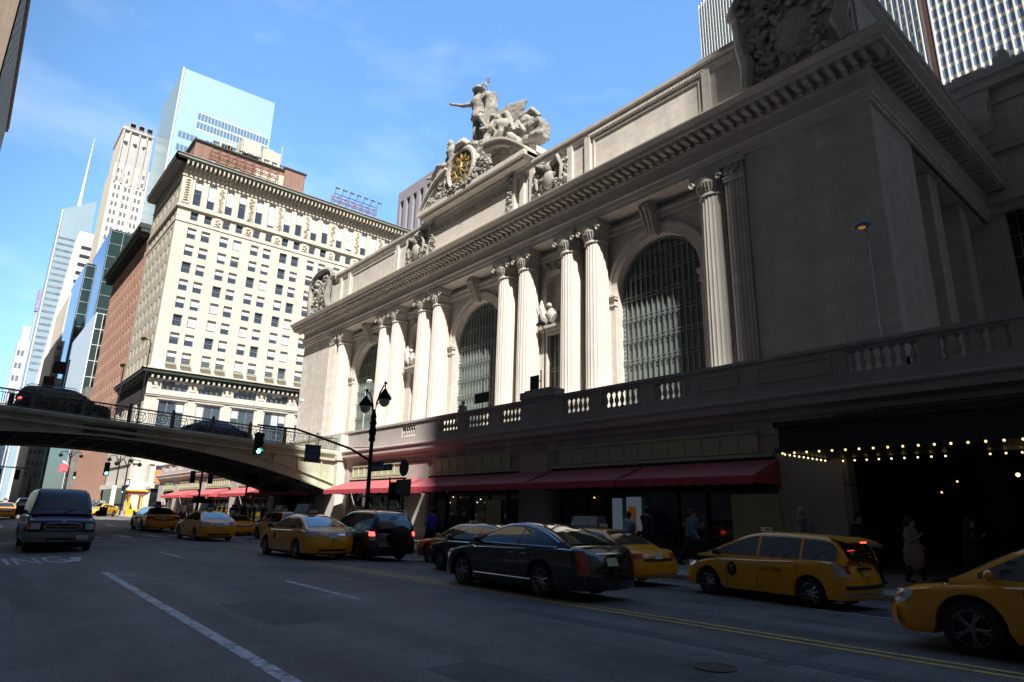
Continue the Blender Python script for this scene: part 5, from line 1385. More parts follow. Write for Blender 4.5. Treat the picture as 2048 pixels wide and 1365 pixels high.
def roof_ad(root, H, x=.1, kind=0):
    q = MB(); L2 = .62; q.prism([(-.24,0),(.24,0),(.20,.06),(.10,.36),(-.10,.36),(-.20,.06)], lambda u,v,w:(w,u,v+H+.03), x-L2, x+L2); o = q.build('roof_sign', SIGNB, root)
    for sg in (1,-1):
        p = MB(); p.face([(x-L2+.05,sg*.207,H+.10),(x+L2-.05,sg*.207,H+.10),(x+L2-.12,sg*.118,H+.37),(x-L2+.12,sg*.118,H+.37)]); p.build('sign_panel', SIGNP, o)
    p = MB(); p.box(x-L2-.05,x-L2-.004,-.16,.16,H+.06,H+.16); p.build('sign_lamp', REDL if kind else HEADL, o)
def taxi_light(root, H, x=.1):
    q = MB(); q.box(x-.05,x+.05,-.16,.16,H+.02,H+.12); q.build('roof_light', WHITEP, root)
    q = MB(); q.box(x-.054,x-.052,-.12,.12,H+.05,H+.09); q.build('roof_number', TRIM, root)

SED = Car(4.82,1.83,2.78,.98,.325, [(-2.41,.86),(-2.2,.95),(-1.75,1.0),(-1.2,1.0),(0,.98),(.9,.97),(1.3,.93),(1.9,.82),(2.25,.68),(2.41,.5)], [(-1.98,.99),(-1.5,1.2),(-.95,1.40),(-.35,1.465),(.1,1.45),(.6,1.30),(1.25,.98)], .98)
VIC = Car(5.39,1.98,2.91,1.05,.345, [(-2.69,.80),(-2.5,.93),(-2.0,.965),(-1.3,.965),(0,.95),(.9,.95),(1.35,.92),(2.0,.86),(2.5,.76),(2.69,.55)], [(-1.95,.96),(-1.55,1.2),(-1.1,1.41),(-.4,1.46),(.15,1.45),(.55,1.33),(1.25,.95)], .95, p=3.2, ef=.42, er=.35)
CAD = Car(5.13,1.86,2.84,1.0,.36, [(-2.565,.92),(-2.4,1.04),(-1.9,1.075),(-1.2,1.06),(0,1.02),(.9,1.0),(1.3,.97),(1.9,.88),(2.35,.74),(2.565,.55)], [(-2.12,1.06),(-1.5,1.30),(-.95,1.45),(-.3,1.51),(.2,1.48),(.7,1.33),(1.4,1.0)], 1.03, ef=.55, er=.38, p=2.8)
PRI = Car(4.63,1.78,2.78,.93,.32, [(-2.315,.85),(-2.2,1.0),(-1.9,1.06),(-1.0,1.03),(0,.99),(.9,.96),(1.3,.92),(1.8,.80),(2.15,.66),(2.315,.48)], [(-2.22,1.05),(-2.1,1.30),(-1.9,1.49),(-1.2,1.56),(-.3,1.585),(.2,1.54),(.8,1.33),(1.35,1.10),(1.75,.9)], 1.0, ef=.6, er=.3, roofw=.70, p=2.9)
SUV = Car(4.55,1.82,2.62,.85,.36, [(-2.27,.9),(-2.15,1.02),(-1.8,1.06),(-.8,1.06),(0,1.05),(.9,1.04),(1.2,1.02),(1.8,.95),(2.15,.82),(2.27,.6)], [(-2.2,1.08),(-2.05,1.4),(-1.85,1.62),(-1.2,1.69),(-.3,1.70),(.2,1.66),(.6,1.5),(1.3,1.03)], 1.06, ef=.45, er=.26, roofw=.74, p=3)
VAN = Car(5.6,2.0,3.5,.75,.38, [(-2.8,1.15),(-2.6,1.24),(0,1.24),(1.6,1.22),(1.95,1.17),(2.45,1.08),(2.70,.98),(2.8,.62)], [(-2.78,1.26),(-2.7,1.8),(-2.5,2.06),(-1.5,2.12),(.6,2.12),(1.2,2.05),(1.55,1.8),(2.05,1.24)], 1.22, sill=.30, ef=.30, er=.2, roofw=.84, p=4)

def finish_sedan_taxi(t, clear=True, ad=True):
    lights(t, SED, True, .48, .66, .80, HEADL, 'headlight'); lights(t, SED, False, .50, .76, .93, CLEARL if clear else REDL, 'taillight')
    b = SED.endband(False,.42,.80,.86,.02); b.build('boot_trim', CHROME, t)
    b = SED.endband(False,.5,.3,.36,.012); b.build('bumper_slot', TRIM, t)
    emblem(t, SED, .55, .72, .12)
    if ad: roof_ad(t, SED.H)
TG = 'yellow taxis in the westbound traffic'
t1 = make_car('taxi_sedan', 'bright yellow taxi sedan with roof advert, nearest of the sedans beside the centre line', SED, YEL, TG, plate=(.72, PLATE))
finish_sedan_taxi(t1)
t1.location = (-22.94,9.95,rz(-22.9,10)); t1.rotation_euler = (0,0,radians(180.2)); t1.scale = (.974,)*3
t2 = dup(t1, (-37.2,10.6,rz(-37,10.6)), radians(181), 'yellow taxi sedan under the viaduct edge, second sedan along the centre line', TG, 1.0)
# full size sedan taxis
v1 = make_car('taxi_sedan', 'yellow full size taxi with dark tail panel, farthest in line under the viaduct', VIC, YEL, TG, rimn=5, rimmat=ALLOYD, plate=(.72, PLATE))
lights(v1, VIC, False, .55, .74, .88, REDL, 'taillight'); lights(v1, VIC, True, .5, .6, .75, HEADL, 'headlight')
VIC.endband(False,.6,.66,.74,.012).build('tail_panel', TRIM, v1); VIC.endband(False,.9,.34,.56,.035,nz=3).build('rear_bumper', YEL, v1, smooth=60); VIC.endband(True,.9,.32,.54,.03,nz=3).build('front_bumper', YEL, v1, smooth=60)
VIC.endband(True,.42,.6,.74,.012).build('grille', CHROME, v1)
roof_ad(v1, VIC.H); emblem(v1, VIC, .5, .7, .13)
v1.location = (-51.2,11.2,rz(-51,11.2)); v1.rotation_euler = (0,0,radians(179.5)); v1.scale = (1.05,)*3
v2 = dup(v1, (-46.4,15.0,rz(-46,15)), pi, 'yellow taxi at the north kerb under the viaduct, half hidden behind the sedan taxi', TG, .86)
v3 = dup(v1, (-12.75,13.9,rz(-12.8,13.9)), radians(178), 'yellow taxi with roof advert showing only its tail behind the black sedan', TG, .90)
# cut panel view: light taxi without advert
v4 = make_car('taxi_sedan', 'tan yellow taxi with small roof lamps, between the black four by four and grey sedan', VIC, mat('pale_taxi_yellow', (.56,.34,.08), .3, coat=1), TG, rimn=5, rimmat=ALLOYD, plate=(.72,PLATE))
lights(v4, VIC, True, .5, .6, .75, HEADL, 'headlight'); taxi_light(v4, VIC.H)
v4.location = (-17.9,13.75,rz(-18,13.7)); v4.rotation_euler = (0,0,pi); v4.scale = (.9,)*3
# near crown taxi at right edge
VIC5 = Car(5.39,1.98,2.91,1.05,.345, [(-2.69,.80),(-2.5,.93),(-2.0,.965),(-1.3,.965),(0,.95),(.9,.95),(1.35,.92),(2.0,.86),(2.5,.76),(2.69,.55)], [(-1.35,.96),(-1.0,1.2),(-.6,1.41),(.1,1.50),(.6,1.49),(1.0,1.37),(1.85,.93)], .94, p=3.2, ef=.42, er=.35)
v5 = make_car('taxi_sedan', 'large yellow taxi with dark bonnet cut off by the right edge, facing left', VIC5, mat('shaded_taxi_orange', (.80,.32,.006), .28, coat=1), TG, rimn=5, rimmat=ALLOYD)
lights(v5, VIC, True, .56, .60, .77, HEADL, 'headlight'); VIC.endband(True,.95,.66,.73,.02,y0=.80,n=5).build('indicator', AMB, v5)
b = VIC.endband(True,.95,.66,.73,.02,y0=.80,n=5); b.v = [(x,-y,z) for x,y,z in b.v]; b.build('indicator', AMB, v5)
VIC.endband(True,.94,.30,.55,.04,nz=3).build('front_bumper', MATS['shaded_taxi_orange'], v5, smooth=60); VIC.endband(True,.5,.6,.76,.014).build('grille', CHROME, v5)
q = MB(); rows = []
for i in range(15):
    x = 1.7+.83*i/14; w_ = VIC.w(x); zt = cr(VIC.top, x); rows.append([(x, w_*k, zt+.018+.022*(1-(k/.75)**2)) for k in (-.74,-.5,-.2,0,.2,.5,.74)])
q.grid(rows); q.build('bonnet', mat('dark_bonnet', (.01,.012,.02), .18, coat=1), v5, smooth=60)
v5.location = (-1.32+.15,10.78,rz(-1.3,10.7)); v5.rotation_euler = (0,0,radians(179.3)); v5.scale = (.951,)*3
# hatchback taxi
p1 = make_car('taxi_hatchback', 'yellow hatchback taxi with clear tail lamps parked at the kerb near the bulb-lit canopy', PRI, YEL, TG, rimn=10, rimmat=ALLOY, kind='wagon', plate=(.72, mat('orange_plate', (.75,.35,.1), .5)))
lights(p1, PRI, True, .5, .68, .82, HEADL, 'headlight')
for sg in (1,-1):
    q = PRI.endband(False,.87,.72,1.02,.014,y0=.60,n=10,nz=4)
    if sg < 0: q.v = [(a,-b,c) for a,b,c in q.v]
    q.build('taillight', CLEARL, p1, smooth=60)
    q = PRI.endband(False,.70,.78,1.04,.02,y0=.56,n=6,nz=3)
    if sg < 0: q.v = [(a,-b,c) for a,b,c in q.v]
    q.build('brake_lens', REDL, p1, smooth=60)
PRI.endband(False,.80,.46,.54,.02).build('bumper_guard', TRIM, p1, smooth=60); PRI.endband(False,.84,.34,.38,.02).build('bumper_strip', CHROME, p1, smooth=60)
q = MB(); q.prism([(-2.28,1.455),(-1.85,1.545),(-1.85,1.51),(-2.26,1.42)], lambda u,v,w:(u,w,v), -.62,.62); q.build('roof_spoiler', YEL, p1)
q = MB(); q.box(-2.285,-2.27,-.12,.12,1.425,1.45); q.build('high_brake_light', REDON, p1)
q = MB(); q.ball((-2.18,0,.97),.06,10,6,sc=(.3,1,1)); q.build('badge', CHROME, p1); q = MB(); q.box(-2.27,-2.20,-.25,.25,.86,.90); q.build('handle_recess', TRIM, p1)
emblem(p1, PRI, .62, .70, .17); door_text(p1, PRI, -.45, .76, 'NYC TAXI', .13, mat('taxi_letter_dark', (.10,.04,.01), .6))
taxi_light(p1, PRI.H, .15)
p1.location = (-7.45,14.05,rz(-7.4,14.05)); p1.rotation_euler = (0,0,radians(174.5)); p1.scale = (.875,)*3
# boxy crossover taxi
s1 = make_car('taxi_crossover', 'boxy yellow crossover taxi with roof advert at the kerb, behind the nearest sedan taxi', SUV, YEL, TG, rimn=5, rimmat=ALLOYD, kind='wagon', plate=(.8,PLATE))
lights(s1, SUV, True, .5, .75, .92, HEADL, 'headlight'); roof_ad(s1, SUV.H)
s1.location = (-38.2,15.0,rz(-38,15)); s1.rotation_euler = (0,0,pi); s1.scale = (.93,)*3
# black four by four
s2 = make_car('black_suv', 'black four by four with spare wheel on the tail and red lamps lit', SUV, BLKG, None, rimn=5, rimmat=ALLOYD, kind='wagon')
for sg in (1,-1):
    q = SUV.endband(False,.9,.86,1.0,.02,y0=.74,n=5,nz=3); q2 = SUV.endband(False,.9,.70,.86,.02,y0=.74,n=5,nz=3)
    for k in (q,q2):
        if sg < 0: k.v = [(a,-b,c) for a,b,c in k.v]
    q.build('taillight', REDON, s2); q2.build('reversing_lens', CLEARL, s2)
q = MB(); q.lathe(0,0,[(.34,0),(.36,.03),(.36,.18),(.3,.22),(.05,.23)],28)
q.v = [(-2.26-z, x-.12, y+.86) for x,y,z in q.v]; q.build('spare_wheel', TRIM, s2, smooth=40)
q = MB(); q.box(-2.33,-2.3,.3,.7,.5,.65); q.build('licence_plate', mat('dim_plate', (.2,.2,.2), .6), s2)
q = MB()
for sg in (1,-1): q.path([(-1.9,sg*.62,1.64),(-1.7,sg*.62,1.74),(.2,sg*.6,1.75),(.4,sg*.6,1.68)],.02,6)
q.build('roof_rails', CHROME, s2); q = MB(); q.box(-2.12,-2.08,-.15,.15,1.5,1.53); q.build('high_brake_light', REDL, s2)
s2.location = (-22.0,11.9,rz(-22,11.9)); s2.rotation_euler = (0,0,radians(178.5)); s2.scale = (.96,)*3
# black limousine sedan
c1 = make_car('black_sedan', 'long glossy black sedan with chrome trim in the centre, multi-spoke wheels', CAD, BLK, None, rimn=10, rimmat=ALLOY, plate=(.70,PLATEY))
for sg in (1,-1):
    q = CAD.endband(False,.86,.55,1.0,.014,y0=.66,n=6,nz=5)
    if sg < 0: q.v = [(a,-b,c) for a,b,c in q.v]
    q.build('taillight', REDL, c1, smooth=60)
lights(c1, CAD, True, .5, .68, .84, HEADL, 'headlight')
q = CAD.endband(False,.38,.93,.96,.02); q.build('boot_chrome', CHROME, c1)
q = MB(); q.ball((-2.43,0,1.05),.05,8,6,sc=(.3,1,1)); q.build('badge', CHROME, c1)
q = MB()
for sg in (1,-1):
    q.path([(x, sg*(CAD.side(x,.36)+.01), .36) for x in (1.05,.3,-.5,-1.0)], .018, 5)
    xs_ = [CAD.x0+(CAD.x1-CAD.x0)*i/40 for i in range(4,39)]
    q.path([(x, sg*(CAD.gy(x,max(CAD.belt+.02,cr(CAD.roof,x)-.06))+.008), max(CAD.belt+.02,cr(CAD.roof,x)-.06)) for x in xs_], .011, 5)
    q.path([(x, sg*(CAD.gy(x,CAD.belt+.02)+.01), CAD.belt+.02) for x in xs_], .011, 5)
q.build('chrome_trim', CHROME, c1)
q = MB(); q.box(-2.50,-2.47,.55,.68,.72,.78); q.build('boot_lettering_plate', CHROME, c1)
c1.location = (-10.9,9.98,rz(-10.6,9.9)); c1.rotation_euler = (0,0,radians(179.2)); c1.scale = (.925,)*3
d1 = make_car('black_sedan', 'dark grey black sedan mostly hidden behind the long black one, bonnet showing', SED, mat('dark_grey_paint', (.02,.022,.028), .16, coat=1), None, rimn=9, rimmat=ALLOYD)
lights(d1, SED, True, .48, .66, .80, HEADL, 'headlight'); d1.location = (-14.9,12.0,rz(-14.9,12)); d1.rotation_euler = (0,0,pi); d1.scale = (.91,)*3
SED.endband(True,.9,.50,.55,.03).build('front_bumper_chrome', CHROME, d1, smooth=60)
# navy van
n1 = make_car('passenger_van', 'dark blue passenger van with chrome grille and grey bumper driving toward the viewer', VAN, NAVY, None, rimn=5, rimmat=ALLOYD, kind='van', glass=mat('van_glass', (.012,.016,.03), .2, spec=.5))
VAN.endband(True,.97,.48,.66,.09,nz=3).build('front_bumper', GREYB, n1, smooth=60); VAN.endband(True,.95,.34,.48,.05,nz=2).build('bumper_valance', GREYB, n1, smooth=60); VAN.endband(True,.38,.40,.46,.065).build('air_slot', TRIM, n1)
VAN.endband(True,.94,.68,.98,.012).build('face_panel', TRIM, n1, smooth=60)
VAN.endband(True,.58,.74,.95,.05).build('grille', TRIM, n1)
q = MB()
for i in range(28):
    a, b = 2*pi*i/28, 2*pi*(i+1)/28; se = lambda c: math.copysign(abs(c)**.6, c)
    q.path([(2.86,.54*se(cos(a)),.845+.105*se(sin(a))),(2.86,.54*se(cos(b)),.845+.105*se(sin(b)))], .026, 5)
q.path([(2.865,-.52,.845),(2.865,.52,.845)],.02,5); q.box(2.83,2.86,-.6,.6,.68,.71); q.build('grille_chrome', GREYB, n1)
for sg in (1,-1):
    q = VAN.endband(True,.86,.75,.95,.04,y0=.62,n=5,nz=2); k = VAN.endband(True,.97,.75,.93,.04,y0=.88,n=3,nz=2)
    for w_ in (q,k):
        if sg < 0: w_.v = [(a,-b,c) for a,b,c in w_.v]
    q.build('headlight', HEADL, n1); k.build('indicator', AMB, n1)
    m = MB(); m.box(1.75,1.85,sg*1.0,sg*1.2,1.28,1.34); m.box(1.72,1.86,sg*1.12,sg*1.36,1.2,1.52); m.build('wing_mirror', TRIM, n1)
q = MB(); q.box(2.90,2.92,.42,.76,.42,.56); q.build('licence_plate', PLATE, n1)
q = MB(); q.box(1.86,1.88,.25,.7,1.30,1.36); q.build('dashboard_paper', mat('dash_paper', (.30,.42,.28), .8), n1)
q = MB(); q.ball((2.80,0,1.0),.05,8,6,sc=(.3,1.6,.8)); q.build('badge', CHROME, n1)
q = MB()
for y in (-.1,.5): q.path([(2.12,y,1.24),(1.93,y+.45,1.42)],.012,4)
q.build('wipers', TRIM, n1)
n1.location = (-32.6,3.5,rz(-32,3.5)); n1.rotation_euler = (0,0,radians(-1)); n1.scale = (1.08,)*3
# other vehicles
d2 = dup(d1, (-42.0,.9,rz(-42,.9)), 0, 'black sedan following just behind the blue van', None, 1.0)
e1 = dup(v1, (-78,4.15,rz(-78,4.2)), pi, 'taxi tail cut off by the left edge beyond the van', TG, 1)
w1 = make_car('white_suv', 'small white sport utility car far away left of the van', SUV, WHC, None, rimn=5, kind='wagon'); lights(w1, SUV, False, .6,.8,1.0, REDL,'taillight'); w1.location = (-118,8.4,rz(-118,8.4)); w1.rotation_euler = (0,0,pi)
w2 = dup(w1, (-112,10.2,rz(-112,10.2)), 0, 'second small white car beside the far white one', None, .95)
FT = 'sunlit yellow taxis queuing beyond the viaduct'
y1 = make_car('taxi_sedan', 'sunlit bright yellow taxi, leftmost of the three beyond the viaduct', SED, YELB, FT, plate=(.72,PLATE)); lights(y1, SED, True, .48,.66,.8, HEADL,'headlight'); roof_ad(y1, SED.H); emblem(y1, SED, .55,.72,.12)
y1.location = (-104,15.3,rz(-104,15.5)); y1.rotation_euler = (0,0,radians(-38))
dup(y1, (-98.3,14.6,rz(-98,15)), radians(-40), 'sunlit bright yellow taxi, middle of the three beyond the viaduct', FT); dup(y1, (-92.5,14.2,rz(-92,14.5)), radians(-42), 'sunlit bright yellow taxi, rightmost of the three beyond the viaduct', FT)
d4 = dup(d1, (-62.5,13.2,rz(-62,13)), pi, 'dark sedan ahead of the full size taxi under the viaduct', None, 1.0)
# cars on the viaduct deck
c2 = dup(s2, (-47.6,4.4,zd(4.4)-.18), radians(90), 'black four by four crossing the viaduct, behind the ornate railing', None, 1.12)
dk = make_car('blue_sedan', 'dark blue sedan crossing the viaduct, behind the railing above the traffic signal', SED, mat('deep_blue_paint', (.02,.03,.09), .2, coat=1), None); dk.location = (-48.0,13.6,zd(13.6)-.18); dk.rotation_euler = (0,0,radians(91))
# ---------------------------------------------------------------- figures (people and statues)
def figure_mb(P, k=1.0, fingers=True):
    """continuous tapered limbs from a joint dictionary; k scales radii"""
    mb = MB()
    def limb(names, rs, seg=10):
        pts = [P[n] if isinstance(n, str) else n for n in names]
        mb.path(pts, [r*k for r in rs], seg)
        for p, r in zip(pts, rs): mb.ball(p, r*k*.98, seg, 6)
    limb(['pelvis','waist','chest','neckb'], [.155,.135,.17,.09]); limb(['neckb','neck','headb'], [.062,.056,.06])
    for s in ('l','r'):
        limb(['chest', s+'sho'], [.13,.085]); limb([s+'sho', s+'elb', s+'wri'], [.062,.046,.030]); limb(['pelvis', s+'hip'], [.14,.105])
        limb([s+'hip', s+'kne', s+'ank'], [.098,.062,.042])
        a = Vector(P[s+'ank']); d = Vector(P['face']) - Vector(P['head']); d.z = 0; d.normalize()
        limb([tuple(a+Vector((0,0,-.02))), tuple(a+d*.14*k+Vector((0,0,-.05)))], [.045,.032])
        w = Vector(P[s+'wri']); e = Vector(P[s+'elb']); dr = (w-e).normalized(); pl = w+dr*.08*k
        limb([tuple(w), tuple(pl)], [.028,.034])
        if fingers:
            sdv = dr.cross(Vector((0,0,1)) if abs(dr.z) < .9 else Vector((1,0,0))).normalized()
            for i, L in enumerate((.07,.08,.076,.06)):
                b = pl + sdv*(.022*(i-1.5))*k; m1 = b+dr*L*.55*k; m2 = m1+(dr*.7+d*.6).normalized()*L*.45*k
                mb.path([tuple(b), tuple(m1), tuple(m2)], [.010*k,.009*k,.007*k], 6)
            b = w+dr*.025*k-sdv*.03*k; mb.path([tuple(b), tuple(b-sdv*.035*k+dr*.03*k), tuple(b-sdv*.04*k+dr*.06*k)], [.013*k,.011*k,.009*k], 6)
    h = Vector(P['head']); f = (Vector(P['face'])-h).normalized()
    mb.ball(tuple(h), .098*k, 14, 10, sc=(.92,.86,1.2)); mb.ball(tuple(h+f*.095*k+Vector((0,0,-.01))*k), .018*k, 6, 5); mb.ball(tuple(h+f*.06*k+Vector((0,0,-.07))*k), .05*k, 8, 6)
    sd_ = f.cross(Vector((0,0,1)))
    for q in (-1,1):
        mb.ball(tuple(h+sd_*q*.09*k), .025*k, 6, 5, sc=(.6,.6,1.2)); mb.ball(tuple(h+f*.082*k+sd_*q*.034*k+Vector((0,0,.018))*k), .013*k, 6, 4)
    return mb
def fuse(mb, name, mats, voxel, parent=None, smooth=True, disp=0, ds=.3):
    """voxel-join the pieces into one continuous surface and keep the plain mesh"""
    me = mb.mesh('tmp', mats); o = bpy.data.objects.new('tmp', me); COL.objects.link(o)
    r = o.modifiers.new('r', 'REMESH'); r.mode = 'VOXEL'; r.voxel_size = voxel
    s = o.modifiers.new('s', 'SMOOTH'); s.iterations = 3; s.factor = .5
    if disp:
        tx = bpy.data.textures.new('t', 'CLOUDS'); tx.noise_scale = ds; tx.noise_depth = 4
        d = o.modifiers.new('d', 'DISPLACE'); d.texture = tx; d.strength = disp; d.mid_level = .5
    bpy.context.view_layer.update()
    m2 = bpy.data.meshes.new_from_object(o.evaluated_get(bpy.context.evaluated_depsgraph_get()))
    bpy.data.objects.remove(o)
    m2.polygons.foreach_set('use_smooth', [True]*len(m2.polygons)); m2.name = name
    m2.materials.clear()
    for q in (mats if isinstance(mats, (list,tuple)) else [mats]): m2.materials.append(q)
    off = OFF.get(parent.name, (0,0,0)) if parent else (0,0,0)
    m2.transform(Matrix.Translation(Vector(off)*-1))
    n = bpy.data.objects.new(name, m2); COL.objects.link(n)
    if parent: n.parent = parent; OFF[n.name] = off
    return n
def pose(stride=.0, arm=.1, lean=0, elbow=.15, phone=False):
    P = dict(pelvis=(0,0,.95), waist=(lean*.3,0,1.12), chest=(lean*.7,0,1.32), neckb=(lean,0,1.47), neck=(lean,0,1.52), headb=(lean+.01,0,1.57), head=(lean+.02,0,1.64), face=(lean+.12,0,1.635))
    for s, sy, q in (('l',1,1),('r',-1,-1)):
        P[s+'sho'] = (lean, sy*.19, 1.42); P[s+'elb'] = (lean-q*arm*.5, sy*.25, 1.14)
        P[s+'wri'] = (lean-q*arm*.6+elbow, sy*.24, .92+abs(elbow)*.3) if not (phone and s == 'r') else (lean+.22, sy*.12, 1.28)
        P[s+'hip'] = (0, sy*.10, .90); P[s+'kne'] = (q*stride*.45+.02, sy*.11, .50); P[s+'ank'] = (q*stride*.8-.02*(q<0), sy*.11, .09+(.06 if q < 0 and stride > .1 else 0))
    return P
SKIN = mat('skin', (.42,.26,.19), .6)
def make_person(label, P, top, leg, hair, longhair=False, coat=False, bag=False):
    r = thing('person', label, 'person', (0,0,0))
    fuse(figure_mb(P), 'body', SKIN, .014, r)
    t = MB(); pl = .024
    def L(names, rs): 
        pts = [P[n] if isinstance(n,str) else n for n in names]; t.path(pts, rs, 12); [t.ball(p, q*.97, 10, 6) for p, q in zip(pts, rs)]
    L(['pelvis','waist','chest','neckb'], [.205,.175,.195,.085])
    if coat: L([(0,0,.62),(0,0,.8),'pelvis'], [.26,.25,.235])
    for s in 'lr': L(['chest', s+'sho', s+'elb', s+'wri'], [.15,.10,.072,.05])
    fuse(t, 'jacket', top, .022, r)
    t = MB()
    for s in 'lr': L(['pelvis', s+'hip', s+'kne', s+'ank'], [.165,.125,.085,.065])
    fuse(t, 'trousers', leg, .022, r)
    t = MB()
    for s in 'lr':
        a = P[s+'ank']; t.path([(a[0]-.03,a[1],a[2]-.035),(a[0]+.16,a[1],a[2]-.055)],[.05,.038],8); t.ball((a[0]-.03,a[1],a[2]-.035),.05,8,6); t.ball((a[0]+.16,a[1],a[2]-.055),.038,8,6)
    t.build('shoes', TRIM, r, smooth=60)
    h = P['head']; t = MB(); t.ball((h[0]-.025,0,h[2]+.03), .112, 12, 9, sc=(.98,.93,1.1))
    if longhair: t.path([(h[0]-.06,0,h[2]+.02),(h[0]-.08,0,h[2]-.1),(h[0]-.08,0,h[2]-.24)],[.1,.095,.06],10)
    t.build('hair', hair, r, smooth=60)
    if bag: q = MB(); q.ball((-.16,0,1.22), .2, 10, 8, sc=(.55,.8,1.15)); q.build('backpack', mat('bag_grey', (.2,.22,.26), .8) if 'bag_grey' not in MATS else MATS['bag_grey'], r, smooth=60)
    return r
DC = mat('dark_cloth', (.018,.018,.022), .9); DJ = mat('denim', (.04,.05,.09), .9); LB = mat('pale_blue_cloth', (.42,.52,.66), .9); PKC = mat('pink_brown_coat', (.33,.22,.19), .9); BLC = mat('blue_cloth', (.05,.07,.45), .9); GRY = mat('grey_cloth', (.15,.15,.16), .9); RDC = mat('red_cloth', (.4,.06,.06), .9); WHO = mat('white_cloth', (.6,.6,.6), .9)
HB = mat('dark_hair', (.02,.015,.012), .6); HG = mat('grey_hair', (.25,.25,.26), .7)
pA = make_person('person in black coat striding, nearest the kerb post behind the hatchback taxi tail', pose(.5,.25,.05), DC, DC, HB)
pB = make_person('person in pale blue top with backpack standing behind the taxi tail', pose(.12,.1,0,.1), LB, DJ, HB, bag=True)
pC = make_person('person in brown coat with patterned scarf looking right, behind the dark taxi bonnet', pose(.2,.1,0,.2,True), PKC, DC, HB, longhair=True, coat=True)
def kz(x, y): return rz(x, y)+.16 if y < 16.5 else rz(x,16.4)+.16
def putp(o, x, y, a, s=1): o.location = (x,y,kz(x,y)); o.rotation_euler = (0,0,a); o.scale = (s,)*3
putp(pB, -14.9, 18.2, pi, .98); putp(pA, -7.6, 18.9, 0, 1.0); putp(pC, -6.4, 19.3, 0, .96)
def pdup(src, x, y, a, label, grp=None, s=1, mats=None):
    c = dup(src, (x,y,kz(x,y)), a, label, grp, s)
    if mats:
        for ch in c.children:
            nm = ch.name.split('.')[0]
            if nm in mats: ch.data = ch.data.copy(); ch.data.materials[0] = mats[nm]
    return c
pdup(pA, -13.9, 18.0, pi, 'person in long black jacket beside the one with the backpack', s=1.08, mats={'jacket':DC})
pdup(pA, -12.9, 19.0, 0, 'person in dark clothes with pale blue sleeve, right of the pair behind the taxi tail', s=1.04, mats={'jacket':mat('slate_blue_cloth',(.12,.18,.24),.9)})
pdup(pB, -8.9, 18.6, pi, 'person with grey hair whose head shows above the hatchback taxi roof', s=1.08, mats={'hair':HG,'jacket':GRY})
pdup(pC, -5.2, 19.8, .2, 'person with dark hair and lifted face seen above the taxi windscreen at the right edge', s=.97, mats={'jacket':DC})
G1 = 'dark pedestrians on the pavement by the poster stand'
for i, (x, y, a) in enumerate([(-27.2,18.4,0),(-26.6,17.9,pi),(-25.9,18.6,0),(-28.3,19.2,pi),(-24.8,18.3,.4)]):
    pdup([pA,pB][i%2], x, y, a, ['person in black nearest the poster stand','person in dark grey facing left near the poster stand','person in dark coat behind the light taxi','person in black by the sunlit pier','person in black walking past the shop window behind the grey sedan'][i], G1, 1.0, {'jacket':[DC,GRY,DC,DC,DC][i],'trousers':DC})
pdup(pA, -26.0, 17.4, pi, 'person in bright blue jacket on the pavement behind the black four by four', None, 1.0, {'jacket':BLC})
G2 = 'crowd on the sunny pavement beyond the viaduct'
cols = [DC,DC,GRY,WHO,RDC,DC,DC,PKC,DC,DC]
lab2 = ['black coat, leftmost of the crowd under the far red awnings','black jacket, second in the crowd under the far red awnings','grey jacket in the middle of the far crowd','white top in the far crowd under the red awnings','red top beside the white one in the far crowd','black jacket walking away right of the far red top','dark coat nearest the viaduct shadow','brown coat under the awning beside the viaduct','black coat by the dark viaduct abutment','dark jacket standing alone near the signal post']
for i in range(10):
    pdup([pA,pB,pC][i%3], -78+i*2.35+(i%2)*.5, 17.6+(i*37%10)*.22, (i%2)*pi, 'person in '+lab2[i], G2, 1.0, {'jacket':cols[i],'trousers':DC})

# statue group on the pediment
ST = thing('statue_group', 'stone statue group with a striding god in winged hat above the clock', 'statue', (-47,34.5,36.3))
k = 4.0
def J(x, y, z): return (-46.6+x, 34.6+y, z)
M1 = dict(pelvis=J(-.1,0,41.6), waist=J(-.15,-.05,42.3), chest=J(-.2,-.1,43.15), neckb=J(-.15,-.1,43.7), neck=J(-.15,-.12,43.95), headb=J(-.15,-.15,44.15), head=J(-.1,-.18,44.45), face=J(-.45,-.55,44.42),
  lsho=J(-.95,-.1,43.45), lelb=J(-2.3,-.5,43.75), lwri=J(-3.6,-.9,44.4), rsho=J(.65,0,43.5), relb=J(1.35,.2,43.5), rwri=J(1.0,.1,44.6),
  lhip=J(-.4,0,41.3), lkne=J(-.35,-.2,39.7), lank=J(-.1,0,38.3), rhip=J(.3,0,41.3), rkne=J(1.1,-.9,40.5), rank=J(1.6,-.2,39.2))
m = figure_mb(M1, k*1.24, True)
m.lathe(M1['head'][0], M1['head'][1], [(.72,.12),(.75,.2),(.45,.32),(.40,.62),(.1,.75)], 14, z0=M1['head'][2])
for s in (-1,1): m.path([(M1['head'][0]+s*.3,M1['head'][1],44.8),(M1['head'][0]+s*.55,M1['head'][1]+.1,45.2),(M1['head'][0]+s*.45,M1['head'][1]+.2,45.55)],[.14,.16,.05],6)
m.lathe(J(-.1,0,0)[0], 34.6, [(.75,41.3),(.82,41.7),(.7,42.0)], 12); m.path([J(-.8,-.3,41.4),J(.1,-.6,41.2),J(.9,-.2,41.6)],[.3,.36,.3],8)
m.path([J(.6,.2,43.9),J(1.4,.4,43.3),J(1.3,.5,42.0),J(1.0,.5,40.8),J(.9,.5,39.4)],[.4,.65,.75,.8,.7],9)
fuse(m, 'standing_god', STAT, .075, ST, disp=.10, ds=.35)
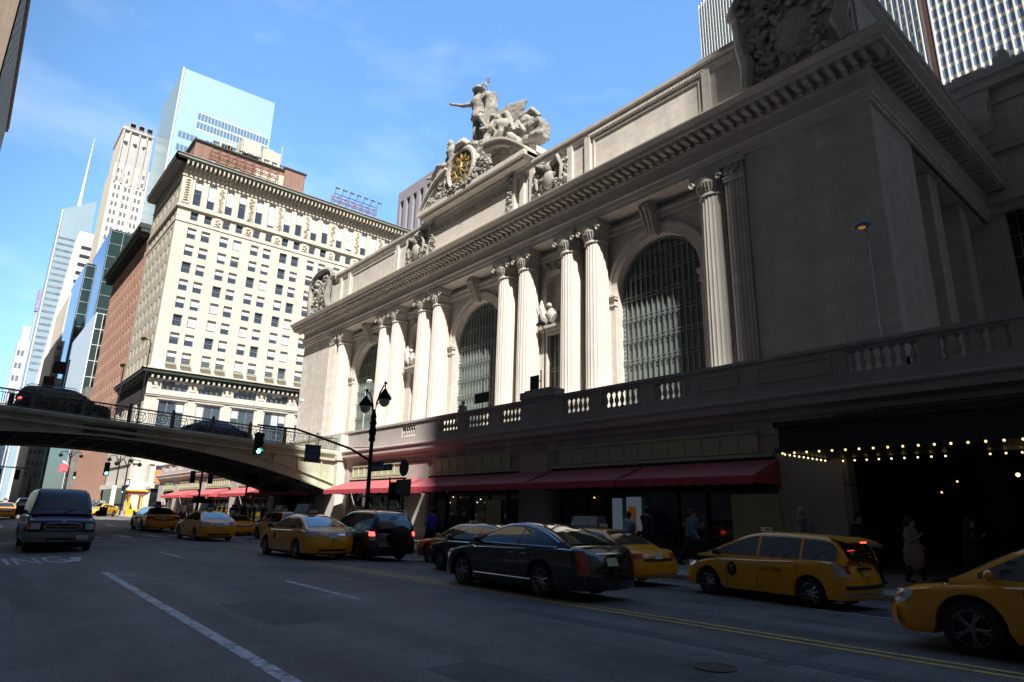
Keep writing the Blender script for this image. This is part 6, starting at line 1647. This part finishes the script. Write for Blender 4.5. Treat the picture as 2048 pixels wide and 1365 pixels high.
c = MB(); w = M1['rwri']; c.tube((w[0],w[1],w[2]-.3),(w[0]+.15,w[1],w[2]+1.0),.07)
for s in (-1,1): c.path([(w[0]+.05,w[1],w[2]+.35),(w[0]+.05+s*.3,w[1],w[2]+.5),(w[0]+.1+s*.06,w[1],w[2]+.7),(w[0]+.1+s*.28,w[1],w[2]+.88),(w[0]+.12+s*.1,w[1],w[2]+1.05)],[.05,.06,.05,.05,.04],6)
c.build('herald_staff', STAT, ST, smooth=60)
# eagle with spread wing
e = MB(); B = J(1.8,.5,39.3)
e.path([J(1.0,.2,38.6),B,J(2.2,.6,40.2)],[.5,.75,.4],10); e.ball(J(2.0,.2,40.6),.34,8,6)
def wing(a, b, c_, n, th=.12):
    # fan of long feathers from shoulder a along leading edge to tip b, trailing c_
    A = Vector(a); Bv = Vector(b); Cv = Vector(c_)
    for i in range(n):
        t = i/(n-1); root = A.lerp(Vector((A.x-.2,A.y,A.z-2.0)), t); tip = Bv.lerp(Cv, t**1.1)+Vector((0,-.15*sin(pi*t),0)); mid = root.lerp(tip,.55)+Vector((0,-.12,.25*(1-t)))
        e.path([tuple(root),tuple(mid),tuple(tip)],[.2,.26,.10],6)
wing(J(1.3,.4,40.6), J(6.5,.9,40.5), J(5.7,.9,38.3), 20)
wing(J(.2,.6,39.4), J(-2.0,1.0,40.3), J(-2.0,1.0,38.6), 9)
fuse(e, 'eagle', STAT, .085, ST, disp=.12, ds=.3)
# seated woman leaning on hand (right)
M2 = dict(pelvis=J(3.2,0,37.0), waist=J(3.7,0,37.6), chest=J(4.2,-.05,38.2), neckb=J(3.9,-.1,38.8), neck=J(3.75,-.15,39.0), headb=J(3.6,-.2,39.1), head=J(3.45,-.25,39.35), face=J(2.9,-.5,39.2),
  lsho=J(3.7,-.5,38.6), lelb=J(3.4,-.8,37.9), lwri=J(3.35,-.55,38.8), rsho=J(4.75,.2,38.6), relb=J(5.3,0,37.9), rwri=J(5.8,-.3,37.2),
  lhip=J(2.9,-.2,36.9), lkne=J(1.3,-.6,37.6), lank=J(.7,-.7,36.6), rhip=J(3.0,.3,36.8), rkne=J(1.5,.1,37.0), rank=J(.2,-.5,36.3))
m = figure_mb(M2, k*1.15, True)
for i in range(12):
    t = i/11; m.path([J(4.6-t*3.6,-.35-.25*(i%2),38.1-.9*t),J(4.4-t*3.4,-.6,37.3-.6*t),J(4.2-t*3.2,-.5,36.5-.2*t)],[.2,.26,.16],6)
m.path([J(2.9,-.2,39.7),J(4.3,.1,39.6),J(4.7,.2,38.9)],[.3,.42,.3],8)
fuse(m, 'seated_woman', STAT, .08, ST, disp=.12, ds=.35)
# globe, books, beehive clutter at right
q = MB(); q.ball(J(7.6,.2,36.9),.95,14,10); q.path([J(6.6,.2,36.5),J(7.2,-.4,37.6),J(8.4,-.2,37.8),J(9.0,.2,37.0)],[.25,.35,.35,.25],8)
q.box(-46.6+8.1,-46.6+9.6,34.1,35.1,36.0,36.5); q.box(-46.6+8.6,-46.6+10.0,34.3,35.2,34.2,35.9)
for i in range(14): q.ball(J(5.8+.3*i,-.3-.2*(i%3),34.6+.4*((i*5)%5)),.42,8,6)
q.path([J(5.6,-.6,36.4),J(6.6,-.8,35.4),J(7.8,-.6,34.2)],[.3,.4,.3],8); q.path([J(7,-.5,36.9),J(8.2,-.9,35.3)],[.25,.2],7)
fuse(q, 'globe_and_books', STAT, .09, ST, disp=.22, ds=.35)
# seated man at left with raised arm
J_ = J
def J(x,y,z): return J_(x-.2,y-.1,z+1.1)
M3 = dict(pelvis=J(-4.1,0,36.5), waist=J(-4.0,0,37.2), chest=J(-4.1,-.1,38.0), neckb=J(-4.1,-.1,38.5), neck=J(-4.15,-.15,38.7), headb=J(-4.2,-.2,38.85), head=J(-4.35,-.25,39.1), face=J(-4.9,-.6,38.9),
  lsho=J(-4.8,-.1,38.3), lelb=J(-5.0,-.3,37.5), lwri=J(-5.0,-.5,36.9), rsho=J(-3.4,0,38.3), relb=J(-2.9,-.2,37.6), rwri=J(-2.6,-.4,36.9),
  lhip=J(-4.3,-.2,36.4), lkne=J(-5.7,-.8,36.8), lank=J(-6.9,-.8,35.9), rhip=J(-4.0,.2,36.4), rkne=J(-5.2,-.2,36.2), rank=J(-6.4,-.3,35.5))
m = figure_mb(M3, k*1.15, True); m.path([J(-3.6,.3,38.4),J(-2.6,.5,38.2),J(-2.2,.4,37.2),J(-2.6,.3,36.2)],[.5,.6,.6,.5],9); m.path([J(-6,.2,35.6),J(-4.6,.3,36),J(-3,.2,36.1)],[.4,.55,.5],8)
m.ball(J(-6.9,-.4,35.9),.5,8,6); m.ball(J(-6.6,-.2,35.2),.55,8,6)
fuse(m, 'seated_man', STAT, .08, ST, disp=.12, ds=.35); J = J_
q = MB(); rn = random.Random(9)
for i in range(30): q.ball(J(rn.uniform(-5.2,6.4),rn.uniform(-.3,.6),rn.uniform(35.6,36.7)),rn.uniform(.35,.75),8,6)
q.path([J(-1.6,.5,36.4),J(-1.0,.6,38.6),J(.2,.6,40.4)],[1.2,1.0,.6],10); q.path([J(2.2,.6,36.4),J(2.6,.7,38.4),J(3.2,.7,39.4)],[1.3,1.1,.6],10); q.path([J(5.4,.5,35.6),J(5.6,.5,37.2),J(6.2,.5,38.0)],[1.2,1.0,.5],10); q.path([J(-.6,0,36.4),J(-.2,.1,38.0),J(.1,.2,38.4)],[1.1,.9,.5],10); q.path([J(1.0,.2,36.4),J(1.4,.3,37.6),J(1.2,.4,39.0)],[1.0,.8,.5],10)
fuse(q, 'rock_base', STAT, .10, ST, disp=.35, ds=.5)

# statue on the terrace
sv = thing('bronze_statue', 'weathered grey statue of a standing man on the terrace before the middle arch', 'statue', (-32.4,23.6,5.9))
Ps = pose(.15,.1,0,.15); Ps = {a: (b[0]*1.15-32.4, b[1]*1.15+23.6, b[2]*1.12+6.5) for a, b in Ps.items()}
m = figure_mb(Ps, 1.15); m.path([(-32.4,23.6,6.9),(-32.4,23.6,7.6),(-32.4,23.6,8.1)],[.42,.32,.26],12); fuse(m, 'figure', mat('grey_patina', (.30,.31,.31), .7, var=.2, vscale=4), .025, sv, disp=.02, ds=.1)
q = MB(); q.box(-32.9,-31.9,23.1,24.1,5.9,6.55); q.build('plinth', GRANP, sv)

# ---------------------------------------------------------------- poles, signs, signals
IRON = mat('lamp_iron', (.010,.011,.010), .8, spec=.15); SIGB = mat('street_sign_blue', (.035,.045,.12), .5); LET = mat('sign_letter_white', (.6,.62,.66), .6); GRS = mat('sign_green', (.015,.11,.07), .5)
GLOBE = mat('frosted_globe', (.72,.70,.62), .25, spec=.6)
lx, ly = -31.45, 16.9
lz = kz(lx, 17)
L_ = thing('street_lamp', 'tall black bishop crook street lamp with two hanging globes and a long signal arm', 'street lamp', (lx,ly,lz))
q = MB(); q.lathe(lx,ly,[(.30,0),(.30,.25),(.24,.32),(.22,.8),(.16,.9),(.13,1.2),(.115,2),(.10,5.3)],16,z0=lz); q.lathe(lx,ly,[(.10,5.2),(.19,5.3),(.15,5.5),(.21,5.7),(.15,6.1),(.2,6.2),(.13,6.5),(.17,6.55),(.11,6.8),(.07,7.0)],14,z0=lz); q.build('post', IRON, L_, smooth=50)
for s in (1,-1):
    q = MB(); cxx = lx+s*1.05; zt = lz+8.1+(.12 if s > 0 else 0)
    q.path([(lx+s*.05,ly,lz+6.5),(lx+s*.22,ly,lz+7.3),(lx+s*.55,ly,lz+7.9),(lx+s*.9,ly,zt),(cxx,ly,zt-.03),(cxx,ly,zt-.22)],[.05,.05,.045,.04,.04,.03],8)
    q.path([(lx+s*.22,ly,lz+7.25),(lx+s*.5,ly,lz+7.3),(lx+s*.62,ly,lz+7.6)],.025,6); q.ball((cxx,ly,zt+.1),.09,7,5); q.tube((cxx,ly,zt),(cxx,ly,zt+.3),.03,.01,6); q.build('crook', IRON, L_, smooth=50)
    q = MB(); q.lathe(cxx,ly,[(.05,-.2),(.10,-.28),(.2,-.45),(.34,-.62),(.37,-.74),(.37,-.8)],18,z0=zt); hd = q.build('lamp_shade', IRON, L_, smooth=50)
    q = MB(); q.lathe(cxx,ly,[(.30,-.8),(.29,-.95),(.22,-1.1),(.08,-1.2)],16,z0=zt); q.build('globe', GLOBE, hd, smooth=60)
q = MB(); arm = [(-31.45,16.8,4.25),(-31.3,15.6,4.75),(-30.9,14.0,5.05),(-30.3,12.2,5.35),(-29.8,10.15,5.3)]
q.path(arm,[.07,.06,.055,.05,.04],8); q.path([(-31.45,16.8,4.9),(-31.3,15.8,4.82)],[.02,.02],5); q.build('signal_arm', IRON, L_)
def signal(x, y, z, ry, lit, label, parent=None, name='traffic_signal', hang=True):
    t = thing(name, label, 'traffic light', (x,y,z))
    q = MB(); q.box(x-.12,x+.14,y-.17,y+.17,z-.5,z+.5)
    for dz in (-.33,0,.33):
        for i in range(8):
            a = pi*i/8; b = pi*(i+1)/8; q.face([(x+.14,y+.13*cos(a),z+dz+.13*sin(a)),(x+.14,y+.13*cos(b),z+dz+.13*sin(b)),(x+.36,y+.13*cos(b),z+dz+.13*sin(b)),(x+.36,y+.13*cos(a),z+dz+.13*sin(a))])
    if hang: q.tube((x,y,z+.5),(x,y,z+.75),.03)
    q.build('housing', mat('signal_housing', (.015,.02,.018), .6) if 'signal_housing' not in MATS else MATS['signal_housing'], t)
    for i, dz in enumerate((.33,0,-.33)):
        on = (i == 2 and lit == 'g') or (i == 0 and lit == 'r')
        mm = (MATS.get('green_signal_on') or mat('green_signal_on', (.1,.9,.6), .4, emit=(.12,1,.62), es=5)) if on and lit == 'g' else (MATS.get('red_signal_on') or mat('red_signal_on', (.9,.1,.05), .4, emit=(1,.1,.05), es=2)) if on else (MATS.get('signal_lens_off') or mat('signal_lens_off', (.03,.03,.03), .3))
        q = MB(); q.ball((x+.14,y,z+dz),.105,10,6,sc=(.35,1,1)); q.build('lens', mm, t)
    if ry: t.rotation_euler = (0,0,ry)
    return t
signal(-29.85,10.3,4.45,0,'g','green lit traffic signal hanging from the long lamp arm over the street')
hs_ = thing('hanging_sign', 'small grey blue rectangular sign hanging under the long signal arm', 'sign', (-30.6,13.3,4.2))
q = MB(); q.box(-30.62,-30.58,12.85,13.65,3.85,4.65,0); q.box(-30.63,-30.57,12.83,13.67,4.65,4.70,1); q.tube((-30.6,13.0,4.7),(-30.6,13.0,5.15),.02,m=1); q.tube((-30.6,13.5,4.7),(-30.6,13.5,5.1),.02,m=1); o = q.build('panel', [mat('greyblue_sign', (.10,.12,.17), .6), IRON], hs_)
text_obj('lettering','NO\nTURNS', .24, mat('faded_letter', (.22,.24,.28), .7), frame((-30.575,13.25,4.25),(0,1,0),(0,0,1)), hs_)
ss = thing('street_sign', 'blue street name sign fixed to the tall lamp post', 'street sign', (-31.0,16.9,4.0))
q = MB(); q.box(-31.3,-29.0,16.83,16.86,3.62,3.95,0); q.box(-31.3,-30.0,16.87,16.9,3.70,4.12,0); q.build('panel', SIGB, ss)
text_obj('lettering','Vanderbilt', .28, LET, frame((-30.38,16.82,3.78),(1,0,0),(0,0,1)), ss); text_obj('lettering','Ave', .24, LET, frame((-29.35,16.82,3.76),(1,0,0),(0,0,1)), ss)
bs_ = thing('bus_stop_sign', 'round dark bus stop sign on a pole with green panels below it', 'sign', (-28.2,17.1,0))
q = MB(); q.tube((-28.2,17.1,0),(-28.2,17.1,3.2),.05); q.build('pole', IRON, bs_)
q = MB(); q.prism([(-28.2+.42*cos(2*pi*i/24),3.72+.42*sin(2*pi*i/24)) for i in range(24)], lambda u,v,w:(u,w,v), 17.04,17.08); q.build('disc', mat('disc_navy', (.02,.02,.05), .5), bs_)
text_obj('lettering','M42', .2, mat('dim_letter', (.12,.13,.2), .7), frame((-28.2,17.03,3.72),(1,0,0),(0,0,1)), bs_)
q = MB(); q.box(-28.85,-28.3,17.05,17.08,2.45,3.15); q.build('side_panel', GRS, bs_)
q = MB(); q.box(-28.2,-27.45,17.02,17.06,2.3,3.15); gp = q.build('green_panel', GRS, bs_)
for z in (3.0,2.8,2.6): text_obj('lettering','M42 BUS', .12, MATS['faded_letter'], frame((-27.83,17.01,z),(1,0,0),(0,0,1)), gp)
dp = thing('signal_pole', 'dark pedestrian signal box on a short pole right of the lamp post', 'signal', (-29.7,17.2,0))
q = MB(); q.tube((-29.75,17.2,0),(-29.75,17.2,3.3),.045); q.box(-29.6,-28.85,17.1,17.35,2.15,3.05); q.build('pole_and_box', IRON, dp)
ps = thing('poster_stand', 'tall ornate dark poster stand with framed notice on the pavement', 'sign', (-26.3,18.2,0))
q = MB(); q.box(-26.75,-25.85,18.1,18.3,.1,2.35,0); q.box(-26.65,-25.95,18.08,18.1,.9,2.2,1); q.ball((-26.3,18.2,2.5),.16,8,6,0)
for s in (-1,1): q.path([(-26.3+s*.1,18.2,2.4),(-26.3+s*.4,18.2,2.55),(-26.3+s*.45,18.2,2.35)],.05,6)
q.build('frame', [IRON, mat('poster_mauve', (.14,.10,.12), .7, var=.6, vscale=6)], ps)
# terrace signs
t_ = thing('parking_sign', 'upright dark rectangular sign on a thin pole on the terrace beside the paired columns', 'sign', (-24.1,22.9,7.3))
q = MB(); q.tube((-24.45,22.9,7.2),(-24.45,22.9,9.1),.035); q.box(-25.3,-24.62,22.88,22.92,7.6,8.85); q.tube((-24.45,22.9,7.8),(-24.65,22.9,7.8),.03); q.tube((-24.45,22.9,8.5),(-24.65,22.9,8.5),.03); q.build('panel', mat('sign_back_maroon', (.03,.015,.02), .6), t_)
t_ = thing('parking_sign', 'low dark square sign board on a pole in front of the middle arch window', 'sign', (-29.0,22.9,6))
q = MB(); q.tube((-29.5,22.9,6.2),(-29.5,22.9,9.4),.03); q.box(-30.2,-28.85,22.84,22.88,7.9,8.5); q.build('panel', MATS['sign_back_maroon'], t_)
# terrace cobra lamps
def cobra(x, y, z0, z1, label, dx=.5, dy=-.4, on=(1,.95,.8), oc=None, name='terrace_lamp', em=0):
    t = thing(name, label, 'lamp', (x,y,z0), group='lamps along the raised roadway')
    q = MB(); q.path([(x,y,z0),(x,y,z1-.3),(x+dx*.3,y+dy*.3,z1-.05),(x+dx,y+dy,z1)],[.045,.04,.035,.03],7); q.build('pole', mat('lamp_pole_grey', (.45,.46,.46), .5) if 'lamp_pole_grey' not in MATS else MATS['lamp_pole_grey'], t)
    q = MB(); q.ball((x+dx*1.5,y+dy*1.5,z1+.04),.26,10,7,sc=(1.3,.8,.5)); q.build('lamp_head', oc or MATS['lamp_head_white'], t, smooth=60)
    q = MB(); q.ball((x+dx*1.6,y+dy*1.6,z1-.06),.13,8,6,sc=(1.1,.8,.5)); q.build('lens', mat('amber_lamp_lit', (1,.5,.1), .4, emit=(1,.42,.08), es=.12) if em and 'amber_lamp_lit' not in MATS else (MATS['amber_lamp_lit'] if em else GLOBE), t, smooth=60)
mat('lamp_head_white', (.75,.76,.74), .5); mat('lamp_head_yellow', (.95,.66,.10), .5); mat('lamp_head_bluegrey', (.25,.29,.40), .5)
cobra(-7.85,23.6,6,11.7,'slim lamp on the terrace before the dark corner pier',.05,-.5,oc=MATS['lamp_head_bluegrey'],em=1)
cobra(-24.9,23.6,6,11.6,'lamp head between the paired columns, pole behind the sign',.3,-.5,oc=MATS['lamp_head_bluegrey'],em=1)
cobra(-46.7,24.2,6,11.7,'white headed lamp before the westernmost arch',.5,-.1)
cobra(-59.5,24.0,6,11.6,'white headed lamp left of the terminal corner',.5,-.1)
cobra(-49.5,8.8,6.5,13.0,'yellow headed lamp on the viaduct before the hotel corner, right one',-.35,-.25,oc=MATS['lamp_head_yellow'],name='viaduct_lamp')
cobra(-50.5,7.6,6.5,11.0,'yellow headed lamp on the viaduct before the brick wing, left one',0,-.05,oc=MATS['lamp_head_yellow'],name='viaduct_lamp')
for x, y, z1, lb in ((-47.2,4.15,10.3,'maroon square sign box high on a pole on the viaduct'),):
    t_ = thing('viaduct_sign', lb, 'sign', (x,y,6.7)); q = MB(); q.tube((x,y,6.7),(x,y,z1),.04); q.box(x-.1,x+.1,y-.75,y-.1,z1-.95,z1-.2); q.box(x-.08,x+.08,y-1.1,y-.55,8.25,9.1); q.build('panel', MATS['recess_maroon'], t_)
# signal cluster below the viaduct
t_ = thing('signal_pole', 'black pole with back-to-back signals before the poster corner, under the viaduct', 'signal', (-62,15.9,0))
q = MB(); x, y = -62, 16.8; q.tube((x,y,0),(x,y,6.0),.09)
for dy in (-.75,.75): q.box(x-.15,x+.15,y+dy-.18,y+dy+.18,3.7,4.75); q.tube((x,y,4.2),(x,y+dy,4.2),.04)
q.box(x-.2,x+.2,y-.45,y+.45,2.0,2.6); q.box(x-.15,x+.15,y+.4,y+1.1,1.6,2.4); q.build('pole_and_heads', IRON, t_)
t_ = thing('signal_pole', 'thin pole with a dark box before the second red awning, under the viaduct', 'signal', (-50,16.8,0))
q = MB(); q.tube((-50,16.8,0),(-50,16.8,4.6),.07); q.box(-50.2,-49.8,16.9,17.5,3.35,4.1); q.build('pole_and_box', IRON, t_)
signal(-58.5,8.9,4.35,0,'g','small green lit signal just below the viaduct arch', hang=True)
# far street furniture
t_ = thing('signal_pole', 'far signal mast with hanging boxes, left edge of the street', 'signal', (-130,2,0)); q = MB(); q.tube((-130,9.5,0),(-130,9.5,7.6),.14); q.tube((-130,9.5,7.2),(-130,1,7.4),.09); q.box(-130.2,-129.8,4.2,5.6,5.9,7.0); q.box(-130.2,-129.8,7.4,8.0,5.4,7.0); q.build('mast', IRON, t_)
signal(-112,13.2,5.8,0,'g','far green signal above the navy van', hang=False, name='traffic_signal')
signal(-100,17.5,3.8,0,'g','far green signal left of the sunlit taxis', hang=False)
for i, (x, y, h, nm) in enumerate(((-118,13.0,9.5,'far black twin street lamp above the van'),(-105,17.4,8.5,'far black street lamp by the dark facades'),(-96,16.9,7.5,'far black street lamp by the white shop sign'))):
    t_ = thing('street_lamp', nm, 'street lamp', (x,y,0)); q = MB(); q.tube((x,y,.3),(x,y,h),.11,.07)
    for s in (-1,1): q.path([(x,y,h-1),(x,y+s*.6,h),(x,y+s*1.3,h-.1),(x,y+s*1.3,h-.4)],.06,6); q.ball((x,y+s*1.3,h-.6),.28,8,6)
    q.build('post', IRON, t_)
t_ = thing('yellow_kiosk', 'small yellow and red pavement kiosk with pointed pale roof behind the sunlit taxis', 'kiosk', (-96,18.3,.6))
q = MB()
for a, b in ((-96.7,17.6),(-95.3,17.6),(-96.7,19.0),(-95.3,19.0)): q.box(a-.1,a+.1,b-.1,b+.1,.5,3.2,0)
q.box(-96.9,-95.1,17.4,19.2,.5,1.3,0); q.box(-97,-95,17.3,19.3,3.1,3.5,1); q.box(-97.2,-94.8,17.1,19.5,3.5,3.7,0); q.lathe(-96,18.3,[(1.2,3.7),(.7,4.3),(.1,4.9)],8,m=2); q.build('kiosk_body', [YELB, AWN, WHITEP], t_)
t_ = thing('shop_sign_board', 'small white and blue lit shop board above the far pavement', 'sign', (-118,21.3,4)); q = MB(); q.box(-119.4,-116.9,21.0,21.1,4.9,5.6,0); q.box(-119.6,-116.7,21.1,21.2,4.3,5.8,1); q.build('board', [WHITEP, SIGB], t_)
q = MB(); q.box(-104.4,-104.1,16.9,17.4,1.5,4.4); tag(q.build('white_banner', WHITEP), 'narrow white banner hanging on a far pole left of the taxis', 'banner')
for i in range(3):
    q = MB(); x = -99.8+i*1.2; q.lathe(x,16.7,[(.09,0),(.09,.9),(.06,1.0)],10,z0=rz(x,16)+.15); tag(q.build('bollard', WHITEP), 'white pavement bollard, %s of the three beyond the sunlit taxis' % ['left','middle','right'][i], 'bollard', 'white bollards by the far kerb')
t_ = thing('litter_bin', 'round dark litter bin with pale rim on the pavement behind the hatchback taxi', 'litter bin', (-7.0,18.0,0)); q = MB(); q.lathe(-7.0,18.0,[(.26,0),(.3,.9),(.31,.95)],16,z0=kz(-7,18),m=0); q.lathe(-7.0,18.0,[(.32,.93),(.33,1.0),(.22,1.03)],16,z0=kz(-7,18),m=1); q.build('bin_body', [IRON, GREYB], t_)
southb('south_side_tower', 'dark tower edge with toothed cornice cut off by the top left corner', -300, -190, -50, -9.7, 146, DK)
